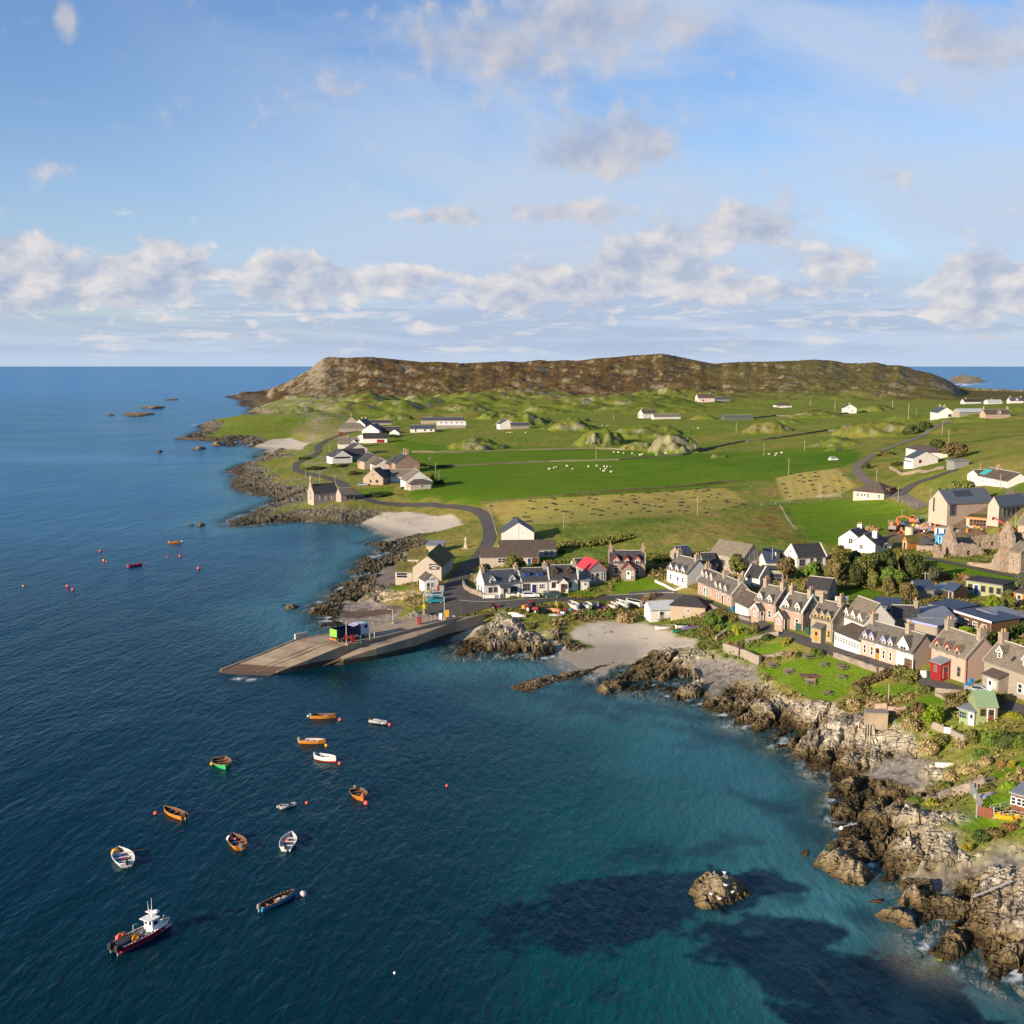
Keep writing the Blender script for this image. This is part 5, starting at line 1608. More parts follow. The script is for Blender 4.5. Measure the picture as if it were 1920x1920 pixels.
house('sun_lounge', 'long white glazed sun lounge with a lean-to roof on the hotel front', Z('H',1306,968), Z('H',1608,1076),4.2,2.6,4.0, WPAINT, BROWNT, cat='building', mono=True, wins=[('F',.07 + .108 * i,.95,.82,1.1,1) for i in range(9)])
house('hotel', 'long pink hotel with lilac-trimmed dormers and a white end bay', Z('I',277,575), Z('I',800,738),5.2,3.2,5.9, PINKR, SLATE, chim=[(.03,.5,1.2),(.72,.5,1.2)], dorm=[(.1, 'g',1.05, LILAC),(.23, 'g',1.05, LILAC),(.46, 'g',1.05, LILAC),(.59, 'g',1.05, LILAC),(.83, 'g',2.4, WPAINT, WHITE)], cat='hotel',
  wins=WIN(.1,.24,.47,.6, w=.7, h=1.6, z=.5), doors=[('F',.35,1.2,2.2, OWOOD),('F',.93,1.9,1.9, BROWNP)], trim=None,
  extra=lambda t, L, d, e, r: (lambda m: (m.box(L * .205, L / 2 + .03,-.05,.3,-2, e - .06, WHITE), m.box(-L * .19,-L * .075,-.06,.2,2.35,2.95, WPAINT), m.box(-L * .49, L * .2,-.2,-.15, e - .3, e - .14, LILAC), m.build('render_bay', t)))(MB()))
house('house', 'pink house with red-edged dormers and a red glazed porch', Z('I',984,742), Z('I',1338,862),6.0,4.3,7.2, PINKR, STONESL, chim=[(.02,.5,1.3),(.98,.5,1.5)], dorm=[(.17, 'g',1.2, REDP),(.46, 'g',1.2, REDP),(.74, 'g',1.2, REDP)], wins=WIN(.13, w=.9, h=1.7, z=.7) + WIN(.8, w=.9, h=1.7, z=.7), frame=CHIM, coping=GREYR,
  trim=REDP, porch=dict(t=.42, w=2.7, d=1.9, h=2.3, kind='l', wall=REDP, roof=FELT, door='R', dm=REDP))
house('house', 'grey harled house with a glazed front porch, nearest house of the row', Z('I',1512,885), Z('I',1985,1050),6.0,4.2,7.0, GREYR, STONESL, chim=[(.02,.5,1.3),(.98,.5,1.3)], dorm=[(.24, 'r',1.3, WPAINT),(.78, 'r',1.3, WPAINT)], wins=WIN(.13, w=1.2, h=1.3, bars=1) + WIN(.78,.9, w=1.0, h=1.5) + [('S',.5,.35,.6,.8)],
  porch=dict(t=.36, w=3.6, d=1.9, h=2.4, kind='l', roof=BROWNT, door='F'), coping=GREYR)
house('outbuilding', 'dark hipped outbuilding behind the pink cottages', Z('H',960,420), Z('H',1240,420),5,2.4,4.4, GREYR, DARKF, cat='building', wins=WIN(.85, z=.8, w=1.2, h=.9, bars=1), ridge_m=RIDGE)
house('chalet', 'black timber chalet with a white window behind the stone-slated house', Z('Y',640,1290), Z('Y',1040,1290),6,2.6,3.6, DWOOD, BLUEF, cat='building', wins=WIN(.82, z=1.0, w=1.3, h=1.3, bars=1), doors=[('F',.5,1.0,2.1, BLUEP)], ridge_m=None)
house('annex', 'flat grey-roofed white kitchen block behind the hotel', Z('U',590,900), Z('U',1030,880),9.0,3.0,3.3, WHITE, FELT, cat='building', mono=True, wins=WIN(.35,.5, z=.8, w=1.3, h=1.4) + WIN(.9, z=.7, w=1.4, h=1.5, bars=1))
house('annex', 'pale blue flat-roofed link behind the hotel chimney', Z('U',440,935), Z('U',800,985),5,3.0,3.2, GREYR, FELT, cat='building', mono=True, fascia=LILAC)
house('annex', 'short slate-roofed rear wing with its own chimney behind the hotel', Z('U',240,900), Z('U',580,880),4.5,3.2,4.9, GREYR, DSLATE, cat='building', chim=[(.9,.5,1.0)], pots=1)
house('motel_block', 'long brown-walled bedroom block with a dark blue flat roof', Z('U',1040,800), Z('U',1500,925),6,2.9,3.3, BROWNP, BLUEF, cat='building', mono=True, fascia=WPAINT, wins=WIN(.12,.3,.55,.8, z=.8, w=1.3, h=1.3, bars=1))
house('motel_block', 'upper end of the bedroom block with a pale grey flat roof', Z('U',690,690), Z('U',1030,760),6,2.8,3.1, TAN, BLUEF, cat='building', mono=True, wins=WIN(.8, z=.9, w=1.3, h=1.1, bars=1))
house('motel_block', 'far grey-roofed brown block at the picture edge behind the bedroom block', Z('U',1690,880), Z('U',2000,810),7,2.4,2.8, BROWNP, FELT, cat='building', mono=True, wins=WIN(.3,.7, z=.8, w=1.2, h=.9))
house('long_cabin', 'long pale green flat-roofed cabin with a bright blue door', Z('U',1168,370), Z('U',1640,425),5.0,2.8,3.0, OLIVE, DARKF, cat='cabin', mono=True, wins=WIN(.12,.48,.7,.9, z=.8, w=1.0, h=1.3, fr=BROWNP), doors=[('F',.29,.95,2.1, BLUEP)])
house('shed', 'dark garden shed with a blue felt roof in the back gardens', Z('U',870,445), Z('U',1020,460),3.5,2.2,3.4, DWOOD, BLUEF, cat='shed', gable=False, ridge_m=None, doors=[('F',.7,.9,1.9, DWOOD)])
house('shed', 'grey garden shed with a slate-blue roof behind the bare-branched tree', Z('U',540,455), Z('U',765,425),4.5,2.2,3.6, GREYR, BLUEF, cat='shed', ridge_m=None)
house('shed', 'small wooden shed with a pale edge at the right of the back gardens', Z('U',1785,490), Z('U',1960,510),3,2.1,2.6, OWOOD, BROWNT, cat='shed', mono=True, doors=[('F',.4,.9,1.8, WOOD)])
house('green_hut', 'green corrugated hut with a ribbed green roof above the rocks', Z('K',1440,318), Z('K',1650,270),4.6,2.5,3.9, mat('hut_green',(.25,.29,.14),.7,.1,1.5), mat('hut_roof_green',(.21,.30,.17),.55,.1,1), cat='hut', ridge_m=GREENR, wins=WIN(.3, z=.9, w=.8, h=1.1, fr=BROWNP), doors=[('F',.7,.9,2.0, mat('rust_door',(.17,.055,.03),.7))])
house('hut_porch', 'glazed green lean-to on the end of the green hut', Z('K',1268,295), Z('K',1420,325),2.6,2.1,2.45, mat('hut_green',(.25,.29,.14)), FELT, cat='porch', mono=True, wins=WIN(.25, z=.7, w=1.3, h=1.1, bars=2, fr=GREENR), doors=[('F',.82,.8,1.9, WPAINT)])
house('brown_cabin', 'dark red-brown wooden cabin with a grey roof at the right edge', Z('K',1790,1185), Z('K',2010,1235),4,2.3,2.8, mat('redwood',(.16,.06,.035),.75,.2,3), FELT, cat='cabin', mono=True, wins=WIN(.12,.33,.6, z=.9, w=.8, h=1.0))
house('boathouse', 'small white corrugated boat store with a pale tin roof on the beach', Z('N',1455,258), Z('N',1640,215),4.6,2.4,3.7, WHITE, TIN, cat='shed', ridge_m=TIN, wins=[('L',.5,1.0,.6,.7,0),('F',.85,1.2,.5,.5,0)], doors=[('F',.45,1.1,1.9, GREYP)])
house('beach_cottage', 'low stone cottage with a dark hipped roof above the beach', Z('N',1602,246), Z('N',1850,190),5.2,2.6,4.4, TAN, DARKF, hip=True, cat='cottage', wins=[('F',.5,.9,.9,1.0,1),('L',.5,.9,1.2,1.2,1)])
house('cottage', 'white cottage gable left of a matching pair above the trees', Z('G',265,648), None,7.5,2.3,4.5, WHITE, DSLATE, gable=True, wins=[('L',.45,.9,1.3,1.5,1)], chim=[(.85,.5,.8)], chim_m=WHITE, L=6.2, yaw=R(-40))
house('cottage', 'white cottage with a tall white chimney above the trees', Z('G',398,690), None,7.5,2.3,4.5, WHITE, DSLATE, gable=True, wins=[('L',.6,.7,1.1,1.2,1)], chim=[(.35,.2,.7)], chim_m=WHITE, L=6.2, yaw=R(-40))
house('annex', 'low white lean-to with a brown roof on the tall-chimney cottage', Z('G',452,690), Z('G',665,672),2.6,1.7,2.5, WHITE, BROWNT, cat='building', mono=True, wins=WIN(.55, z=.8, w=.7, h=.9), doors=[('F',.75,.9,1.9, GREYP)])
house('bungalow', 'cream bungalow with a dark brown hipped roof by the stubble field', Z('G',300,195), Z('G',592,185),10,2.7,5.6, mat('peach_render',(.56,.42,.34),.85,.07), BROWNT, hip=True, wins=WIN(.15,.3,.48,.85, w=1.1, h=1.2, bars=1), doors=[('F',.38,.9,2.0, WPAINT)])
house('outbuilding', 'rust-red shed beside the hipped bungalow', Z('G',600,150), Z('G',648,150),3,2.2,2.5, mat('rust',(.16,.05,.03),.8,.2), mat('rust'if False else 'rust2',(.13,.05,.035),.8,.2), cat='shed', mono=True)
house('garden_hut', 'orange wooden summerhouse with a lichened gabled roof by the ruins', Z('S',232,735), Z('S',300,755),3.8,2.3,3.5, OWOOD, MOSS, gable=True, cat='hut', ridge_m=None, doors=[('L',.5,.9,1.9, DWOOD)])
house('museum', 'new pale timber-clad hall with a zinc roof and a row of skylights', Z('S',590,408), Z('S',845,445),16,3.7,7.0, LARCH, ZINC, gable=True, cat='hall', ridge_m=None, wins=[('L',.72,.8,.7,4.0,0, GREYP),('F',.12,.2,2.2,3.2,2, GREYP)] + [('S',.28 + .055 * i,.62,.5,2.2) for i in range(7)])
house('museum', 'second smaller timber-clad zinc-roofed hall at the right edge', Z('S',1405,440), Z('S',1560,450),13,3.0,5.4, LARCH, ZINC, gable=True, cat='hall', ridge_m=None, wins=[('F',.2 + .16 * i,.2,1.5,2.2,1, GREYP) for i in range(4)])
house('museum_link', 'low flat turf-roofed glazed link between the two timber halls', Z('S',1115,440), Z('S',1405,430),6,2.5,2.7, LARCH, MOSS, cat='building', mono=True, fascia=OWOOD, wins=WIN(.25, z=.2, w=1.0, h=1.9, fr=OWOOD) + WIN(.65, z=.2, w=3.4, h=1.9, bars=3, fr=OWOOD))
house('chapel', 'small tan stone building at the edge right of the telehandler', Z('S',1830,560), Z('S',2050,560),6,3,6.0, TAN, STONESL, cat='building', coping=CHIM)
house('house', 'two-storey white house with a hipped slate roof on the hill road', Z('C',1100,815), Z('C',1250,830),8,4.2,5.8, WHITE, BROWNT, hip=True, wins=WIN(.2,.8, z=2.7, w=1.0, h=1.1) + WIN(.3,.75, w=1.0, h=1.1) + [('L',.3,2.7,.9,1.1,0, REDP),('L',.7,2.7,.9,1.1,0, REDP),('L',.5,.6,1.0,1.4,0, REDP)])
house('house', 'white gabled house with dark trim in front of the two-storey white house', Z('C',1150,882), Z('C',1328,880),6,2.5,5.0, WHITE, BSLATE, gable=True, wins=[('L',.72,.7,1.1,1.2,1, REDP),('L',.5,3.3,.4,.5,0)], porch=None, trim=None, ridge_m=BSLATE, yaw=R(12))
house('porch_wing', 'small white gabled wing with a red window left of the white gabled house', Z('C',1135,880), Z('C',1205,884),5,2.2,4.0, WHITE, BSLATE, cat='building', gable=True, wins=[('L',.5,.5,1.4,1.2,1, REDP)], yaw=R(12))
house('garage', 'grey box garage at the end of the drive', Z('C',1382,888), Z('C',1438,890),5,2.8,3.0, GREYP, FELT, cat='garage', mono=True)
house('bungalow', 'white bungalow with a turquoise roof panel on the hillside', Z('C',1600,1000), Z('C',1805,1018),7,2.5,4.6, WHITE, BROWNT, chim=[(.3,.5,.8)], wins=WIN(.2,.32,.62,.7, w=.7, h=1.5), extra=lambda t, L, d, e, r: (lambda m: (m.prism([(.3, e + .42),(2.6, e + 1.8),(2.6, e + 1.9),(.3, e + .52)], 'x',-L / 2,-L / 2 + 3.6, TURQ), m.build('roof_panel', t)))(MB()))
house('conservatory', 'white-framed glazed wing left of the turquoise-panelled bungalow', Z('C',1525,1000), Z('C',1605,1002),5,2.0,3.4, WHITE, BROWNT, cat='building', gable=True, wins=[('L',.3,.5,1.0,1.2,1),('L',.75,.5,1.0,1.2,1)])
YW = R(12)
house('farmhouse', 'isolated white farmhouse with a low hipped roof on the far right pasture', Z('C',258,460), None,8,2.4,5.0, WHITE, BROWNT, L=18, yaw=YW, hip=True, wins=WIN(.2,.8, w=1.6))
house('farmhouse', 'far white two-storey farmhouse with twin gables between rocky knolls', Z('C',715,498), None,11,4.2,7.4, WHITE, BSLATE, L=11, yaw=R(-8), gable=True, wins=[('L',.35,.9,1.3,1.6,0),('L',.65,3.9,1.3,1.4,0)], chim=[(.5,.5,1)])
house('farmhouse', 'dark-roofed white farmhouse at the top of the hill road', Z('C',1382,530), None,20,3.2,6.6, WHITE, BSLATE, L=11, yaw=R(-6), gable=True, chim=[(.3,.5,1.2),(.9,.5,1.2)], wins=[('L',.3,.6,2.2,1.8,1, BLUEP)])
house('steading', 'grey tin-roofed steading between the hilltop farmhouse and the tan croft', Z('C',1560,505), None,8,2.4,4.2, GREYR, TIN, L=18, yaw=YW, cat='barn')
house('croft', 'tan stone croft house with end chimneys near the right edge', Z('C',1740,535), None,7,2.4,5.0, TAN, BROWNT, L=17, yaw=R(8), chim=[(.0,.5,1.4),(1,.5,1.4)], dorm=[(.55, 'g',2.4)])
house('croft', 'low white croft with a black roof, left of three near the far shore', Z('C',1565,432), None,7,2.2,4.8, WHITE, DARKF, L=20, yaw=YW, chim=[(.2,.5,1.2)])
house('croft', 'white croft with grey sheds, middle of three near the far shore', Z('C',1720,434), None,7,2.0,4.2, WHITE, TIN, L=17, yaw=YW, chim=[(.4,.5,1.2)])
house('croft', 'white gabled croft, right of three near the far shore', Z('C',1870,428), None,7,2.6,5.6, WHITE, BSLATE, L=15, yaw=R(5), chim=[(.1,.5,1.4),(.9,.5,1.4)], dorm=[(.5, 'g',3)])
house('farmhouse', 'white farmhouse with a dark roof at the foot of the grassy knoll', Z('B',200,632), None,10,3.4,6.8, WHITE, BSLATE, L=12, yaw=R(14), gable=True, wins=[('L',.35,.8,1.4,1.5,0)])
house('barn', 'low dark barn beside the knoll-foot farmhouse', Z('B',290,632), None,7,2.6,4.4, GREYR, BSLATE, L=14, yaw=YW, cat='barn')
house('farmhouse', 'white farmhouse with red-framed windows above the central knolls', Z('B',1222,552), None,10,4,7, WHITE, BROWNT, L=13, yaw=R(18), wins=WIN(.25,.7, w=1.4, z=3) + [('L',.3,1,1.4,1.5,0, REDP),('L',.7,1,1.4,1.5,0, REDP)], chim=[(.1,.5,1.2)])
house('barn', 'long grey-roofed white barn beside the central farmhouse', Z('B',1350,558), None,7,2.0,4.2, WHITE, STONESL, L=24, yaw=YW, cat='barn')
house('farmhouse', 'furthest farmhouse, pink and white under the brown hills', Z('B',1630,438), None,12,5.0,10.0, mat('pale_pink',(.55,.46,.42)), BROWNT, L=22, yaw=R(10), chim=[(.2,.5,1.5),(.8,.5,1.5)], wins=[('F',.3,1,2,2,0, REDP),('L',.5,1,2,2,0, REDP)])
house('barn', 'dark grey barns right of the furthest farmhouse', Z('B',1740,432), None,8,2.4,4.6, GREYP, BSLATE, L=22, yaw=YW, cat='barn')
house('barn', 'dull green agricultural barn on the far pasture', Z('B',1862,568), None,8,2.2,3.8, mat('dull_green',(.10,.11,.09)), mat('dull_green2',(.09,.095,.09)), L=24, yaw=R(4), cat='barn')
house('cottage', 'white roadside cottage with a slate roof out on the hamlet pasture', Z('T',1420,300), None,6,2.6,5.0, WHITE, BSLATE, L=18, yaw=R(6), wins=WIN(.22, w=1.0, z=.3, h=2, fr=GREYP) + WIN(.6,.85, w=1.4, fr=GREYP) + [('S',.25,.5,1,1),('S',.4,.5,1,1)])
house('barn', 'long white byre with a row of dark skylights at the pasture edge', Z('T',1820,245), None,7,2.4,5.0, GREYR, WHITE, L=22, yaw=R(6), cat='barn', wins=[('S',.15 + .18 * i,.6,1.1,1.1) for i in range(5)], ridge_m=None)
house('barn', 'second long byre with a slate roof behind the white byre', Z('T',1700,172), None,7,2.4,4.6, TAN, BSLATE, L=36, yaw=R(6), cat='barn')
house('croft', 'tan-roofed croft at the seaward end of the far hamlet cluster', Z('T',440,290), None,8,3.0,6.6, GREYR, STONESL, L=20, yaw=R(8), hip=True, wins=WIN(.3,.7, w=1.6))
house('croft', 'white croft with two steep gables in the far hamlet cluster', Z('T',545,250), None,16,2.8,7.0, WHITE, BSLATE, L=10, yaw=R(-14), gable=True, chim=[(.4,.5,1.4),(.9,.5,1.4)])
house('croft', 'stone gabled croft at the back of the far hamlet cluster', Z('T',435,205), None,12,3.2,7.6, TAN, DSLATE, L=10, yaw=R(8), gable=True, chim=[(.9,.5,1.4)])
house('barn', 'dark row of byres behind the far hamlet cluster', Z('T',790,205), None,7,2.2,4.4, GREYR, DSLATE, L=26, yaw=R(4), cat='barn')
house('house', 'large white gabled house with a blue-grey roof above the shore road', Z('T',700,340), None,18,3.0,7.2, WHITE, BSLATE, L=13, yaw=R(-10), gable=True, ridge_m=BSLATE)
house('bungalow', 'white bungalow gable in front of the large white gabled house', Z('T',570,445), None,11,2.4,5.2, WHITE, BROWNT, L=12.5, yaw=R(-8), gable=True, wins=[('L',.3,.8,1.2,1.3,0),('L',.6,.8,1.2,1.3,0)], ridge_m=None)
house('bungalow', 'white dark-roofed wing with a red garage door in the hamlet', Z('T',765,445), None,8,3.0,6.2, WHITE, DARKF, L=16, yaw=R(4), doors=[('F',.72,5.0,2.2, REDP)], ridge_m=None)
house('shed', 'small white shed on the grass right of the hamlet bungalows', Z('T',1030,362), None,6,2.6,4.8, WHITE, GREYR, L=7, yaw=R(-8), gable=True, cat='shed')
house('barn', 'dark low barn behind the small white shed in the hamlet', Z('T',990,320), None,7,2.6,4.8, DWOOD, DSLATE, L=13, yaw=R(5), cat='barn')
house('house', 'white house with a blue-grey glazed gable, nearest the shore road bend', Z('T',310,735), None,13,3.2,6.8, WHITE, DSLATE, L=11.0, yaw=R(22), gable=True, wins=[('L',.5,2.4,8.5,.9,3, BLUEF),('L',.72,4.9,.7,.9,0)], ridge_m=DSLATE)
house('house', 'dark slate cross-wing right of the glazed-gable house', Z('T',480,690), None,7,2.8,6, GREYR, DSLATE, L=13, yaw=R(24), ridge_m=DSLATE)
house('cottage', 'grey-white cottage gable behind the glazed-gable house', Z('T',540,615), None,12,3,6.4, WHITE, DSLATE, L=11, yaw=R(22), gable=True)
house('cottage', 'small white L-shaped cottage furthest back beside the shore road', Z('T',395,520), None,7,2.8,6.6, WHITE, STONESL, L=13, yaw=R(10), chim=[(.5,.5,1.0)], dorm=[(.75, 'g',3)])
house('house', 'tan gabled house in the middle of the hamlet', Z('T',745,805), None,12,3.6,7.4, TAN, DSLATE, L=10, yaw=R(24), gable=True, dorm=[], chim=[(.9,.5,1.2)])
house('annex', 'small tan lean-to left of the tan gabled house', Z('T',600,800), None,5,3.0,4.2, TAN, DSLATE, L=5, yaw=R(-2), cat='building', mono=True)
house('cottage', 'white cottage gable with a mossy roof beside the stone villa', Z('T',890,835), None,11,2.9,5.8, WHITE, BROWNT, L=9.2, yaw=R(20), gable=True, wins=[('L',.25,.9,.9,1.6,0)])
house('villa', 'brown stone villa with two tall chimneys at the field edge', Z('T',1215,858), None,11,4.6,8.6, REDSTONE, DSLATE, L=12.4, yaw=R(22), gable=True, chim=[(0,.5,2.0),(.8,.4,2.0)], chim_m=CHIM, pots=3)
house('villa_wing', 'stone front wing with a small porch on the chimneyed villa', Z('T',1045,850), None,7,3.8,7.0, REDSTONE, DSLATE, L=6, yaw=R(22), gable=True, cat='building', ridge_m=None)
house('cottage', 'tan cottage with a yellow-topped chimney and dark barn wing near the chapel', Z('T',735,1030), None,9,2.8,6.8, TAN, BROWNT, L=9.5, yaw=R(-14), gable=True, chim=[(.02,.5,.9)], wins=[('L',.62,.7,.8,1.2,0, BROWNP),('L',.3,.7,1.2,1.2,0, BROWNP),('L',.5,4.0,.5,.6,0, BROWNP)])
house('annex', 'dark-roofed wing right of the tan yellow-chimneyed cottage', Z('T',900,995), None,8,2.6,5.6, TAN, DSLATE, L=9, yaw=R(4), cat='building', wins=WIN(.3,.8, w=1.0))
house('cottage', 'low white cottage with a grey roof left of the white hip-ended bungalow', Z('T',1130,985), None,7,2.6,5.2, WHITE, STONESL, L=10, yaw=R(4))
house('bungalow', 'white gabled bungalow with a stone roof at the hamlet corner', Z('T',1370,1080), None,10,3.2,7.4, WHITE, STONESL, L=11.5, yaw=R(18), gable=True, chim=[(.5,.5,.9)], wins=[('L',.25,3.6,.6,.8,0)])
house('sun_room', 'hip-roofed cream sun room on the front of the hamlet-corner bungalow', Z('T',1395,1092), None,5,2.5,4.2, CREAM, BROWNT, L=9, yaw=R(18), hip=True, cat='building', wins=WIN(.55, w=1.1, h=1.2) + [('L',.5,.8,1.2,1.2,0, ORNG)])
def belfry(t, L, d, e, r):
 m = MB()
 x = -L / 2
 m.box(x - .1, x + .6, d / 2 - .85, d / 2 + .85, r - .8, r + .9, TAN)
 m.box(x - .1, x + .6, d / 2 - .65, d / 2 - .35, r + .9, r + 2.3, TAN)
 m.box(x - .1, x + .6, d / 2 + .35, d / 2 + .65, r + .9, r + 2.3, TAN)
 m.prism([(d / 2 - .75, r + 2.3),(d / 2 + .75, r + 2.3),(d / 2, r + 3.9)], 'x', x - .15, x + .65, TAN)
 m.ball((x + .25, d / 2, r + 1.5),.28, DWOOD,8,6)
 m.build('belfry', t)
house('church', 'small pinkish stone church with a belfry on the shore point', Z('A',735,1170), Z('A',895,1160),6.2,4.2,7.4, mat('church_stone',(.42,.33,.27),.9, kind='stone', scale=1.4, col2=(.33,.26,.22)), DSLATE, cat='church', coping=TAN, extra=belfry, ridge_m=DSLATE, yaw=R(33), L=11,
  wins=[('F',.25,1.2,.7,2.4,0, WPAINT),('F',.5,1.2,.7,2.4,0, WPAINT),('F',.75,1.2,.7,2.4,0, WPAINT),('L',.42,1.0,.8,4.2,0, WPAINT),('L',.58,1.0,.8,4.2,0, WPAINT)])
house('vestry', 'small gabled vestry with a stone roof behind the church', Z('A',905,1165), Z('A',1032,1140),5,2.8,5.0, mat('church_stone2',(.38,.31,.27),.9, kind='stone', scale=1.4, col2=(.30,.25,.22)), STONESL, cat='building', wins=WIN(.5,.8, z=.8, w=1.2, h=1.4, fr=BROWNP), yaw=R(33), L=6)
def pw(pt, z):
 x, y = flat(pt[0], pt[1], z)
 return Vector((x, y, z))
def build_pier():
 st = [((1452,268),(1700,283),4.12,4.12),((1060,352),(1240,400),3.7,3.6),((800,402),(960,470),3.45,3.4),((560,445),(870,500),3.1,3.1),((300,553),(660,586),1.65,1.65),((165,606),(540,633),.85,.85),((50,652),(440,670),.22,.22),((-30,690),(240,744),-.5,-.5)]
 t = thing('slipway', 'long concrete ferry slipway running down into the water', 'slipway')
 m = MB()
 Ls = [pw(Z('M', *a[0]), a[2]) for a in st]
 Rs = [pw(Z('M', *a[1]), a[3]) for a in st]
 def sub_(a, b, n):
  return [a.lerp(b, i / n) for i in range(n + 1)]
 for i in range(len(st) - 1):
  top = CONC if i < len(st) - 3 else CONCW
  rows = []
  n = 1
  m.face([Ls[i], Ls[i + 1], Rs[i + 1], Rs[i]], top)
 m.build('deck', t)
 m = MB()
 for P, sgn in ((Ls,1),(Rs,-1)):
  for i in range(len(P) - 1):
   a, b = P[i] - Vector((0,0,.003)), P[i + 1] - Vector((0,0,.003))
   lo = Vector((0,0,1))
   a0, b0 = Vector((a.x, a.y,-3)), Vector((b.x, b.y,-3))
   amid, bmid = Vector((a.x, a.y, min(a.z,1.1) - .01)), Vector((b.x, b.y, min(b.z,1.1) - .01))
   f = [a, amid, bmid, b] if sgn > 0 else [a, b, bmid, amid]
   m.face(f, CONC)
   f = [amid, a0, b0, bmid] if sgn > 0 else [amid, bmid, b0, a0]
   m.face(f, CONCD)
 m.build('side_wall', t)
 m = MB()
 stain = mat('tyre_stain',(.19,.145,.10),.9,.3,1)
 for i in range(len(st) - 2):               # joints across and worn wheel tracks along the ramp
  n = max(2, int((Ls[i + 1] - Ls[i]).length / 4))
  up = Vector((0,0,.012))
  for j in range(n):
   f = j / n
   a, b = Ls[i].lerp(Ls[i + 1], f) + up, Rs[i].lerp(Rs[i + 1], f) + up
   dd = (Ls[i + 1] - Ls[i]).normalized() * .06
   m.face([a, a + dd, b + dd, b], stain)
  if i > 0:
   for f0, f1 in ((.50,.525),(.63,.66)):
    up = Vector((0,0,.018))
    m.face([Ls[i].lerp(Rs[i], f0) + up, Ls[i + 1].lerp(Rs[i + 1], f0) + up, Ls[i + 1].lerp(Rs[i + 1], f1) + up, Ls[i].lerp(Rs[i], f1) + up], stain)
 o = m.build('worn_marks', t)
 o['kind'] = 'stuff'
 m = MB()                                   # raised kerbs along both edges of the ramp
 for P in (Ls, Rs):
  for i in range(2, len(P) - 2):
   a, b = P[i], P[i + 1]
   n = Vector((-(b - a).y,(b - a).x,0)).normalized() * (-.16 if P is Ls else .16)
   z = Vector((0,0,.22))
   q = [a, b, b - n * 2, a - n * 2]
   m.poly([*q, *[p + z for p in q]], [(4,5,6,7),(0,1,5,4),(2,3,7,6),(3,0,4,7),(1,2,6,5)], CONC)
  k = m.build('kerb', t)
  m = MB()
 lo = [((1690,285),(1868,264),4.0,3.85),((1400,358),(1640,327),3.75,3.2),((1240,400),(1400,420),3.6,2.9),((1000,460),(1130,500),3.45,2.4),((870,500),(900,575),3.1,1.2),((700,566),(720,632),1.9,-.4)]
 t2 = thing('old_pier', 'lower old stone pier with a weedy wall beside the slipway', 'pier')
 ins, outs = [], []
 for a, b, za, z in lo:
  p = pw(Z('M', *a), za)
  p.z = z
  ins.append(p)
  outs.append(pw(Z('M', *b), z))
 m = MB()
 for i in range(len(lo) - 1):
  m.face([ins[i], ins[i + 1], outs[i + 1], outs[i]], CONC if i < 4 else CONCW)
 m.build('deck', t2)
 m = MB()
 for i in range(len(lo) - 1):
  a, b = outs[i] - Vector((0,0,.003)), outs[i + 1] - Vector((0,0,.003))
  am, bm = Vector((a.x, a.y, min(a.z,1.0) - .01)), Vector((b.x, b.y, min(b.z,1.0) - .01))
  m.face([a, b, bm, am], CONC)
  m.face([am, bm, Vector((b.x, b.y,-3)), Vector((a.x, a.y,-3))], CONCD)
 m.build('side_wall', t2)
 m = MB()
 a, b, c, d = [pw(p, z) for p, z in ((Z('N',250,190),3.8),(Z('N',340,185),4.0),(Z('N',330,215),2.2),(Z('N',245,265),.9))]
 e = pw(Z('N',240,215),2.6)
 m.face([a, e, d, c, b], CONC)
 m.build('end_ramp', t2)
 return Ls, Rs, ins, outs
PIER_L, PIER_R, PIER_I, PIER_O = build_pier()
def deck_hit(zx, zy, z):
 return pw(Z('M', zx, zy), z)
def leaf_mat(name, col, col2, scale=.9):
 m, t, b = principled(name)
 g = t.new('ShaderNodeNewGeometry')
 oi = t.new('ShaderNodeObjectInfo')
 n = t.noise(g.outputs['Position'], scale,4,.6)
 n2_ = t.noise(g.outputs['Position'], scale * 5,2,.6)
 f = t.m('ADD', t.m('MULTIPLY', t.m('SUBTRACT', n,.5),1.8), t.m('ADD',.5, t.m('MULTIPLY', t.m('SUBTRACT', n2_,.5),1.0)), clamp=True)
 c = t.mix(f, col, col2)
 hs = t.new('ShaderNodeHueSaturation')
 t.l.new(t.m('ADD',.485, t.m('MULTIPLY', oi.outputs['Random'],.03)), hs.inputs['Hue'])
 t.l.new(t.m('ADD',.8, t.m('MULTIPLY', oi.outputs['Random'],.4)), hs.inputs['Value'])
 t.l.new(c, hs.inputs['Color'])
 t.l.new(hs.outputs[0], b.inputs['Base Color'])
 b.inputs['Roughness'].default_value = .7
 b.inputs['Specular IOR Level'].default_value = .2
 return m
LV = {'dark': leaf_mat('leaves_dark',(.030,.048,.012),(.075,.095,.022)), 'green': leaf_mat('leaves_green',(.055,.095,.014),(.14,.19,.028)),
  'bright': leaf_mat('leaves_bright',(.10,.18,.012),(.22,.32,.022)), 'brown': leaf_mat('leaves_brown',(.085,.07,.028),(.20,.155,.055)),
  'olive': leaf_mat('leaves_olive',(.075,.085,.02),(.18,.17,.04)), 'rust': leaf_mat('leaves_rust',(.13,.065,.025),(.27,.14,.05)), 'straw': leaf_mat('leaves_straw',(.20,.145,.065),(.36,.27,.13)),
  'grey': leaf_mat('leaves_grey',(.07,.085,.05),(.15,.165,.095)), 'pinkish': leaf_mat('leaves_pinkish',(.20,.12,.09),(.34,.22,.17)), 'yellow': leaf_mat('leaves_yellow',(.16,.17,.014),(.32,.27,.03))}
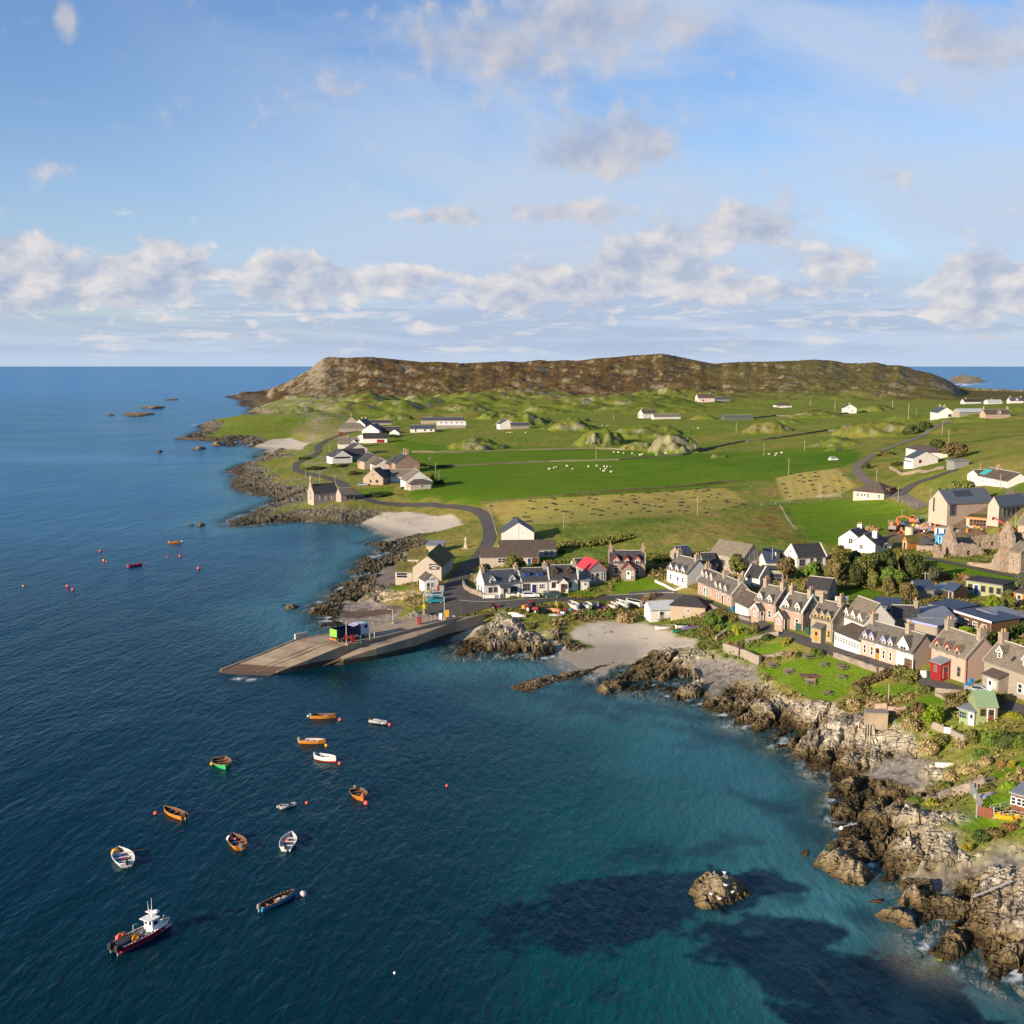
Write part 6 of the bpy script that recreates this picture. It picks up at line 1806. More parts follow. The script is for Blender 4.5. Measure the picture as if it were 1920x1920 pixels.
BARK = mat('bark',(.16,.125,.09),.9,.3,4)
def crown_mesh(seed, n, leaf, flat_=False, holes=.35, lumps=9):
 r = np.random.RandomState(seed)
 cs, rad = [], []
 for i in range(lumps):
  a = r.rand() * 6.283
  el = r.uniform(-.5,1.0) if not flat_ else r.uniform(0,.9)
  q = r.uniform(.25,.68)
  cs.append((math.cos(a) * q * (1 - .35 * max(el,0)), math.sin(a) * q * (1 - .35 * max(el,0)), el * (.5 if not flat_ else .55)))
  rad.append(r.uniform(.28,.50))
 cs = np.array(cs)
 rad = np.array(rad)
 k = r.randint(0, lumps, n)
 v = r.normal(size=(n,3))
 v /= np.linalg.norm(v, axis=1)[:, None]
 d = rad[k] * (1 - .45 * r.rand(n) ** 2.2)
 P = cs[k] + v * d[:, None]
 if flat_:
  P[:,2] = np.abs(P[:,2]) * .95
 nrm = v + r.normal(size=(n,3)) * .55
 nrm /= np.linalg.norm(nrm, axis=1)[:, None]
 t1 = np.cross(nrm, r.normal(size=(n,3)))
 t1 /= np.linalg.norm(t1, axis=1)[:, None]
 t2 = np.cross(nrm, t1)
 s = leaf * r.uniform(.6,1.3, n)[:, None]
 V = np.stack([P - t1 * s - t2 * s * .7, P + t1 * s - t2 * s * .7, P + t1 * s * .6 + t2 * s, P - t1 * s * .6 + t2 * s],1).reshape(-1,3)
 me = bpy.data.meshes.new('crown')
 me.vertices.add(len(V))
 me.vertices.foreach_set('co', V.astype(np.float32).ravel())
 me.loops.add(n * 4)
 me.loops.foreach_set('vertex_index', np.arange(n * 4, dtype=np.int32))
 me.polygons.add(n)
 me.polygons.foreach_set('loop_start', np.arange(0, n * 4,4, dtype=np.int32))
 me.polygons.foreach_set('loop_total', np.full(n,4, np.int32))
 me.update(calc_edges=True)
 return me
_CR = {}
def crown_for(kind, variant, flat_, big):
 key = (kind, variant, flat_, big)
 if key not in _CR:
  n = 2600 if big else 900
  me = crown_mesh(500 + variant * 7 + (50 if flat_ else 0), n,.075 if big else .11, flat_, lumps=13 if big else 8)
  me.materials.append(LV[kind])
  _CR[key] = me
 return _CR[key]
def trunk_mesh(seed, multi=False):
 r = random.Random(seed)
 m = MB()
 if multi:
  for i in range(5):
   a = i * 1.256 + r.random()
   m.tube((math.cos(a) * .06, math.sin(a) * .06,0),(math.cos(a) * .35, math.sin(a) * .35,.95),.035,.018,6, BARK)
 else:
  m.tube((0,0,-.1),(.02,0,.45),.065,.048,8, BARK)
  m.tube((.02,0,.45),(0,.03,.95),.048,.022,7, BARK)
 for i in range(7):
  a = i * .9 + r.random()
  z0 = r.uniform(.35,.75)
  q = r.uniform(.3,.55)
  m.tube((.01,0, z0),(math.cos(a) * q, math.sin(a) * q, z0 + r.uniform(.2,.45)),.024,.009,5, BARK)
 return m.mesh('trunk', True)
_TR = [trunk_mesh(1), trunk_mesh(2), trunk_mesh(3, True)]
_seq = [0]
def tree(label, base, halfw, top, kind, group='trees and shrubs of the village', multi=False, lean=1.0, squat=.55):
 """base px, crown half width px, top of the crown (py)"""
 g = hit(*base)
 sc = g.xy.length / F
 r_ = halfw * sc
 h = max((base[1] - top) * sc / .97, r_ * .9)
 _seq[0] += 1
 v = _seq[0]
 t = thing('tree', label, 'tree',(g.x, g.y, g.z - .05), rng.random() * 6.28, group)
 tr = link('trunk', _TR[2 if multi else v % 2], t)
 tr.scale = (h * .6, h * .6, h * .75)
 cr = link('crown', crown_for(kind, v % 4, False, True), t)
 hz = h * squat
 cr.scale = (r_, r_, hz * .92)
 cr.location = (0,0, h - hz * .86)
 return t
def bush(label, base, halfw, hpx, kind, group='garden shrubs and scrub', big=None):
 g = hit(*base)
 sc = g.xy.length / F
 r_ = halfw * sc
 h = hpx * sc
 _seq[0] += 1
 big = halfw > 14 if big is None else big
 o = link('bush', crown_for(kind, _seq[0] % 4, True, big), None,(g.x, g.y, g.z - .1), rng.random() * 6.28)
 o.scale = (r_, r_, h * 1.05)
 return tag(o, label, 'bush', group)
def Zp(k, x, y):
 return Z(k, x, y)
TREES = [('Y',70,810,120,385, 'brown', 'brownish tree leaning at the left end of the copse lawn',0),('Y',345,825,120,450, 'dark', 'dark tree with a pale trunk second from the left of the copse',0),('Y',480,800,170,320, 'olive', 'broad olive tree in the middle of the copse front',0),
   ('Y',800,690,165,245, 'dark', 'tall dark tree at the back of the copse below the white cottages',0),('Y',1010,590,90,230, 'olive', 'narrow tree beside the orange summerhouse',0),('Y',1240,760,175,330, 'dark', 'wide dark green tree right of the copse by the ruins',0),
   ('Y',880,810,200,500, 'green', 'yellow-green spreading tree at the copse right front',0),('Y',835,945,100,650, 'brown', 'bare-looking brown tree alone on the copse lawn edge',0),('Y',1145,1045,150,730, 'brown', 'many-stemmed brown tree behind the hotel gardens',1),
   ('Y',120,640,160,190, 'olive', 'tree at the copse rear left touching the white cottage',0),('Y',1510,770,100,490, 'grey', 'grey-green small tree near the wooden telegraph pole',0),('Y',560,640,150,290, 'dark', 'dark tree filling the copse rear centre',0),('Y',300,560,150,260, 'dark', 'dark tree in the copse rear left centre',0),
   ('F',960,530,105,312, 'olive', 'thick tree hiding the corner of the shop',0),('F',1470,605,105,330, 'brown', 'brown autumn tree in front of the black-roofed house',0),('F',1740,590,110,385, 'green', 'bright green tree right of the brown autumn tree',0),('F',1890,640,80,350, 'brown', 'brown tree right of the bright green tree',0),
   ('E',440,500,135,318, 'olive', 'round olive tree rising behind the white row',0),('E',150,520,85,400, 'brown', 'low bushy tree at the seaward end of the white row',1),('E',850,470,48,385, 'brown', 'small brown tree behind the third white cottage',1),
   ('C',1430,815,95,702, 'brown', 'big rounded brown tree right of the hilltop white houses',1),('C',1315,775,66,682, 'dark', 'darker tree between the white house and the big brown tree',1),
   ('U',1880,400,95,90, 'grey', 'feathery grey-green tree at the right edge by the ruins',0),('U',1180,1000,170,785, 'bright', 'rounded bright yellow-green tree behind the red-porched house',1),('U',1500,590,105,385, 'bright', 'bright tree in the gardens behind the bedroom block',1),
   ('K',1020,325,122,105, 'bright', 'vivid green tree left of the green hut',1),('F',1155,1120,52,985, 'brown', 'small bare-stemmed tree on the garden terrace',0),('F',700,1065,80,890, 'green', 'leafy tree above the beach gardens',0)]
TREES += [('Y',420,640,130,350, 'dark', 'dark tree in the heart of the copse, left of two',0),('Y',700,760,120,470, 'dark', 'dark tree in the heart of the copse, right of two',0),('Y',200,700,110,400, 'olive', 'olive tree between the two left copse front trees',0),('Y',620,830,110,560, 'olive', 'low olive tree at the copse front edge',1),('Y',1090,640,120,350, 'dark', 'dark tree linking the copse to the wide dark green tree',0),
   ('Y',1330,620,90,420, 'dark', 'dark tree right behind the wide dark green tree',0),('Y',960,900,110,640, 'green', 'green tree between the bare brown tree and the many-stemmed tree',0),('U',1330,560,110,430, 'olive', 'olive tree behind the middle of the bedroom block',1),('U',1740,560,90,400, 'olive', 'olive tree at the right of the back gardens',1)]
for k, x, y, hw, tp, kind, lab, mul in TREES:
 ox, oy, mg = ZOOMS[k]
 tree(lab, Z(k, x, y), hw / mg, Z(k, x, tp)[1], kind, multi=bool(mul), squat=.55 if not mul else .6)
BUSHES = [('F',625,950,62,70, 'pinkish', 'pinkish flowering shrub at the top of the beach gardens'),('F',930,1000,60,70, 'olive', 'olive shrub beside the lane opposite the pink cottages'),('F',970,1105,68,100, 'yellow', 'yellow-green shrub in the middle of the beach gardens'),
   ('F',1080,1115,50,75, 'green', 'clipped green shrub left of the bare-stemmed garden tree'),('F',1290,1165,85,65, 'dark', 'dark shrub bank below the pink cottages'),('F',540,1110,90,60, 'green', 'green bank shrub at the back of the beach'),('F',700,1130,80,70, 'olive', 'scrubby shrub on the wall above the beach'),
   ('F',800,1060,60,60, 'green', 'rounded garden shrub left of the yellow-green shrub'),('F',860,960,60,60, 'olive', 'shrub beside the lane wall near the bins'),('F',1000,1240,50,55, 'pinkish', 'dusty pink shrub by the retaining wall'),('F',1470,1220,60,90, 'yellow', 'tall yellow-green shrub by the garden gate'),
   ('H',1105,1085,110,105, 'green', 'large green shrub at the head of the picnic lawn'),('H',760,1090,65,80, 'pinkish', 'pale pink shrub left of the large green shrub'),('H',890,1090,60,80, 'dark', 'dark shrub between the pale pink and large green shrubs'),('H',740,940,75,90, 'yellow', 'yellow-green shrub by the shed on the lane'),
   ('H',470,840,80,40, 'dark', 'dark low shrub on the middle garden terrace'),('H',160,990,70,90, 'brown', 'brown shrub behind the retaining wall'),('H',600,780,60,45, 'olive', 'olive shrub by the terrace steps'),('H',640,1120,60,40, 'olive', 'low shrub along the pebbly wall by the lawn'),
   ('E',930,300,50,40, 'dark', 'dark bush in the rough field behind the halls'),('E',1260,430,45,55, 'olive', 'bush behind the red roof'),('E',1540,575,30,25, 'yellow', 'flowering shrub at the porch foot of the red stone house'),('E',1300,740,40,50, 'yellow', 'yellowish shrub at the mouth of the garage drive'),('E',1210,680,45,40, 'olive', 'shrub beside the small white shed'),
   ('E',1850,480,60,45, 'dark', 'dark bush right of the red stone house'),('F',180,400,55,70, 'dark', 'dark bush pair left one behind the lawn'),('F',260,385,50,65, 'dark', 'dark bush pair right one behind the lawn'),('F',150,510,55,55, 'olive', 'olive bush on the lawn wall'),('E',1790,800,90,60, 'rust', 'rusty bush at the road end above the boats'),('E',1560,990,110,110, 'straw', 'dry straw-coloured scrub above the beach left of the boat store'),('E',1380,930,90,60, 'green', 'green scrub on the bank below the boats'),('E',1200,920,90,50, 'green', 'scrub on the bank in front of the parked boats'),('E',1020,960,90,50, 'olive', 'low scrub left on the boat bank'),
   ('E',600,1035,90,40, 'olive', 'mossy scrub on the outcrop by the pier'),('E',420,950,60,40, 'green', 'grassy scrub above the pier outcrop'),('E',880,1060,50,35, 'straw', 'dry scrub on the beach outcrop'),
   ('I',650,830,100,80, 'brown', 'brown hedge bush at the corner of the picnic lawn'),('I',760,860,90,70, 'olive', 'olive bush right of the brown corner bush'),('I',920,950,90,100, 'olive', 'bush clump by the lane bend below the red porch'),('I',300,940,90,80, 'brown', 'brown scrub where the picnic lawn meets the rocks'),('I',230,1100,110,110, 'straw', 'tan scrub above the pale cliff'),('I',310,1010,80,80, 'olive', 'olive scrub behind the tan scrub'),('I',410,1090,90,60, 'straw', 'straw scrub beside the small pink walls'),
   ('I',860,1130,80,100, 'brown', 'rounded brown shrub by the little walled garden'),('I',1500,1100,140,80, 'brown', 'hedge clump behind the green hut'),('I',1250,1080,120,70, 'brown', 'brown hedge clump left of the green hut'),('I',1820,1190,90,60, 'yellow', 'yellowing clipped hedge right of the green hut'),
   ('K',800,340,120,110, 'straw', 'large dry bramble patch above the cove'),('K',990,570,150,130, 'straw', 'pale brown bramble mound in the cove back'),('K',1100,480,110,90, 'olive', 'green-yellow scrub under the garden wall'),('K',1290,540,70,90, 'straw', 'dry bush at the end of the garden wall'),('K',1440,480,105,150, 'olive', 'tall olive shrub below the green hut'),('K',1580,510,120,150, 'green', 'large green shrub below the green hut'),('K',1760,520,120,170, 'dark', 'dark green shrub right of the large green shrub'),('K',1890,530,80,150, 'green', 'green shrub at the right edge below the hedge'),('K',1490,620,120,70, 'green', 'low green scrub by the cove path'),('K',1560,710,90,100, 'straw', 'buff rounded bush on the lower lawn edge'),('K',1705,735,50,110, 'rust', 'upright rusty shrub on the lower lawn'),('K',1790,740,50,90, 'yellow', 'yellow shrub beside the upright rusty shrub'),('K',1890,800,50,80, 'straw', 'straw shrub at the right edge by the lawn'),
   ('K',1200,850,130,90, 'straw', 'wind-bent tall grass clump above the cove'),('K',1380,780,120,90, 'straw', 'long tawny grass clump along the lawn bank'),('K',1130,940,110,80, 'olive', 'olive grass clump at the cove corner'),('K',1780,960,90,105, 'bright', 'bright clipped square bush on the lower lawn'),('K',1580,960,100,70, 'olive', 'olive hedge clump behind the upturned boat'),('K',1000,1120,80,90, 'yellow', 'yellow-green clump at the wall end above the rocks'),('K',860,1070,90,50, 'green', 'green tuft between the rocks by the wall end'),('K',1780,1340,90,60, 'rust', 'rusty shrub by the yellow kayak'),
   ('K',1480,1450,130,90, 'dark', 'dark scrub on the cliff edge of the lower lawn'),('K',1620,1420,110,90, 'brown', 'brown scrub on the cliff edge right'),('K',1350,1560,70,80, 'yellow', 'yellow-green tuft on the near cliff'),('K',160,150,120,90, 'olive', 'scrub on the pale cliff top'),('K',540,330,70,60, 'yellow', 'yellow-green bush beside the concrete tank'),
   ('U',690,200,90,120, 'grey', 'grey shrub by the ruin lawn'),('U',880,180,80,110, 'rust', 'russet shrub on the ruin lawn edge'),('U',1000,190,70,100, 'green', 'green shrub right of the russet shrub'),('U',1100,180,70,100, 'rust', 'second russet shrub by the ruin lawn'),('U',1200,190,70,80, 'pinkish', 'pink-tinged shrub behind the long green cabin'),('U',930,280,110,80, 'bright', 'bright leafy shrub above the garden sheds'),('U',1130,400,90,90, 'olive', 'shrub left of the blue cabin door'),('U',1430,240,80,100, 'grey', 'grey-green shrub behind the long green cabin right'),('U',1560,250,110,90, 'olive', 'olive shrub behind the cabin end'),('U',1680,420,90,120, 'olive', 'shrub at the right end of the long green cabin'),('U',330,520,70,60, 'bright', 'bright ground shrub behind the black chalet'),('U',690,500,100,90, 'olive', 'shrub in front of the grey garden shed'),('U',840,540,70,70, 'olive', 'shrub below the dark garden shed'),('U',980,580,90,90, 'green', 'green shrub behind the bedroom block'),('U',1270,590,130,140, 'olive', 'large olive shrub behind the bedroom block'),('U',1560,640,120,80, 'olive', 'olive shrub right in the back gardens'),('U',1760,680,110,110, 'green', 'flowering green shrub at the back garden right'),('U',150,530,120,60, 'dark', 'dark shrub behind the black chalet'),
   ('G',870,870,90,120, 'dark', 'dark shrub right of the copse under the ruins path'),('G',920,800,50,80, 'dark', 'dark bush at the copse corner'),('G',480,480,80,60, 'straw', 'thorny brown bush above the tall-chimney cottage'),
   ('C',1400,1060,100,60, 'olive', 'olive gorse on the bank below the drive'),('C',1480,1040,90,90, 'olive', 'gorse clump left of the turquoise-panelled bungalow'),('C',1560,1080,90,60, 'dark', 'dark gorse under the turquoise-panelled bungalow'),('C',1060,860,60,30, 'dark', 'low dark hedge shrub before the hilltop white house'),('C',830,880,40,50, 'dark', 'dark bush inside the bend of the hill road'),('C',960,790,80,40, 'olive', 'scrub on the bank above the bend of the hill road'),('C',1150,640,70,70, 'dark', 'dark bush at the back of the green ridge by the hill road'),('C',1230,600,60,50, 'dark', 'dark bush beside the top of the hill road'),
   ('A',660,850,60,25, 'dark', 'dark hedge by the shore road bend'),('A',740,920,90,25, 'dark', 'dark hedge below the glazed-gable house'),('A',900,900,90,25, 'olive', 'garden hedge in the middle of the hamlet'),('A',1020,960,60,30, 'dark', 'dark hedge left of the tan yellow-chimneyed cottage'),('A',1560,1000,50,60, 'olive', 'yellowing tree-like bush right of the hip-roofed sun room'),('A',1620,1030,50,40, 'dark', 'dark bush at the hamlet field corner'),('A',1400,1060,60,22, 'dark', 'dark hedge before the hamlet corner bungalow'),('A',1200,1110,110,30, 'dark', 'dark hedge behind the chapel green'),('A',1500,900,50,30, 'dark', 'dark bush right of the stone villa'),('A',1300,690,50,25, 'dark', 'dark bush by the hamlet barn'),('A',1120,860,40,20, 'dark', 'dark bush behind the middle hamlet houses')]
for k, x, y, hw, hp, kind, lab in BUSHES:
 mg = ZOOMS[k][2]
 bush(lab, Z(k, x, y), hw / mg, hp / mg, kind)
def hedge(label, pts, h, w, kind, per=30, leaf=.16, name='hedge', cat='hedge'):
 P = densify([hit(*p).xy for p in pts],.5)
 r = np.random.RandomState(len(P) + int(h * 100))
 n = int(len(P) * .5 * per * max(1, h))
 i = r.randint(0, len(P) - 1, n)
 fr = r.rand(n)
 A_ = np.array([tuple(p) for p in P])
 c = A_[i] + (A_[i + 1] - A_[i]) * fr[:, None]
 d = A_[np.minimum(i + 1, len(P) - 1)] - A_[i]
 d /= np.linalg.norm(d, axis=1)[:, None] + 1e-9
 nn = np.stack([-d[:,1], d[:,0]],1)
 s = r.uniform(-1,1, n)
 hh = h * (.8 + .35 * fbm(c[:,0] / 3, c[:,1] / 3,2,9))
 zz = r.rand(n) ** .6 * hh * np.sqrt(np.clip(1 - (s * .8) ** 4,0,1))
 xy = c + nn * (s * w / 2)[:, None]
 z0 = macro_at(np.arctan2(xy[:,0], xy[:,1]),.5 * np.log((xy ** 2).sum(1)))
 Pn = np.concatenate([xy,(z0 + zz)[:, None]],1)
 c0 = Pn.mean(0)
 Pn = Pn - c0
 nv = r.normal(size=(n,3))
 nv /= np.linalg.norm(nv, axis=1)[:, None]
 t1 = np.cross(nv, r.normal(size=(n,3)))
 t1 /= np.linalg.norm(t1, axis=1)[:, None]
 t2 = np.cross(nv, t1)
 q = leaf * r.uniform(.7,1.5, n)[:, None]
 V = np.stack([Pn - t1 * q - t2 * q * .7, Pn + t1 * q - t2 * q * .7, Pn + t1 * q * .6 + t2 * q, Pn - t1 * q * .6 + t2 * q],1).reshape(-1,3)
 me = bpy.data.meshes.new(name)
 me.from_pydata(V.tolist(), [], np.arange(n * 4).reshape(n,4).tolist())
 me.materials.append(LV[kind])
 o = link(name, me, None, tuple(c0))
 return tag(o, label, cat)
hedge('dark clipped hedge behind the red-porched house and bedroom block', Z('I',1480,480,1600,450,1760,410,1930,370),2.4,2.2, 'dark',60)
hedge('brown hedge curving round the right of the picnic lawn', Z('I',210,930,330,880,480,820,600,790),1.6,1.8, 'brown',60)
hedge('hedge beside the lane below the red porch', Z('I',620,760,720,800,830,850),1.8,2.0, 'olive',60)
hedge('long mixed hedge between the lane and the green hut', Z('I',1130,1070,1260,1030,1400,1010,1600,1030,1700,1070),1.8,2.2, 'brown',60)
hedge('low hedge of orange plants along the retaining wall', Z('J',300,330,420,390,440,400,600,465),.7,.9, 'rust',60)
hedge('flower border along the small lawn before the white row', Z('E',990,745,1120,755,1260,750),.7,1.0, 'yellow',50)
hedge('scrub hedge along the lane opposite the pink cottages', Z('F',760,900,860,935,960,975),1.2,1.4, 'olive',50)
hedge('back garden hedge under the long green cabin', Z('U',1000,590,1200,610,1450,640,1700,690),2.0,2.2, 'dark',60)
hedge('garden hedge behind the black chalet', Z('U',60,480,200,500,330,500,480,560),1.3,2.0, 'dark',50)
hedge('hedge line along the lower edge of the copse', Z('Y',0,850,200,850,420,800,600,790),1.3,2.0, 'olive',50)
hedge('tall rough grass hedge behind the fields and halls', Z('E',890,240,1100,235,1350,210,1600,150),1.3,5.0, 'olive',40,.3)
WALLS = MATS['rubble_stone']
def wall_line(label, pts, h, t, mt, name='stone_wall', cat='wall', step=.9, rag=.08, sink=.5, pillars=0):
 P = densify([hit(*p).xy for p in pts], step)
 m = MB()
 r = random.Random(len(P))
 c0 = P[0]
 rows = []
 for i, p in enumerate(P):
  d = (P[min(i + 1, len(P) - 1)] - P[max(i - 1,0)]).normalized()
  n = Vector((-d.y, d.x)) * t / 2
  z = ground(p.x, p.y)
  ht = h * (1 + r.uniform(-rag, rag))
  a, b = p + n - c0, p - n - c0
  rows.append([(a.x, a.y, z - sink),(a.x * 1, a.y, z + ht),(b.x, b.y, z + ht),(b.x, b.y, z - sink)])
 vs = [v for rr in rows for v in rr]
 fs = []
 for i in range(len(rows) - 1):
  for k in range(3):
   fs.append((i * 4 + k,(i + 1) * 4 + k,(i + 1) * 4 + k + 1, i * 4 + k + 1))
 fs += [(0,1,2,3), tuple((len(rows) - 1) * 4 + k for k in (3,2,1,0))]
 m.poly(vs, fs, mt)
 o = m.build(name, None, loc=(c0.x, c0.y,0))
 if pillars:
  for i in range(0, len(P), max(1, int(pillars / step))):
   p = P[i] - c0
   z = ground(P[i].x, P[i].y)
   q = MB()
   q.box(p.x - .22, p.x + .22, p.y - .22, p.y + .22, z - .3, z + h + .3, mt)
   q.build('pillar', o)
 return tag(o, label, cat)
wall_line('low white garden wall with pillars in front of the end cottage', Z('E',142,758,250,757,345,750),.8,.3, WHITE, rag=.0, pillars=3)
wall_line('low white pillared wall in front of the cottage with blue windows', Z('E',372,748,450,743,532,735),.8,.3, WHITE, rag=.0, pillars=3)
wall_line('curved rubble wall at the seaward end of the white row', Z('D',1130,930,1150,985,1220,1030,1350,1080),1.1,.5, STONE)
wall_line('white garden wall around the three-dormer house beds', Z('F',152,592,250,635,342,685,440,652),.55,.3, WHITE, rag=0)
wall_line('rubble wall between the lane and the picnic lawn', Z('H',1310,1100,1450,1145,1640,1210,1830,1275),.9,.6, STONE)
wall_line('rubble wall continuing beside the lane to the brown hedge', Z('I',480,745,560,770,640,790),.9,.6, STONE)
wall_line('pale retaining wall above the shingle beach, left length', Z('J',275,385,415,435),1.6,.6, GREYR, rag=.02)
wall_line('pale retaining wall above the shingle beach, right length', Z('J',430,440,600,505),1.6,.6, GREYR, rag=.02)
wall_line('pebbled low wall edging the top terrace bed', Z('H',440,1120,560,1100,680,1070),.6,.7, STONE)
wall_line('terrace wall in the middle of the gardens', Z('H',240,940,380,900,520,860,640,840),.9,.5, GREYR)
wall_line('long rubble wall by the lane above the beach gardens', Z('F',700,840,820,900,960,950,1100,990),.7,.5, STONE)
wall_line('sloping stone wall at the back of the beach', Z('F',760,1190,800,1160,865,1110),1.1,.5, STONE)
wall_line('garden wall with a white gate below the green hut', Z('K',1005,335,1110,385),1.0,.5, GREYR)
wall_line('garden wall running down to the bramble patch', Z('K',1195,420,1330,480),1.0,.5, GREYR)
wall_line('dry stone wall with upright coping stones above the near rocks', Z('K',1070,1085,1200,1035,1370,985,1520,925),1.2,.7, STONE, rag=.15)
wall_line('small pink stone wall left of two on the cliff edge', Z('I',430,1120,555,1115),1.0,.5, PINK)
wall_line('small pink stone wall right of two on the cliff edge', Z('I',565,1145,650,1160,735,1145),1.0,.5, PINK)
wall_line('low kerb wall beside the walled vegetable garden', Z('I',1040,980,1150,1030),.5,.4, GREYR)
wall_line('garden wall by the lane below the silver car', Z('I',1040,960,1180,975,1310,985),.9,.5, STONE)
wall_line('stone wall enclosing the hilltop white house garden', Z('C',990,885,1075,930,1200,905,1360,885),1.1,.5, RUIN, step=2)
wall_line('wall below the orange summerhouse by the ruins', Z('S',430,760,540,765,660,765),1.4,.5, RUIN)
DYKE = mat('field_dyke',(.15,.135,.085),.95,.3,.6)
wall_line('long stone dyke across the middle of the green pasture', Z('B',0,892,250,880,500,868,780,862,1000,855,1250,835,1450,820,1600,790,1750,750,1930,715),0.8,1.1, DYKE, 'field_dyke', step=5, rag=.2)
wall_line('continuation of the stone dyke towards the rocky knoll', Z('C',0,695,120,685,250,665,420,640,560,620,700,608),1.0,1.2, DYKE, 'field_dyke', step=5, rag=.2)
wall_line('stone dyke along the far edge of the pasture below the knolls', Z('B',0,795,300,785,600,778,840,772,1050,775),0.8,1.1, DYKE, 'field_dyke', step=5, rag=.2)
wall_line('grassy dyke at the upper edge of the large stubble field', Z('B',0,1165,300,1140,600,1115,900,1092,1200,1070,1500,1045,1750,1020,1860,1010),.8,1.6, mat('grass_dyke',(.10,.10,.03),.95,.35,.5), 'field_dyke', step=4, rag=.3)
wall_line('stone dyke in the hamlet fields by the chimneyed villa', Z('A',1430,800,1600,802,1800,800,1930,795),1.1,1.2, DYKE, 'field_dyke', step=5, rag=.2)
wall_line('dyke along the field right of the black bales', Z('A',1560,912,1700,902,1930,890),.9,1.0, DYKE, 'field_dyke', step=5, rag=.2)
wall_line('far dyke running past the hip-roofed farmhouse', Z('C',0,540,200,515,420,500,700,500),1.0,1.2, DYKE, 'field_dyke', step=8, rag=.2)
def fence(label, pts, h=1.1, step=2.5, mt=POLEW, rails=3, name='post_fence', boarded=None):
 P = densify([hit(*p).xy for p in pts], step)
 c0 = P[0]
 z0 = [ground(p.x, p.y) for p in P]
 t = thing(name, label, 'fence',(c0.x, c0.y,0))
 for p, z in zip(P[:90], z0):
  m = MB()
  q = p - c0
  m.box(q.x - .06, q.x + .06, q.y - .06, q.y + .06, z - .3, z + h, mt)
  m.build('post', t)
 for k in range(rails):
  m = MB()
  hh = h * (.25 + .68 * k / max(1, rails - 1))
  for a, b, za, zb in zip(P[:-1], P[1:], z0[:-1], z0[1:]):
   m.tube((*(a - c0), za + hh),(*(b - c0), zb + hh),.022, n=4, mt=STEEL if boarded is None else boarded)
  m.build('rail', t)
 return t
fence('post and wire fence beside the hill road below the bungalow', Z('C',960,1085,1080,1120,1180,1150), step=4)
fence('post fence along the shore track by the stubble field', Z('D',1400,70,1450,170,1480,270,1510,390), step=3.5)
fence('post and wire fence at the edge of the two bright fields', Z('C',230,1150,290,1250,340,1310), step=5)
fence('garden fence of grey boards beside the upturned grey boat', Z('K',1372,985,1440,1090,1500,1190),1.5,.6, GREYP,3)
fence('pale wire fence below the yellow kayak', Z('K',1575,1215,1680,1265,1790,1250,1930,1275),1.1,1.2)
fence('fence from the brown cabin to the rust gate', Z('K',1580,1200,1680,1180,1785,1150),1.1,1.2)
fence('field fence along the edge of the bright meadow by the builders yard', Z('S',40,390,230,380,420,330,580,310), step=3)
fence('fence across the top of the square bright field', Z('C',650,1080,480,1090,300,1120,100,1140), step=5)
g = hit(*Z('K',1530,1245))
t = thing('gate', 'rust-red boarded garden gate between two grey posts', 'gate', tuple(g), R(-35))
m = MB()
for i in range(6):
 m.box(-.85 + i * .28,-.60 + i * .28,-.03,.03,.1,1.35, mat('rust_board',(.20,.06,.035),.7,.2,3))
m.build('gate_leaf', t)
for s in (-1,1):
 m = MB()
 m.box(s * 1.0 - .1, s * 1.0 + .1,-.1,.1,-.3,1.65, GREYP)
 m.build('post', t)
g = hit(*Z('K',1150,410))
t = thing('gate', 'small white garden gate in the wall below the green hut', 'gate', tuple(g), R(-30))
m = MB()
for i in range(6):
 m.box(-.5 + i * .17,-.38 + i * .17,-.03,.03,.1,1.1, WPAINT)
m.build('gate_leaf', t)
m = MB()
m.box(-.75,-.55,-.15,.15,-.3,1.5, GREYR)
m.box(.55,.75,-.15,.15,-.3,1.5, GREYR)
m.build('gate_post', t)
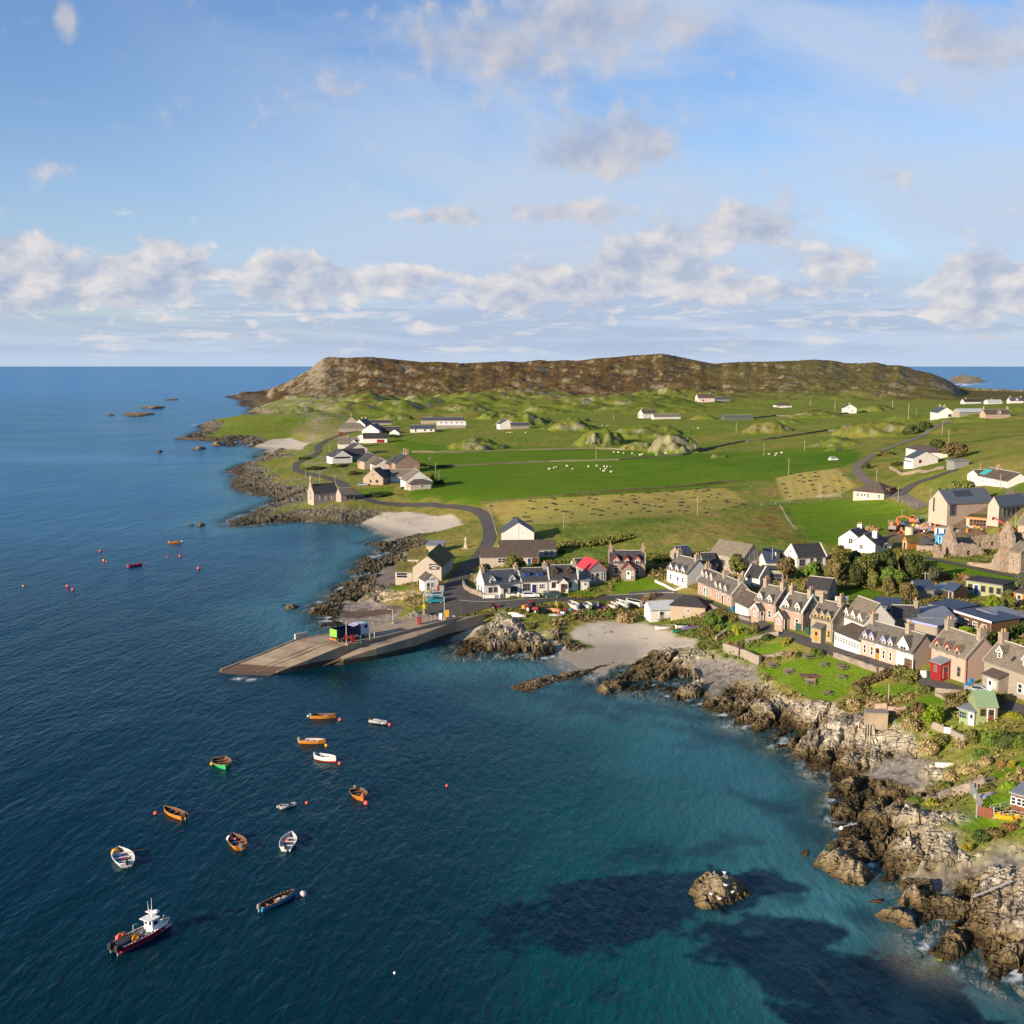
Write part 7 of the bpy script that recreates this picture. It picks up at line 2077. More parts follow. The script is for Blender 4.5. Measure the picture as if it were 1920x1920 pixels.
def ground_cover():
 r = np.random.RandomState(77)
 ok = (fieldm < .25) & (hard < .15) & (ROCKM < .25) & (beach < .2) & (shingle < .2) & (GR < 318) & (GA > -.13) & (GA < .5) & (HG > 2.2)
 w = (sstep(-.25,.5, n2 + .6 * n5) * GR * GR * ok)
 w = w.ravel() / w.sum()
 n = 13000
 pick = r.choice(w.size, n, p=w)
 x, y, z = GX.ravel()[pick], GY.ravel()[pick], HG.ravel()[pick]
 for k_, kind in enumerate(('olive', 'straw', 'green')):
  sel_ = (((n1.ravel()[pick] * 2 + r.rand(n)) * 1.5).astype(int) % 3) == k_
  m_ = int(sel_.sum())
  c = np.stack([x[sel_], y[sel_], z[sel_]],1)
  rep = 6
  P = np.repeat(c, rep,0) + np.concatenate([r.normal(size=(m_ * rep,2)) * .42, np.abs(r.normal(size=(m_ * rep,1))) * .28],1)
  nv = r.normal(size=P.shape)
  nv /= np.linalg.norm(nv, axis=1)[:, None]
  t1 = np.cross(nv, r.normal(size=P.shape))
  t1 /= np.linalg.norm(t1, axis=1)[:, None]
  t2 = np.cross(nv, t1)
  q = .15 * r.uniform(.6,1.5, len(P))[:, None]
  V = np.stack([P - t1 * q - t2 * q, P + t1 * q - t2 * q, P + t1 * q * .5 + t2 * q, P - t1 * q * .5 + t2 * q],1).reshape(-1,3)
  me = bpy.data.meshes.new('rough_herbage')
  me.from_pydata(V.tolist(), [], np.arange(len(V)).reshape(-1,4).tolist())
  me.materials.append(LV[kind])
  o = link('rough_herbage', me)
  o['kind'] = 'stuff'
  o['label'] = {'olive': 'olive rough herbage over the village banks', 'straw': 'dry straw-coloured grass tufts over the village banks', 'green': 'green weeds and grass tufts over the village banks'}[kind]
  o['category'] = 'herbage'
ground_cover()
ORHULL = mat('orange_hull',(.55,.20,.025),.4,.12,2)
DKHULL = mat('dark_orange_hull',(.42,.13,.02),.4,.15,2)
WHULL = mat('white_hull',(.74,.72,.66),.35,.06,2)
GRHULL = mat('green_hull',(.03,.36,.13),.4,.1,2)
BLHULL = mat('blue_hull',(.03,.22,.42),.4,.12,2)
RDHULL = mat('red_hull',(.36,.012,.022),.35,.12,2)
PKHULL = mat('pink_red_hull',(.52,.035,.09),.4,.1,2)
INNER = mat('boat_inside',(.09,.05,.035),.8,.3,4)
INNERG = mat('grey_inside',(.34,.34,.34),.7,.2,4)
VARN = mat('varnished_wood',(.34,.17,.06),.4,.2,4)
RUBG = mat('grey_rubber',(.30,.31,.31),.6,.12,3)
BUOYP = mat('pink_buoy',(.72,.10,.09),.5,.08,2)
BUOYO = mat('orange_buoy',(.78,.34,.02),.5,.08,2)
BUOYW = mat('white_buoy',(.72,.70,.66),.5,.08,2)
BUOYL = mat('lilac_buoy',(.55,.42,.48),.5,.08,2)
STRIPE = mat('red_stripe',(.45,.04,.03),.4,.08,2)
def hull(m, L, W, H, out, inn, rimm, stripe=None, transom=.7, sheer=.35, n=12, draft=.25, thick=.05):
 st = []
 for i in range(n + 1):
  u = i / n
  w = W / 2 * (transom + (1 - transom) * math.sin(min(u / .45,1) * math.pi / 2)) * (1 - max(0,(u - .45) / .55) ** 2.2)
  w = max(w,.02)
  top = H * (1 + sheer * (2 * (u - .4) ** 2 if u > .4 else .3 * (.4 - u)))
  st.append((-L / 2 + L * u + .08 * L * max(0, u - .85) * (1 if u < 1 else 1), w, top))
 k = 6
 V, idx = [], []
 for (x, w, tp) in st:
  ro = []
  for j in range(-k, k + 1):
   a = j / k
   y = w * math.copysign(abs(a) ** .6, a)
   z = -draft + (tp + draft) * abs(a) ** 2.2
   ro.append((x, y, z))
  V.append(ro)
 vs = [v for r_ in V for v in r_]
 q = 2 * k + 1
 for i in range(n):
  for j in range(q - 1):
   mt = out
   zz = sum(V[a][b][2] for a in (i, i + 1) for b in (j, j + 1)) / 4
   if stripe and zz < .14:
    mt = stripe
   m.poly([V[i][j], V[i + 1][j], V[i + 1][j + 1], V[i][j + 1]], [(0,1,2,3)], mt)
 m.face([v for v in V[0]], out)             # transom
 I = []
 for (x, w, tp) in st:
  w2 = max(w - thick,.005)
  I.append([(x + (.05 if x < 0 else -.06), w2 * math.copysign(abs(j / k) ** .6, j), max(.06,-draft + .12 + (tp + draft - .12) * abs(j / k) ** 2.2)) for j in range(-k, k + 1)])
 for i in range(n):
  for j in range(q - 1):
   m.poly([I[i][j], I[i][j + 1], I[i + 1][j + 1], I[i + 1][j]], [(0,1,2,3)], inn)
 m.face([v for v in I[0]][::-1], inn)
 for i in range(n):                         # gunwale
  for s in (0, q - 1):
   a, b = Vector(V[i][s]), Vector(V[i + 1][s])
   m.tube(a, b,.045, n=5, mt=rimm)
 m.tube(V[0][0], V[0][-1],.04, n=5, mt=rimm)
 return st
def outboard(t, x, z, mt=GREYP, y=0.0, sc=1.0, name='outboard'):
 m = MB()
 m.box(x - .42 * sc, x - .02, y - .14 * sc, y + .14 * sc, z, z + .38 * sc, mt)
 m.prism([(x - .42 * sc, z + .38 * sc),(x - .02, z + .38 * sc),(x - .1, z + .52 * sc),(x - .36 * sc, z + .52 * sc)], 'y', y - .12 * sc, y + .12 * sc, mt)
 m.box(x - .30 * sc, x - .14 * sc, y - .05, y + .05, z - .75 * sc, z, STEEL)
 m.tube((x - .02, y, z + .2),(x + .35, y, z + .28),.025, n=5, mt=BLACK)
 return m.build(name, t)
def between(st, bw, z=0.0):
 a, b = Vector(flat(*st, z)), Vector(flat(*bw, z))
 d = b - a
 return (a + b) / 2, d.length, math.atan2(d.y, d.x)
def rowboat(label, stern, bow, out, inn=INNER, rimm=VARN, stripe=None, motor=True, beam=.40, items=(), H=.55, loc=None, name='rowing_boat', group='boats moored in the bay', thw=3):
 c, L, rz = between(stern, bow) if loc is None else loc
 t = thing(name, label, 'boat',(c.x, c.y,0 if loc is None else ground(c.x, c.y) + .25), rz, group)
 m = MB()
 W = L * beam
 hull(m, L, W, H, out, inn, rimm, stripe)
 m.build('hull', t, True)
 for i in range(thw):
  x = -L * .28 + i * L * .25
  m = MB()
  m.box(x - .13, x + .13,-W * .44, W * .44, H * .62, H * .68, VARN if inn is INNER else WPAINT)
  m.build('thwart', t)
 if motor:
  outboard(t,-L / 2 + .05, H * .75, motor if not isinstance(motor, bool) else GREYP)
 for kind, x, y, r_, mt in items:
  m = MB()
  if kind == 'ball':
   m.ball((x * L, y * W, H * .5 + r_ * .4), r_, mt,10,8)
   m.build('fender', t, True)
  elif kind == 'box':
   m.box(x * L - r_, x * L + r_, y * W - r_ * .7, y * W + r_ * .7, H * .25, H * .25 + r_, mt)
   m.build('gear_box', t)
  elif kind == 'oar':
   m.tube((x * L - .2,-W * .2, H * 1.05),(x * L + .2,-W * 1.1, H * .9),.035, n=5, mt=VARN)
   m.build('oar', t)
 return t
def rib(label, stern, bow, motor=True, loc=None, mt=RUBG, group='boats moored in the bay'):
 c, L, rz = between(stern, bow) if loc is None else loc
 t = thing('inflatable_dinghy', label, 'dinghy',(c.x, c.y,.05 if loc is None else ground(c.x, c.y) + .2), rz, group)
 m = MB()
 W = L * .40
 r_ = W * .19
 pts = [(-L / 2,-W / 2 + r_)] + [(L * .22 * 1.0 + (L * .28 - r_) * math.sin(a),-(W / 2 - r_) * math.cos(a)) for a in [i * math.pi / 10 for i in range(11)]] + [(-L / 2, W / 2 - r_)]
 for a, b in zip(pts[:-1], pts[1:]):
  m.tube((*a, r_ + .02),(*b, r_ + .02), r_, n=9, mt=mt)
  m.ball((*b, r_ + .02), r_, mt,8,6)
 m.build('tube', t, True)
 m = MB()
 m.box(-L / 2 + .15, L * .3,-W / 2 + r_, W / 2 - r_,.05,.16, BLACK)
 m.box(-L / 2 + .12,-L / 2 + .18,-W / 2 + r_, W / 2 - r_,.05,.5, WOOD)
 m.build('floor', t)
 m = MB()
 m.box(-.12,.14,-W / 2 + r_, W / 2 - r_, r_ * 1.3, r_ * 1.5, WPAINT)
 m.build('thwart', t)
 if motor:
  outboard(t,-L / 2 + .15,.4, BLACK)
 return t
rowboat('orange rowing boat with an upturned bow, top of the moored group', Z('a',380,320), Z('a',778,312), ORHULL, stripe=DKHULL, beam=.36, items=[('box',.1,.1,.25, WPAINT),('box',-.1,-.1,.2, STRIPE)])
rib('grey inflatable boat with a small motor beside a pink buoy', Z('a',1352,385), Z('a',1635,430))
rowboat('yellow-orange rowing boat with a pale inside', Z('a',192,720), Z('a',610,728), ORHULL, inn=INNERG, beam=.36)
rowboat('large white open boat with a red waterline', Z('a',455,985), Z('a',782,1040), WHULL, inn=INNERG, rimm=WPAINT, stripe=STRIPE, beam=.42, H=.75, items=[('box',.12,.1,.25, BLUEP)])
rowboat('green rowing boat with a dark inside', Z('b',600,68), Z('b',652,140), GRHULL, beam=.62, motor=False, rimm=VARN)
rowboat('deep orange boat moored furthest right, pointing at the viewer', Z('b',1690,320), Z('b',1755,395), DKHULL, beam=.58, items=[('ball',.2,.1,.25, BUOYP)])
rib('small grey tender without a motor near a tiny red buoy', Z('b',1080,460), Z('b',1225,425), motor=False)
rowboat('long orange rowing boat with its motor tilted at the right end', Z('b',325,540), Z('b',163,470), ORHULL, beam=.36, motor=BLACK)
rowboat('orange boat with a big white buoy at its bow', Z('b',775,785), Z('b',712,690), ORHULL, beam=.52, items=[('ball',.2,0,.2, BUOYP),('box',0,.1,.25, BLUEP),('box',-.15,-.1,.2, STRIPE)])
rowboat('white dinghy with a red ball lying inside', Z('b',1135,795), Z('b',1180,675), WHULL, inn=INNERG, rimm=WPAINT, beam=.44, motor=BLACK, items=[('ball',.02,.05,.28, BUOYP)])
rowboat('white dinghy with a large orange buoy at its bow and an oar out', Z('c',305,295), Z('c',235,165), WHULL, inn=INNERG, rimm=WPAINT, beam=.48, motor=BLACK, items=[('box',.12,.1,.3, BLUEP),('box',-.1,0,.25, STRIPE),('oar',.1,0,0, VARN)])
rowboat('long narrow blue boat with a varnished rim', Z('c',1420,665), Z('c',1708,525), BLHULL, beam=.26, motor=GREYP, items=[('box',.05,.1,.25, WPAINT),('box',.2,0,.25, INNERG),('box',-.05,-.1,.2, YELL)])
rowboat('small brown boat moored off the far point', Z('d',1425,1430), Z('d',1532,1430), DKHULL, beam=.36)
rowboat('bright pink-red boat among buoys in the far water', Z('d',1055,1650), Z('d',1182,1628), PKHULL, inn=PKHULL, rimm=PKHULL, beam=.30)
def workboat():
 c, L, rz = between(Z('c',232,1005), Z('c',660,785))
 t = thing('workboat', 'red and blue workboat with a white wheelhouse and twin outboards', 'workboat',(c.x, c.y,0), rz, 'boats moored in the bay')
 t.scale = (1,1,.76)
 W = L * .31
 m = MB()
 hull(m, L, W,1.05, RDHULL, INNERG, WPAINT, BLUEP, transom=.88, sheer=.3, draft=.4, n=16, thick=.3)
 m.build('hull', t, True)
 m = MB()
 m.prism([(.1 * L,-W * .44),(.36 * L,-W * .36),(.49 * L,-.12),(.49 * L,.12),(.36 * L, W * .36),(.1 * L, W * .44)], 'z',1.0,1.12, WPAINT)
 m.build('foredeck', t)
 m = MB()
 m.box(-L * .47, L * .1,-W * .36, W * .36,.28,.34, DWOOD)
 m.build('deck', t)
 m = MB()                                   # wheelhouse with sloping front
 w2 = W * .30
 x0, x1 = L * .08, L * .25
 m.prism([(x0,.34),(x0,2.55),(x1 - .35,2.55),(x1 + .15,1.7),(x1 + .15,.34)], 'y',-w2, w2, WPAINT)
 wh = m.build('wheelhouse', t)
 for a, b, y in ((x0 + .2, x0 + .75,1),(x0 + .9, x1 - .25,1),(x0 + .2, x0 + .75,-1),(x0 + .9, x1 - .25,-1)):
  m = MB()
  m.box(a, b, y * w2 - .015, y * w2 + .015,1.7,2.3, GLASS)
  m.build('window', wh)
 for y in (-.45,.45):
  m = MB()
  m.box(x0 - .016, x0 + .01, y * w2 * 1.1 - w2 * .32, y * w2 * 1.1 + w2 * .32,1.75,2.3, GLASS)
  m.build('window', wh)
 m = MB()
 m.face([(x1 - .29,-w2 * .85,2.48),(x1 + .14,-w2 * .85,1.75),(x1 + .14, w2 * .85,1.75),(x1 - .29, w2 * .85,2.48)], GLASS)
 m.build('windscreen', wh)
 m = MB()
 m.box(x0 - .5, x1 - .15,-w2 - .12, w2 + .12,2.55,2.66, WPAINT)
 m.build('cabin_roof', wh)
 m = MB()
 m.tube((x0 + .5,0,2.66),(x0 + .5,0,3.5),.06, n=6, mt=WPAINT)
 m.box(x0 + .1, x0 + .7,-.5,.5,3.38,3.46, WPAINT)
 m.tube((x0 + .4,.3,3.46),(x0 + .3,.35,4.9),.03,.015,5, WPAINT)
 m.tube((x0 + .5,-.05,3.46),(x0 + .5,-.05,5.4),.035,.015,5, WPAINT)
 ms = m.build('mast', t)
 m = MB()
 m.ball((x0 + .6,-.6,3.55),.36, WPAINT,12,8,(1,1,.75))
 m.build('radar_dome', ms, True)
 for y in (-.45,.45):
  outboard(t,-L / 2 - .05,.55, BLACK, y * W * .55,1.7)
 for x, y, mt in ((-.40,.40, BUOYP),(-.28,.42, BUOYP)):
  m = MB()
  m.ball((x * L, y * W,1.4),.28, mt,10,8,(1,1,1.2))
  m.build('fender', t, True)
 for x, y in ((-.36,.36),(-.27,-.40)):
  m = MB()
  m.torus((x * L, y * W,1.5),.38,.1, ORNG, 'y')
  m.build('lifebuoy', t, True)
 m = MB()
 m.box(-L * .2,-L * .1,.1,.6,.34,1.0, YELL)
 m.build('fish_bin', t)
 m = MB()
 m.box(-L * .02, L * .06,-W * .3,0,.34,.8, INNERG)
 m.build('engine_box', t)
 for x, y in ((-.1,.42),(-.16,-.42)):
  m = MB()
  m.tube((x * L, y * W,1.0),(x * L, y * W,2.0),.06, n=6, mt=STEEL)
  m.tube((x * L, y * W,2.0),(x * L + .5, y * W,2.0),.05, n=6, mt=STEEL)
  m.build('davit', t)
 m = MB()
 for sx in (-.3,.3):
  m.tube((L * .42, sx,1.12),(L * .42, sx,1.8),.03, n=5, mt=STEEL)
 m.tube((L * .42,-.3,1.8),(L * .42,.3,1.8),.03, n=5, mt=STEEL)
 m.build('bow_rail', t)
 m = MB()                                   # white registration on the bow and stern quarter
 for i in range(6):
  x = L * .30 + i * .17
  m.box(x, x + .1,-W * .47 + (x - L * .3) * .28 - .05,-W * .47 + (x - L * .3) * .28 + .02,.72,.92, WPAINT)
 m.build('registration', t)
workboat()
def buoy(label, p, r_, mt):
 x, y = flat(*p)
 m = MB()
 m.ball((0,0, r_ * .35), r_, mt,12,8)
 m.tube((0,0, r_ * 1.25),(0,0, r_ * 1.55), r_ * .15, n=6, mt=BLACK)
 return tag(m.build('mooring_buoy', None, True,(x, y,0)), label, 'buoy', 'mooring buoys on the water')
for k, x, y, r_, mt, lab in [('a',330,290,.2, BUOYW, 'small white buoy behind the top orange boat'),('a',853,352,.32, BUOYP, 'pink buoy at the bow of the top orange boat'),('a',1665,435,.3, BUOYP, 'pale pink buoy by the grey inflatable'),('a',628,775,.28, BUOYO, 'peach buoy at the bow of the yellow-orange boat'),('a',847,1070,.3, BUOYP, 'red buoy at the bow of the large white boat'),
       ('b',542,100,.28, BUOYO, 'yellow-orange buoy left of the green boat'),('b',92,494,.28, BUOYP, 'pink buoy left of the long orange boat'),('b',1303,412,.25, BUOYP, 'small red buoy right of the small grey tender'),('b',1778,415,.36, BUOYP, 'red buoy at the deep orange boat'),('b',686,700,.42, BUOYW, 'big white buoy touching the orange boat bow'),
       ('c',208,185,.55, BUOYO, 'large orange buoy touching the white dinghy bow'),('c',1780,530,.42, BUOYL, 'lilac buoy ahead of the long blue boat'),('d',806,1505,.45, BUOYP, 'red buoy far left of the brown boat, topmost of three'),('d',838,1590,.4, BUOYO, 'ochre buoy in the far water below the topmost red one'),('d',862,1603,.32, BUOYP, 'little pink buoy touching the ochre one'),
       ('d',1410,1557,.25, BUOYP, 'faint tiny buoy left of the buoy under the brown boat'),('d',1525,1553,.42, BUOYP, 'red buoy below the brown boat'),('d',1691,1663,.5, BUOYP, 'pink-white buoy right of the pink-red boat'),('d',1215,1628,.25, BUOYP, 'tiny buoy at the bow of the pink-red boat'),('d',115,1822,.32, BUOYO, 'pale yellow buoy at the far left edge'),('d',513,1824,.45, BUOYP, 'red buoy, left of a close pair in the left water'),('d',560,1854,.38, BUOYP, 'pink buoy, right of a close pair in the left water'),('d',1543,1423,.4, BUOYW, 'white buoy at the bow of the brown boat'),
       ('V',-149,178,.22, BUOYP, 'lone red buoy in the middle of the bay'),('L',552,217,.3, BUOYW, 'white buoy close to the near rocks'),('V',-384,1020,.15, BUOYW, 'tiny white float alone at the bottom of the picture'),('d',1430,667,.4, BUOYP, 'far pink buoy off the reef shore')]:
 if lab.startswith('lone'):
  buoy(lab,(838,1474), r_, mt)
 elif lab.startswith('tiny white float'):
  buoy(lab,(740,1825), r_, mt)
 else:
  buoy(lab, Z(k, x, y), r_, mt)
def ashore(fn, label, p, L, deg, *a, **k):
 g_ = hit(*p)
 return fn(label, None, None, *a, loc=(g_.xy, L, R(deg)), group='boats drawn up on land', **k)
ashore(rowboat, 'white cabin boat with a brown console, leftmost on the boat bank', Z('Z',860,185),5.2,105, WHULL, INNERG, WPAINT, beam=.42, H=.8, items=[('box',.0,0,.5, VARN),('box',.2,0,.5, WPAINT)], name='motor_boat')
ashore(rowboat, 'plain white dinghy with a wheel seat, second on the boat bank', Z('Z',1035,185),4.4,95, WHULL, INNERG, WPAINT, beam=.46, H=.6, items=[('ball',0,0,.3, GREYP)])
ashore(rib, 'dark grey inflatable between two white boats on the bank', Z('Z',1142,178),4.2,80, mt=GREYP)
ashore(rowboat, 'rounded white dinghy with orange fittings on the boat bank', Z('Z',1335,185),4.4,100, WHULL, INNERG, WPAINT, beam=.5, H=.6, items=[('ball',.1,.1,.25, BUOYO)])
ashore(rowboat, 'white cruiser with a windscreen and aerial on the boat bank', Z('Z',1445,170),5.4,112, WHULL, INNERG, WPAINT, beam=.42, H=.85, items=[('box',.15,0,.6, WPAINT),('box',-.1,0,.4, GREYP)], name='motor_boat')
ashore(rowboat, 'white boat with a black cover, rightmost on the boat bank', Z('Z',1590,160),5.6,125, WHULL, BLACK, WPAINT, beam=.40, H=.9, items=[('box',.0,0,.75, BLACK),('box',-.25,0,.6, BLACK)], name='motor_boat')
ashore(rib, 'orange inflatable on the grass below the tractor', Z('Z',610,240),4.0,150, motor=False, mt=mat('orange_rubber',(.60,.25,.14),.6))
ashore(rib, 'pale grey dinghy beside the orange inflatable', Z('Z',645,300),3.0,170, motor=False)
ashore(rib, 'white dinghy on the pier grass, left of two', Z('Z',152,282),2.8,160, motor=False, mt=WHULL)
ashore(rib, 'white dinghy on the pier grass, right of two', Z('Z',205,308),3.2,170, motor=False, mt=WHULL)
ashore(rowboat, 'white and dark rowing boat at the back of the beach', Z('F',255,1068),4.4,12, WHULL, INNER, WPAINT, motor=False, beam=.36)
ashore(rowboat, 'small black and white boat beside the coloured kayaks', Z('F',430,1055),3.4,15, WHULL, BLACK, BLACK, motor=False, beam=.34)
ashore(rowboat, 'green kayak on the beach edge', Z('F',415,1095),4.4,20, mat('green_kayak',(.03,.22,.12),.4), BLACK, mat('green_kayak',(.03,.22,.12)), motor=False, beam=.19, H=.35, name='kayak', thw=1)
ashore(rowboat, 'purple kayak on the beach edge', Z('F',520,1068),4.4,14, mat('purple_kayak',(.25,.17,.42),.4), BLACK, mat('purple_kayak',(.25,.17,.42)), motor=False, beam=.18, H=.35, name='kayak', thw=1)
ashore(rowboat, 'yellow kayak outside the wire fence by the brown cabin', Z('K',1750,1265),2.9,-18, mat('yellow_kayak',(.65,.36,.02),.4), mat('yellow_kayak',(.65,.36,.02)), mat('yellow_kayak',(.65,.36,.02)), motor=False, beam=.3, H=.4, name='kayak', thw=1)
for i,(zx, zy, dg) in enumerate(((1475,352,20),(1530,333,15),(1590,312,18),(1640,292,20))):
 w = pw(Z('M', zx, zy),2.6)
 rib(['grey tender against the pier wall, furthest out of four', 'white-edged tender against the pier wall, second of four', 'grey tender against the pier wall, third of four', 'pale tender nearest the yellow bin on the pier'][i], None, None, False,(w.xy,2.6, R(dg)), [RUBG, WHULL, RUBG, WHULL][i], 'boats drawn up on land').location.z = 2.65
def upturned(label, p, L, deg, mt, band):
 g_ = hit(*p)
 m = MB()
 hull(m, L, L * .4,.34, mt, INNERG, band, None)
 me = m.mesh('hull', True)
 t = thing('upturned_dinghy', label, 'dinghy',(g_.x, g_.y, g_.z + .36), R(deg), 'boats drawn up on land')
 h_ = link('hull', me, t)
 h_.rotation_euler = (math.pi,0,0)
 m = MB()
 m.box(-L * .4, L * .3,-.03,.03,.24,.32, band)
 m.build('keel', t)
upturned('white and blue dinghy lying at the top of the shingle cove', Z('K',1125,735),2.5,-8, WHULL, RUBG)
upturned('grey upturned dinghy with a yellow rim on the lower lawn', Z('K',1530,1040),2.9,18, mat('grey_blue_hull',(.30,.33,.40),.5), YELL)
TYRE = BLACK
def wheel(t, x, y, r_, w=.2):
 m = MB()
 m.tube((x, y - w / 2, r_),(x, y + w / 2, r_), r_, n=14, mt=TYRE)
 o = m.build('wheel', t)
 m = MB()
 m.tube((x, y - w / 2 - .012, r_),(x, y + w / 2 + .012, r_), r_ * .58, n=10, mt=STEEL)
 m.build('rim', o)
def car(label, p, deg, paint, kind='estate', z=None):
 g_ = hit(*p)
 zz = ground(g_.x, g_.y) + .1 if z is None else z
 t = thing('car', label, 'car',(g_.x, g_.y, zz), R(deg), 'parked cars')
 L, W, Hh = 4.3,1.74,1.45
 m = MB()
 if kind == 'van':
  prof = [(-2.1,.3),(-2.12,.95),(-1.95,1.75),(.45,1.78),(1.25,1.1),(2.05,.9),(2.12,.35)]
  gl = (-1.7,.95,1.05,1.66)
 elif kind == 'saloon':
  prof = [(-2.15,.3),(-2.12,.85),(-1.55,.98),(-.75,1.42),(.35,1.42),(1.1,.98),(2.05,.82),(2.15,.35)]
  gl = (-1.1,.8,.98,1.36)
 else:
  prof = [(-2.15,.3),(-2.15,.9),(-1.95,1.42),(.3,1.47),(1.1,1.0),(2.0,.86),(2.12,.35)]
  gl = (-1.85,.85,.98,1.4)
 n = len(prof)
 vs = []
 for s in (-1,1):
  for x, z_ in prof:
   tum = 1 - .16 * max(0,(z_ - .9) / .6)
   vs.append((x, s * W / 2 * tum, z_))
 fs = [tuple(range(n)), tuple(range(2 * n - 1, n - 1,-1))] + [(i, n + i, n + (i + 1) % n,(i + 1) % n) for i in range(n)]
 m.poly(vs, fs, paint)
 m.build('body', t)
 x0, x1, z0, z1 = gl
 for s in (-1,1):
  m = MB()
  f = lambda z_: s * (W / 2 * (1 - .16 * max(0,(z_ - .9) / .6)) + .012)
  m.face([(x0, f(z0), z0),(x1, f(z0), z0),(x1 - .62, f(z1), z1),(x0 + .15, f(z1), z1)][::1 if s < 0 else -1], GLASS)
  m.build('side_window', t)
 for i in range(n - 1):                      # windscreen and back window on the steep panels of the cabin
  a, b = prof[i], prof[i + 1]
  if min(a[1], b[1]) > .84 and abs(b[1] - a[1]) > .28:
   m = MB()
   nx, nz = (b[1] - a[1]),-(b[0] - a[0])
   ln = math.hypot(nx, nz)
   o = (-nx / ln * .015,-nz / ln * .015)
   q = []
   for tt in (.12,.9):
    x, z_ = a[0] + (b[0] - a[0]) * tt + o[0], a[1] + (b[1] - a[1]) * tt + o[1]
    q.append((x, z_, W / 2 * (1 - .16 * max(0,(z_ - .9) / .6)) * .88))
   m.face([(q[0][0],-q[0][2], q[0][1]),(q[0][0], q[0][2], q[0][1]),(q[1][0], q[1][2], q[1][1]),(q[1][0],-q[1][2], q[1][1])], GLASS)
   m.build('windscreen', t)
 for x in (-1.32,1.32):
  for s in (-1,1):
   wheel(t, x, s * (W / 2 - .1),.32)
 for s in (-1,1):
  m = MB()
  m.box(2.06,2.15, s * .62 - .2, s * .62 + .2,.62,.78, WPAINT)
  m.build('headlight', t)
 return t
SILV = mat('silver_paint',(.46,.50,.55),.3,.05,1,.6, metal=.3)
car('silver estate car parked in front of the white row', Z('E',612,752),5, mat('white_car',(.62,.64,.66),.3), 'estate')
car('dark green hatchback parked behind the silver estate', Z('E',818,748),185, mat('dark_green_car',(.03,.07,.06),.3), 'estate')
car('teal van-like car at the edge of the forecourt', Z('O',1240,1290),188, mat('teal_car',(.02,.20,.24),.3), 'van')
car('pale silver car half hidden behind the teal van', Z('O',1210,1180),190, SILV, 'estate')
car('silver-blue saloon beside the nearest house of the row', Z('I',1465,968),-20, SILV, 'saloon')
car('pale blue car in the hamlet by the tan yellow-chimneyed cottage', Z('T',595,1045),8, SILV, 'estate')
car('white van standing on the field track by the pasture', Z('C',600,828),15, WPAINT, 'van')
car('red car parked on the dune grass of the far hamlet', Z('T',300,332),5, REDP, 'van')
car('black car outside the hamlet roadside cottage', Z('T',1650,298),20, BLACK, 'estate')
def person(label, p):
 g_ = hit(*p)
 z = ground(g_.x, g_.y) + .12
 J = {'pel': (0,0,.93), 'ch': (0,.02,1.3), 'nk': (0,.02,1.47), 'hd': (0,.03,1.62), 'top': (0,.03,1.74), 'sl': (-.19,.02,1.40), 'sr': (.19,.02,1.40), 'el': (-.25,-.02,1.13), 'er': (.25,.10,1.13), 'hl': (-.24,.12,.92), 'hr': (.24,-.06,.90),
   'pl': (-.1,0,.9), 'pr': (.1,0,.9), 'kl': (-.11,.16,.5), 'kr': (.11,-.08,.49), 'al': (-.11,.12,.08), 'ar': (.11,-.26,.13), 'tl': (-.11,.28,.03), 'tr': (.11,-.12,.03)}
 Rr = {'pel': .15, 'ch': .16, 'nk': .06, 'hd': .1, 'top': .07, 'sl': .075, 'sr': .075, 'el': .05, 'er': .05, 'hl': .04, 'hr': .04, 'pl': .1, 'pr': .1, 'kl': .065, 'kr': .065, 'al': .045, 'ar': .045, 'tl': .04, 'tr': .04}
 ks = list(J)
 E = [('pel', 'ch'),('ch', 'nk'),('nk', 'hd'),('hd', 'top'),('ch', 'sl'),('ch', 'sr'),('sl', 'el'),('el', 'hl'),('sr', 'er'),('er', 'hr'),('pel', 'pl'),('pel', 'pr'),('pl', 'kl'),('kl', 'al'),('al', 'tl'),('pr', 'kr'),('kr', 'ar'),('ar', 'tr')]
 me = bpy.data.meshes.new('person')
 me.from_pydata([J[k] for k in ks], [(ks.index(a), ks.index(b)) for a, b in E], [])
 o = link('person', me)
 md = o.modifiers.new('skin', 'SKIN')
 for i, k in enumerate(ks):
  me.skin_vertices[0].data[i].radius = (Rr[k], Rr[k])
 me.skin_vertices[0].data[0].use_root = True
 o.modifiers.new('sub', 'SUBSURF').levels = 1
 dg = bpy.context.evaluated_depsgraph_get()
 me2 = bpy.data.meshes.new_from_object(o.evaluated_get(dg))
 bpy.data.objects.remove(o)
 skin = mat('skin',(.42,.25,.18),.6)
 top = mat('pink_coat',(.55,.04,.14),.8)
 leg = mat('dark_trousers',(.05,.05,.08),.8)
 hair = mat('hair',(.05,.03,.02),.8)
 me2.materials.clear()
 for mt in (skin, top, leg, hair):
  me2.materials.append(mt)
 for f in me2.polygons:
  c = f.center
  f.use_smooth = True
  f.material_index = 2 if c.z < .86 and abs(c.x) < .2 else (1 if c.z < 1.49 and c.z > .98 else (3 if c.z > 1.66 or (c.z > 1.5 and c.y < .0) else 0))
 o = link('person', me2, None,(g_.x, g_.y, z), R(70))
 return tag(o, label, 'person')
person('person in a pink coat and dark trousers walking along the street above the boats', Z('Z',925,112))
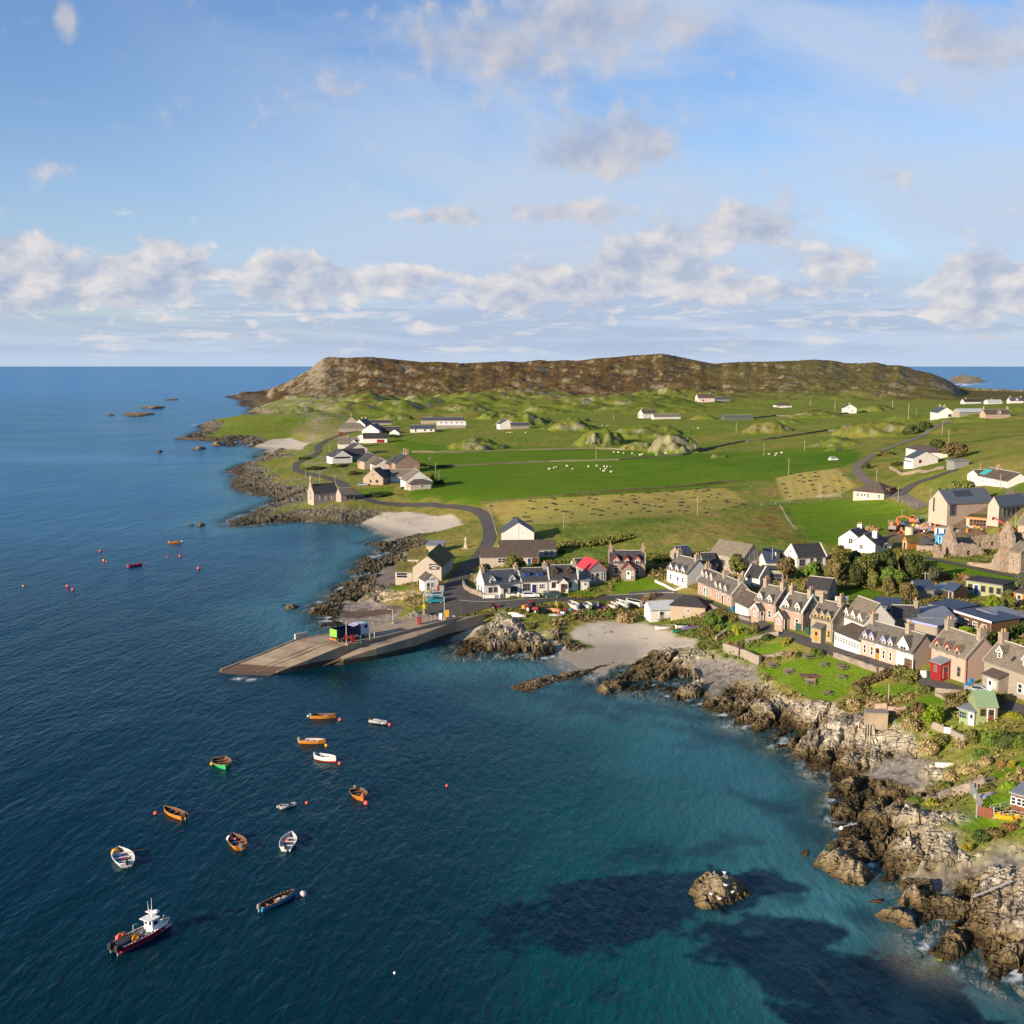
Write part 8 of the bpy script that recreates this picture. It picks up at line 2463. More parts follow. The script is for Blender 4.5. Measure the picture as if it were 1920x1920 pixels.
def lorry():
 a, b = pw(Z('Q',330,1000),3.45), pw(Z('Q',860,880),3.6)
 d = (b - a)
 t = thing('tipper_lorry', 'blue tipper lorry with a lime green tailgate on the slipway', 'lorry',((a + b) / 2), math.atan2(d.y, d.x))
 NV = mat('navy_body',(.012,.016,.06),.5)
 m = MB()
 m.box(-4.2,3.6,-.5,.5,.75,1.05, BLACK)
 m.build('chassis', t)
 m = MB()
 for s in (-1,1):
  m.box(-4.1,1.7, s * 1.2 - .04, s * 1.2 + .04,1.15,2.75, NV)
 m.box(-4.1,1.7,-1.16,1.16,1.1,1.2, NV)
 m.box(1.62,1.7,-1.16,1.16,1.2,3.0, NV)
 m.prism([(.2,2.76),(1.7,2.76),(1.7,3.2),(1.0,2.95)], 'y',-1.1,1.1, mat('lilac_tarp',(.36,.32,.42),.8))
 bd = m.build('tipper_body', t)
 m = MB()
 m.box(-4.2,-4.1,-1.2,1.2,1.15,2.75, mat('lime_paint',(.19,.42,.05),.5))
 m.build('tailgate', bd)
 m = MB()
 cw = mat('pale_blue_cab',(.40,.50,.60),.4)
 m.prism([(2.0,.8),(2.0,3.1),(3.7,3.1),(4.1,2.1),(4.15,.8)], 'y',-1.2,1.2, cw)
 cb = m.build('cab', t)
 m = MB()
 for s in (-1,1):
  m.box(2.9,3.75, s * 1.2 - .015, s * 1.2 + .015,2.05,2.75, GLASS)
 m.build('side_window', cb)
 m = MB()
 m.face([(3.75,-1.05,3.0),(3.75,1.05,3.0),(4.11,1.05,2.15),(4.11,-1.05,2.15)], GLASS)
 m.build('windscreen', cb)
 m = MB()
 m.box(-4.4,-4.1,-1.2,1.2,.55,.8, ORNG)
 m.box(-4.42,-4.38,-1.15,-.7,.9,1.05, REDP)
 m.build('tail_board', t)
 m = MB()
 m.box(-1.2,1.4,-1.22,-1.14,.5,1.0, STEEL)
 m.build('side_guard', t)
 for x in (-3.0,-1.7,1.9,3.2):
  for s in (-1,1):
   wheel(t, x, s * 1.0,.5,.35)
lorry()
def tractor(label, p, deg, paint, sc=1.0, box=True):
 g_ = hit(*p)
 t = thing('tractor', label, 'tractor',(g_.x, g_.y, g_.z), R(deg))
 t.scale = (sc,) * 3
 m = MB()
 m.box(.2,1.9,-.38,.38,.75,1.45, paint)
 m.box(1.9,1.95,-.3,.3,.8,1.35, BLACK)
 m.box(-.9,.2,-.4,.4,.6,1.1, GREYP)
 m.build('bonnet', t)
 m = MB()
 for x, y in ((-.9,-.6),(-.9,.6),(.2,-.6),(.2,.6)):
  m.box(x - .05, x + .05, y - .05, y + .05,1.1,2.45, BLACK)
 m.box(-.85,.15,-.62,.62,1.3,2.3, GLASS)
 m.box(-1.05,.35,-.75,.75,2.45,2.6, paint)
 m.build('cab', t)
 for s in (-1,1):
  wheel(t,-.7, s * .75,.78,.42)
  wheel(t,1.4, s * .6,.48,.3)
  m = MB()
  m.prism([(-1.4,1.35),(-1.1,1.7),(-.2,1.7),(.1,1.3),(-.2,1.58),(-1.1,1.58)], 'y', s * .75 - .22, s * .75 + .22, paint)
  m.build('mudguard', t)
 if box:
  m = MB()
  m.box(-2.6,-1.6,-.9,.9,.7,1.5, ORNG)
  m.box(-1.6,-1.2,-.3,.3,.6,.8, BLACK)
  m.build('link_box', t)
 return t
tractor('red tractor with an orange transport box on the boat bank', Z('Z',375,245),-42, REDP)
tractor('small red garden tractor at the pier end of the forecourt', Z('D',1480,1215),10, REDP,.6, False)
def lamp(label, base, top, z=None, box=None):
 if z is None:
  g_ = hit(*base)
 else:
  g_ = pw(base, z)
 h = (base[1] - top) * g_.xy.length / F / .97
 t = thing('street_lamp', label, 'street lamp', tuple(g_),0, 'lamp posts by the pier')
 m = MB()
 m.tube((0,0,0),(0,0, h),.09,.06,8, STEEL)
 m.tube((0,0, h),(-.7,-.1, h + .1),.05, n=6, mt=STEEL)
 m.build('post', t)
 m = MB()
 m.box(-1.15,-.6,-.2,0, h + .04, h + .18, STEEL)
 m.build('lamp_head', t)
 m = MB()
 m.prism([(-.4,0),(.4,0),(.12,.7),(-.12,.7)], 'y',-.35,.35, CONC)
 m.build('plinth', t)
 if box:
  m = MB()
  m.box(-.28,.28,-.3,-.09,1.2,2.2, box)
  m.build('notice_box', t)
lamp('lamp post beside the tipper lorry with a lifebuoy cabinet', Z('M',922,478), Z('M',922,315)[1],3.4, REDP)
lamp('lamp post on a white plinth halfway down the slipway', Z('M',1243,330), Z('M',1243,232)[1],3.8)
lamp('tall lamp post by the yellow bin at the pier head', Z('M',1600,300), Z('M',1600,142)[1],4.0)
lamp('pole with a yellow box at the seaward corner of the forecourt', Z('D',690,1260), Z('D',690,1040)[1], None, YELL)
lamp('short lamp column at the bend by the end cottage wall', Z('D',1262,900), Z('D',1262,820)[1])
def bin_(label, p, mt, h=1.1, w=.6, z=None, name='wheelie_bin', cat='bin', lid=None):
 g_ = hit(*p) if z is None else pw(p, z)
 t = thing(name, label, cat,(g_.x, g_.y, g_.z + .05), rng.uniform(-.4,.4))
 m = MB()
 m.prism([(-w * .42,0),(w * .42,0),(w / 2, h),(-w / 2, h)], 'y',-w * .48, w * .48, mt)
 m.build('body', t)
 m = MB()
 m.prism([(-w * .55, h + .003),(w * .55, h + .003),(w * .5, h + .09),(-w * .5, h + .06)], 'y',-w * .52, w * .52, lid or mt)
 m.build('lid', t)
DGRN = mat('dark_green_plastic',(.02,.075,.05),.5)
BBIN = mat('blue_plastic',(.02,.20,.45),.5)
for k, x, y, mt, h, lab in [('F',928,892, BBIN,1.1, 'blue wheelie bin by the whitewashed annex'),('F',952,896, DGRN,1.1, 'green wheelie bin next to the blue bin by the annex'),('H',860,782, DGRN,1.3, 'dark green wheelie bin left of the pair by the second pink cottage'),('H',890,786, DGRN,1.3, 'dark green wheelie bin right of the pair by the second pink cottage'),('H',980,826, DGRN,1.3, 'dark green wheelie bin left of the pair by the yellow-windowed house'),('H',1008,830, DGRN,1.3, 'dark green wheelie bin right of the pair by the yellow-windowed house'),
       ('I',1390,890, BBIN,1.1, 'bright blue wheelie bin between the last two houses of the row'),('I',1345,905, BBIN,.6, 'small blue tub beside the bright blue bin'),('I',902,798, WPAINT,1.0, 'pale steel keg, left of three in the hotel yard'),('I',932,802, WPAINT,1.0, 'pale steel keg, middle of three in the hotel yard'),('I',965,808, DGRN,1.0, 'green barrel right of the pale kegs in the hotel yard')]:
 bin_(lab, Z(k, x, y), mt, h)
bin_('yellow grit bin at the pier head by the tall lamp', Z('M',1615,285), YELL,1.5,1.0,4.0, 'grit_bin')
bin_('red lifebuoy cabinet standing on the pier edge', Z('M',1427,338), REDP,1.6,.8,3.75, 'lifebuoy_cabinet', 'cabinet')
bin_('round red lifebuoy cabinet beside the tipper lorry', Z('M',966,460), REDP,1.4,.8,3.4, 'lifebuoy_cabinet', 'cabinet')
bin_('white and blue A-board sign by the yellow grit bin', Z('M',1577,300), WPAINT,1.2,.7,4.0, 'sign_board', 'sign')
bin_('red kiosk bin at the corner of the white ticket office', Z('O',1310,1040), REDP,1.1,.8, None, 'waste_bin')
bin_('grey gas cabinet right of the red bin by the ticket office', Z('O',1370,1060), STEEL,1.4,1.0, None, 'cabinet', 'cabinet')
for i,(x, y) in enumerate(((1018,458),(1083,440),(1115,430),(1105,352),(1150,335),(1200,328),(1480,320),(1510,312),(1535,306))):
 g_ = pw(Z('M', x, y),3.55 if i < 6 else 3.9)
 m = MB()
 m.tube((0,0,-.1),(0,0,1.2),.09,.08,8, POLEW if i > 2 else STEEL)
 m.ball((0,0,1.2),.1, STEEL,8,5)
 tag(m.build('bollard', None, False, tuple(g_)), ['pale post on the pier edge just shoreward of the lorry', 'thin post third along the pier edge from the lorry', 'post furthest from the lorry in the pier edge trio', 'wooden post on the seaward side of the slipway, left of three', 'wooden post on the seaward side of the slipway, middle of three', 'wooden post on the seaward side of the slipway, right of three', 'railing post left of three before the tenders', 'railing post middle of three before the tenders', 'railing post right of three before the tenders'][i], 'post', 'posts along the pier')
a, b = pw(Z('M',565,445),3.1), pw(Z('M',648,425),3.15)
m = MB()
d = b - a
m.box(0, d.length,-.2,.2,-.1,1.3, mat('pale_concrete',(.50,.45,.38),.9))
tag(m.build('concrete_block', None, False, tuple(a), math.atan2(d.y, d.x)), 'pale concrete parapet block on the seaward edge of the slipway', 'parapet')
a, b = pw(Z('Q',548,1135),2.4), pw(Z('Q',628,1105),2.4)
m = MB()
m.box(0,(b - a).length,-.2,-.05,-.25,.35, WPAINT)
for i in range(8):
 m.box(.12 + i * .16,.2 + i * .16,-.215,-.201,-.02,.16, NAVY)
tag(m.build('sign', None, False, tuple(a), math.atan2((b - a).y,(b - a).x)), 'small white sign with lettering on the pier wall below the lorry', 'sign')
def pole(label, base, top, arm=False, name='telegraph_pole', r_=None, mt=POLEW):
 g_ = hit(*base)
 D = g_.xy.length
 h = min(max((base[1] - top) * D / F / .98,3),13)
 t = thing(name, label, 'pole', tuple(g_), rng.uniform(-.3,.3), 'telegraph poles')
 m = MB()
 q = r_ or max(.13, D * .00026)
 m.tube((0,0,-.5),(0,0, h), q, q * .75,7, mt)
 m.build('post', t)
 if arm:
  m = MB()
  m.box(-.65,.65,-.06,.06, h - .5, h - .38, mt)
  for x in (-.55,0,.55):
   m.tube((x,0, h - .38),(x,0, h - .2),.05, n=6, mt=STEEL)
  m.build('crossarm', t)
for k, x, y, tp, arm, lab in [('B',1565,1255,1118,1, 'pole standing in the lower edge of the large stubble field right'),('B',602,1350,1240,0, 'pole at the bottom edge of the large stubble field'),('B',287,1330,1250,0, 'thin pole behind the white-gabled hall'),('B',836,850,745,0, 'greenish pole on the middle pasture by the dyke'),('B',963,562,530,0, 'distant pole left of the central farmhouse'),('B',1136,552,515,0, 'distant pole just left of the central farmhouse'),('B',1845,660,590,0, 'pole below the dull green barn'),
       ('C',290,922,815,1, 'double pole with insulators at the top of the small stubble field'),('C',400,757,690,1, 'white-topped pole on the pasture rise'),('C',119,792,705,0, 'pole on the pasture beside grazing sheep'),('C',503,1085,985,1, 'left of twin poles in the small stubble field'),('C',516,1092,985,0, 'right of twin poles in the small stubble field'),('C',1047,1117,1015,0, 'pole by the junction of the hill road and drive'),('C',899,972,885,0, 'pole on the bank inside the hill road bend'),('C',1119,542,440,1, 'tall pole with a transformer near the hilltop farmhouse'),('C',1353,642,565,0, 'pole right of the hill road top'),('C',1398,697,620,0, 'pole above the big brown tree'),('C',1075,1258,1168,0, 'pole at the corner of the builders yard meadow'),('C',1272,1130,1025,1, 'pole on the bank behind the timber-clad hall'),('C',610,478,420,0, 'distant pole left of the twin-gabled farmhouse'),('C',440,445,405,0, 'distant pole right of the low hip-roofed farmhouse'),('C',1010,462,410,0, 'distant pole beyond the rocky knoll'),('C',1756,1022,925,0, 'pole against the turquoise-panelled bungalow'),('C',1617,902,870,0, 'short pole above the turquoise-panelled bungalow'),('C',1172,527,470,0, 'pole right of the tall transformer pole'),('C',1861,1292,1205,0, 'steel pole before the second timber-clad hall'),
       ('A',836,792,735,0, 'pole by the beach track in the hamlet'),('A',566,927,850,0, 'pole beside the shore road bend'),('A',768,1022,955,0, 'pole behind the chapel roof'),('A',878,1037,960,0, 'pole beside the shore road behind the vestry'),('A',665,982,920,0, 'pole on the shore grass left of the chapel road'),('A',1557,912,835,1, 'pole with a light right of the stone villa'),('A',1600,952,870,0, 'pole in the pasture left of the black bales'),('A',1625,997,925,0, 'pole in the pasture below the black bales'),
       ('U',640,400,95,1, 'tall wooden pole in the back gardens by the grey shed'),('P',980,505,150,0, 'tall wooden pole between the shop and the black-roofed house'),('I',565,1040,980,0, 'clothes pole on the cliff garden'),('S',228,385,195,0, 'thin steel pole in the meadow behind the builders yard')]:
 pole(lab, Z(k, x, y), Z(k, x, tp)[1], arm)
g_ = hit(*Z('D',1155,530))
t = thing('monument', 'slender white stone memorial cross on the dune grass', 'monument', tuple(g_))
m = MB()
m.prism([(-.9,-.3),(.9,-.3),(.9,.3),(-.9,.3)], 'y',-.9,.9, CONC)
m.prism([(-.55,.3),(.55,.3),(.3,1.4),(-.3,1.4)], 'y',-.45,.45, mat('memorial_stone',(.52,.46,.38),.9))
m.build('plinth', t)
m = MB()
m.prism([(-.2,1.4),(.2,1.4),(.13,3.6),(-.13,3.6)], 'y',-.14,.14, mat('memorial_stone',(.52,.46,.38)))
m.box(-.5,.5,-.13,.13,2.8,3.1, mat('memorial_stone',(.52,.46,.38)))
m.build('cross', t)
def picnic(label, p, deg, back=True):
 g_ = hit(*p)
 t = thing('picnic_bench', label, 'bench', tuple(g_), R(deg), 'seats on the picnic lawn')
 m = MB()
 m.box(-.9,.9,-.38,.38,.68,.75, WOOD)
 m.build('table_top', t)
 for s in (-1,1):
  m = MB()
  m.box(-.9,.9, s * .75 - .14, s * .75 + .14,.40,.46, WOOD)
  m.build('seat', t)
  m = MB()
  m.box(s * .7 - .05, s * .7 + .05,-.8,.8,.3,.38, WOOD)
  m.prism([(-.55,0),(-.45,0),(-.2,.68),(-.3,.68)], 'x', s * .7 - .05, s * .7 + .05, WOOD)
  m.prism([(.55,0),(.45,0),(.2,.68),(.3,.68)], 'x', s * .7 - .05, s * .7 + .05, WOOD)
  m.build('leg', t)
 if back:
  m = MB()
  m.box(-.9,.9,.88,.94,.5,1.0, WOOD)
  m.box(-.85,-.75,.86,.93,0,1.0, WOOD)
  m.box(.75,.85,.86,.93,0,1.0, WOOD)
  m.build('backrest', t)
def round_table(label, p):
 g_ = hit(*p)
 t = thing('round_table', label, 'table', tuple(g_),0, 'seats on the picnic lawn')
 m = MB()
 m.tube((0,0,.68),(0,0,.75),.6, n=8, mt=WOOD)
 m.build('table_top', t)
 for i in range(4):
  a = i * math.pi / 2 + .4
  m = MB()
  c, s = math.cos(a), math.sin(a)
  m.prism([(c * .85 - s * .4, s * .85 + c * .4),(c * .85 + s * .4, s * .85 - c * .4),(c * 1.12 + s * .4, s * 1.12 - c * .4),(c * 1.12 - s * .4, s * 1.12 + c * .4)], 'z',.40,.46, WOOD)
  m.tube((c * .95, s * .95,0),(c * .95, s * .95,.4),.05, n=5, mt=WOOD)
  m.tube((c * .3, s * .3,.3),(c * .95, s * .95,.35),.04, n=5, mt=WOOD)
  m.build('seat', t)
 m = MB()
 m.tube((0,0,0),(0,0,.68),.09, n=6, mt=WOOD)
 m.build('leg', t)
for x, y, dg, lab in [(720,540,10, 'picnic bench nearest the retaining wall corner'),(1040,460,10, 'picnic bench by the large green shrub at the lawn top'),(1350,555,20, 'picnic bench nearest the lane wall'),(865,600,5, 'picnic bench left of the big wooden platform'),(1055,695,-12, 'picnic bench in front of the big wooden platform')]:
 picnic(lab, Z('J', x, y), dg)
for x, y, lab in [(1180,530, 'round table in the middle top of the picnic lawn'),(1340,638, 'round table at the right of the picnic lawn'),(1205,785, 'round table at the seaward end of the picnic lawn')]:
 round_table(lab, Z('J', x, y))
g_ = hit(*Z('J',1055,630))
t = thing('wooden_platform', 'big low brown wooden platform in the middle of the picnic lawn', 'platform', tuple(g_), R(-5))
m = MB()
for i in range(8):
 m.box(-1.9,1.9,-1.2 + i * .3,-.93 + i * .3,.45,.52, mat('redbrown_wood',(.17,.09,.06),.8))
m.build('deck', t)
for sx in (-1.6,1.6):
 for sy in (-1,1):
  m = MB()
  m.box(sx - .07, sx + .07, sy - .07, sy + .07,0,.45, DWOOD)
  m.build('leg', t)
picnic('brown wooden table on the lower lawn by the buff bush', Z('K',1560,900),15, False)
m = MB()
m.box(-1.6,1.6,-1.1,1.1,-1.2,1.3, CONC)
m.box(-1.7,1.7,-1.2,1.2,1.303,1.45, GREYR)
g_ = hit(*Z('K',440,265))
tag(m.build('concrete_tank', None, False, tuple(g_), R(-8)), 'square concrete tank on the cliff edge by the pink walls', 'tank')
g0, g1 = hit(*Z('L',1540,745)), hit(*Z('L',1830,640))
m = MB()
d = g1 - g0
m.tube((0,0,.3),(d.x, d.y, d.z + .5),.12, n=8, mt=STEEL)
tag(m.build('outfall_pipe', None, False, tuple(g0)), 'pale pipe running down over the nearest rocks', 'pipe')
g_ = hit(*Z('F',155,760))
for i,(x, y, hh, mt, lab) in enumerate([(63,768,1.5, WOOD, 'pale boarded notice frame, left of three by the street'),(128,760,1.4, BROWNP, 'brown notice board, middle of three by the street'),(182,745,1.1, DWOOD, 'dark litter bin right of the two boards by the street')]):
 g_ = hit(*Z('F', x, y))
 t = thing('notice_board', lab, 'board', tuple(g_), R(10))
 m = MB()
 m.box(-.6,.6,-.06,.06,.35, hh, mt)
 m.build('panel', t)
 for s in (-1,1):
  m = MB()
  m.box(s * .62 - .06, s * .62 + .06,-.08,.08,-.2, hh + .15, mt)
  m.build('post', t)
g0, g1 = hit(*Z('H',1320,480)), hit(*Z('H',1470,475))
t = thing('washing_line', 'washing line with white and blue laundry behind the yellow-windowed house', 'washing line', tuple(g0))
d = g1 - g0
m = MB()
m.tube((0,0,0),(0,0,2.0),.04, n=5, mt=STEEL)
m.tube((d.x, d.y, d.z),(d.x, d.y, d.z + 2.0),.04, n=5, mt=STEEL)
m.tube((0,0,1.95),(d.x, d.y, d.z + 1.95),.012, n=4, mt=STEEL)
m.build('post', t)
for i in range(6):
 f = .1 + .14 * i
 m = MB()
 m.box(d.x * f - .35, d.x * f + .35, d.y * f - .02, d.y * f + .02, d.z * f + 1.0, d.z * f + 1.9, [WPAINT, LILAC, WPAINT, BLUEP, WPAINT, LILAC][i])
 m.build('laundry', t)
g_ = hit(*Z('U',800,345))
m = MB()
for i in range(8):
 a0, a1 = math.pi * i / 8, math.pi * (i + 1) / 8
 m.face([(-3,1.5 * math.cos(a0),1.7 * math.sin(a0)),(3,1.5 * math.cos(a0),1.7 * math.sin(a0)),(3,1.5 * math.cos(a1),1.7 * math.sin(a1)),(-3,1.5 * math.cos(a1),1.7 * math.sin(a1))], mat('polythene',(.42,.45,.45),.35,.1))
m.face([(3,1.5 * math.cos(math.pi * i / 8),1.7 * math.sin(math.pi * i / 8)) for i in range(9)], mat('polythene',(.42,.45,.45)))
m.face([(-3,1.5 * math.cos(math.pi * i / 8),1.7 * math.sin(math.pi * i / 8)) for i in range(9)][::-1], mat('polythene',(.42,.45,.45)))
tag(m.build('polytunnel', None, True, tuple(g_), R(40)), 'pale rounded polytunnel beside the grey garden shed', 'polytunnel')
def ruin_wall(t, a, b, prof, th=.8, holes=(), name='wall', seed=1, base=None):
 """wall from a to b; prof is (fraction, height) points; holes (fraction0, fraction1, z0, z1)"""
 r = random.Random(seed)
 d = (b - a)
 L = d.xy.length
 ux = d.xy.normalized()
 n = Vector((-ux.y, ux.x)) * th / 2
 m = MB()
 N = max(4, int(L / .45))
 O = t.location
 for i in range(N):
  f0, f1 = i / N,(i + 1) / N
  fm_ = (f0 + f1) / 2
  h = np.interp(fm_, [p[0] for p in prof], [p[1] for p in prof]) * (1 + r.uniform(-.035,.035))
  zb = a.z + d.z * fm_ - O.z
  p, q = a.xy + ux * L * f0 - O.xy, a.xy + ux * L * f1 - O.xy
  o = r.uniform(-.03,.03)
  spans = [(-1.0, h)]
  for h0, h1, z0, z1 in holes:
   if h0 <= fm_ <= h1:
    spans = [(-1.0, z0),(z1, h)] if h > z1 + .2 else [(-1.0, z0)]
  for z0, z1 in spans:
   if z1 - z0 < .1:
    continue
   nn = n * (1 + o)
   vs = [(*(p + nn), zb + z0),(*(q + nn), zb + z0),(*(q - nn), zb + z0),(*(p - nn), zb + z0),(*(p + nn), zb + z1),(*(q + nn), zb + z1),(*(q - nn), zb + z1),(*(p - nn), zb + z1)]
   m.poly(vs, [(3,2,1,0),(4,5,6,7),(1,0,4,5),(2,1,5,6),(3,2,6,7),(0,3,7,4)], RUIN)
 return m.build(name, t)
c_ = hit(*Z('S',1200,860))
t = thing('nunnery_ruin', 'roofless pink stone nunnery ruin with two broken gables', 'ruin', tuple(c_))
A0, A1 = hit(*Z('S',800,800)), hit(*Z('S',1010,850))
B0 = hit(*Z('S',1400,660))
ux = Vector((.94,.34,0))
wv = (A1 - A0)
wv.z = 0
wv = wv.normalized()
gl = A0 + Vector((0,0,0))
gr_ = A0 + wv * 6.5
gr_.z = ground(gr_.x, gr_.y)
along = Vector((-wv.y, wv.x,0))
if along.x < 0:
 along = -along
e0 = gl + along * 15
e1 = gr_ + along * 15
for v in (e0, e1):
 v.z = ground(v.x, v.y)
ruin_wall(t, gl, gr_, [(0,3.4),(.45,7.6),(.55,7.4),(1,3.4)], holes=[(.44,.56,4.2,5.2),(.38,.5,0,2.2)], name='gable', seed=5)
ruin_wall(t, e0, e1, [(0,3.4),(.5,7.2),(.6,7.0),(1,3.2)], holes=[(.45,.58,2.6,4.2)], name='gable', seed=6)
ruin_wall(t, gl, e0, [(0,3.4),(.5,3.6),(1,3.4)], holes=[(.6,.68,.6,2.6),(.83,.88,.8,1.8)], name='nave_wall', seed=7)
ruin_wall(t, gr_, gr_ + along * 7.5, [(0,3.4),(.6,3.2),(.8,2.6),(1,.6)], holes=[(.35,.47,.4,1.5)], name='nave_wall', seed=8)
P_ = lambda x, y: hit(*Z('S', x, y))
ruin_wall(t, P_(668,855), P_(800,850), [(0,3.6),(.4,3.2),(.7,1.6),(1,.8)], name='broken_wall', seed=9)
ruin_wall(t, P_(1150,960), P_(1510,1020), [(0,.8),(.5,1.0),(.9,1.4),(1,3.0)], name='precinct_wall', seed=10)
ruin_wall(t, P_(1510,1020), P_(1600,1050), [(0,3.2),(.4,4.0),(1,6.0)], name='broken_wall', seed=11)
ruin_wall(t, P_(1600,1050), P_(1715,1045), [(0,6.0),(.7,5.8),(1,5.0)], name='broken_wall', seed=12)
ruin_wall(t, P_(1500,690), P_(1735,690), [(0,2.6),(1,2.8)], name='cloister_wall', seed=13)
ruin_wall(t, P_(1735,690), P_(2000,700), [(0,3.6),(1,3.4)], name='cloister_wall', seed=14)
house('chapel', 'small roofed stone chapel with a pointed window at the ruin', Z('S',1715,1060), Z('S',1850,1080),7,4.8,6.6, RUIN, STONESL, cat='chapel', coping=CHIM, wins=[('F',.4,1.6,.5,1.5,0, RIDGE)], ridge_m=None, L=3.4)
EXC = mat('excavator_orange',(.60,.14,.035),.5,.1,2)
def excavator(label, p, deg, arm=1.0):
 g_ = hit(*p)
 t = thing('excavator', label, 'excavator', tuple(g_), R(deg))
 m = MB()
 for s in (-1,1):
  m.prism([(-1.4,.1),(1.4,.1),(1.6,.4),(1.4,.7),(-1.4,.7),(-1.6,.4)], 'y', s * .95 - .22, s * .95 + .22, BLACK)
 m.build('track', t)
 m = MB()
 m.box(-1.5,1.0,-1.0,1.0,.75,1.5, EXC)
 m.box(-1.6,-.9,-1.0,1.0,.8,1.8, GREYP)
 m.build('body', t)
 m = MB()
 m.prism([(-.3,1.5),(.9,1.5),(.95,2.2),(.6,2.7),(-.3,2.7)], 'y',.1,.95, EXC)
 c = m.build('cab', t)
 m = MB()
 m.box(-.2,.75,.95,.965,1.8,2.55, GLASS)
 m.build('window', c)
 m = MB()
 m.prism([(.8,1.2),(1.1,1.2),(2.6,3.3 * arm),(4.0,3.0 * arm),(4.0,3.3 * arm),(2.5,3.7 * arm)], 'y',-.5,-.2, EXC)
 m.build('boom', t)
 m = MB()
 m.prism([(3.8,3.4 * arm),(4.1,3.4 * arm),(4.6,1.2),(4.4,1.2)], 'y',-.48,-.22, EXC)
 m.prism([(4.2,1.25),(4.8,1.25),(4.9,.6),(4.4,.4),(4.1,.8)], 'y',-.7,0, BLACK)
 m.build('bucket_arm', t)
excavator('orange excavator at the left of the builders yard by the meadow', Z('S',110,490),60,1.0)
excavator('orange excavator reaching over the spoil in the middle of the yard', Z('S',700,520),195,.7)
excavator('small orange digger at the back of the builders yard', Z('S',390,390),150,.6)
g_ = hit(*Z('S',332,545))
t = thing('water_tank', 'round cream storage tank in the builders yard', 'tank', tuple(g_))
m = MB()
m.tube((0,0,-.3),(0,0,2.3),1.15, n=20, mt=mat('cream_tank',(.50,.44,.33),.6))
m.build('drum', t)
m = MB()
m.tube((0,0,2.3),(0,0,2.42),1.2, n=20, mt=GREYR)
m.build('rim', t)
house('site_cabin', 'white and blue striped site cabin by the ruin gable', Z('S',698,550), Z('S',850,555),2.6,2.0,2.1, WPAINT, GREYR, cat='cabin', mono=True, wins=[('F',.22,.3,.6,1.5,0, BBIN),('F',.75,.3,.6,1.5,0, BBIN)], L=3.6)
house('site_cabin', 'bright blue site cabin below the striped one', Z('S',702,655), Z('S',805,662),2.4,2.0,2.1, mat('cabin_blue',(.05,.26,.46),.6), mat('cabin_blue',(.05,.26,.46)), cat='cabin', mono=True, doors=[('F',.5,.8,1.8, BBIN)], L=3.0)
for x, y, rx, h, mt, lab in [(560,645,3.6,1.9, mat('dark_gravel',(.07,.07,.072),.95,.3,3), 'dark grey gravel heap by the orange summerhouse'),(1280,520,3.4,1.4, mat('brown_soil',(.13,.085,.055),.95,.3,2), 'brown soil heap between the ruin gables'),(1090,430,2.0,1.3, mat('brown_soil',(.13,.085,.055)), 'small soil heap before the timber-clad hall'),(540,430,2.6,1.3, mat('pale_rubble',(.34,.27,.2),.95,.3,2), 'pale rubble heap left of the timber-clad hall')]:
 g_ = hit(*Z('S', x, y))
 m = MB()
 vs, fs = [(0,0, h)], []
 r = random.Random(x)
 for j, q in enumerate((.3,.6,.85,1.1)):
  for i in range(16):
   a = i * math.pi / 8
   s = q * (1 + r.uniform(-.12,.12))
   vs.append((math.cos(a) * rx * s, math.sin(a) * rx * .7 * s, h * (1 - q) * (1 + r.uniform(-.15,.15)) - .15))
 for i in range(16):
  fs.append((0,1 + i,1 + (i + 1) % 16))
  for j in range(3):
   fs.append((1 + j * 16 + i,1 + (j + 1) * 16 + i,1 + (j + 1) * 16 + (i + 1) % 16,1 + j * 16 + (i + 1) % 16))
 m.poly(vs, fs, mt)
 tag(m.build('spoil_heap', None, True, tuple(g_)), lab, 'heap')
CL = [WPAINT, BBIN, ORNG, REDP, YELL, WOOD, OWOOD, GREYP, DGRN, STEEL]
def crate(label, p, mt, s, grp, kind):
 g_ = hit(*p)
 m = MB()
 if kind == 0:
  m.box(-s, s,-s * .7, s * .7,-.1, s * .9, mt)
  m.box(-s * 1.04, s * 1.04,-s * .74, s * .74, s * .9, s * 1.0, mt)
  for y in (-1,1):
   m.box(-s * .7, s * .7, y * s * .72 - .02, y * s * .72 + .02, s * .3, s * .6, BLACK)
  nm, ct = 'crate', 'crate'
 else:
  m.tube((0,0,-.1),(0,0, s * 1.5), s * .55, n=12, mt=mt)
  m.tube((0,0, s * 1.5),(0,0, s * 1.56), s * .6, n=12, mt=GREYP)
  nm, ct = 'drum', 'drum'
 tag(m.build(nm, None, False, tuple(g_), rng.uniform(0,3)), label, ct, grp)
cn = {id(WPAINT): 'white', id(BBIN): 'blue', id(ORNG): 'orange', id(REDP): 'red', id(YELL): 'yellow', id(WOOD): 'grey wood', id(OWOOD): 'tan wood', id(GREYP): 'grey', id(DGRN): 'green', id(STEEL): 'steel'}
rr = random.Random(5)
for i in range(34):
 x, y = rr.uniform(170,660), rr.uniform(375,520)
 mt = CL[i % 10]
 k_ = i % 3 == 2
 crate(cn[id(mt)] + (' drum' if k_ else ' crate') + ' among the clutter in the left of the builders yard', Z('S', x, y), mt, rr.uniform(.35,.75), 'building materials in the builders yard', int(k_))
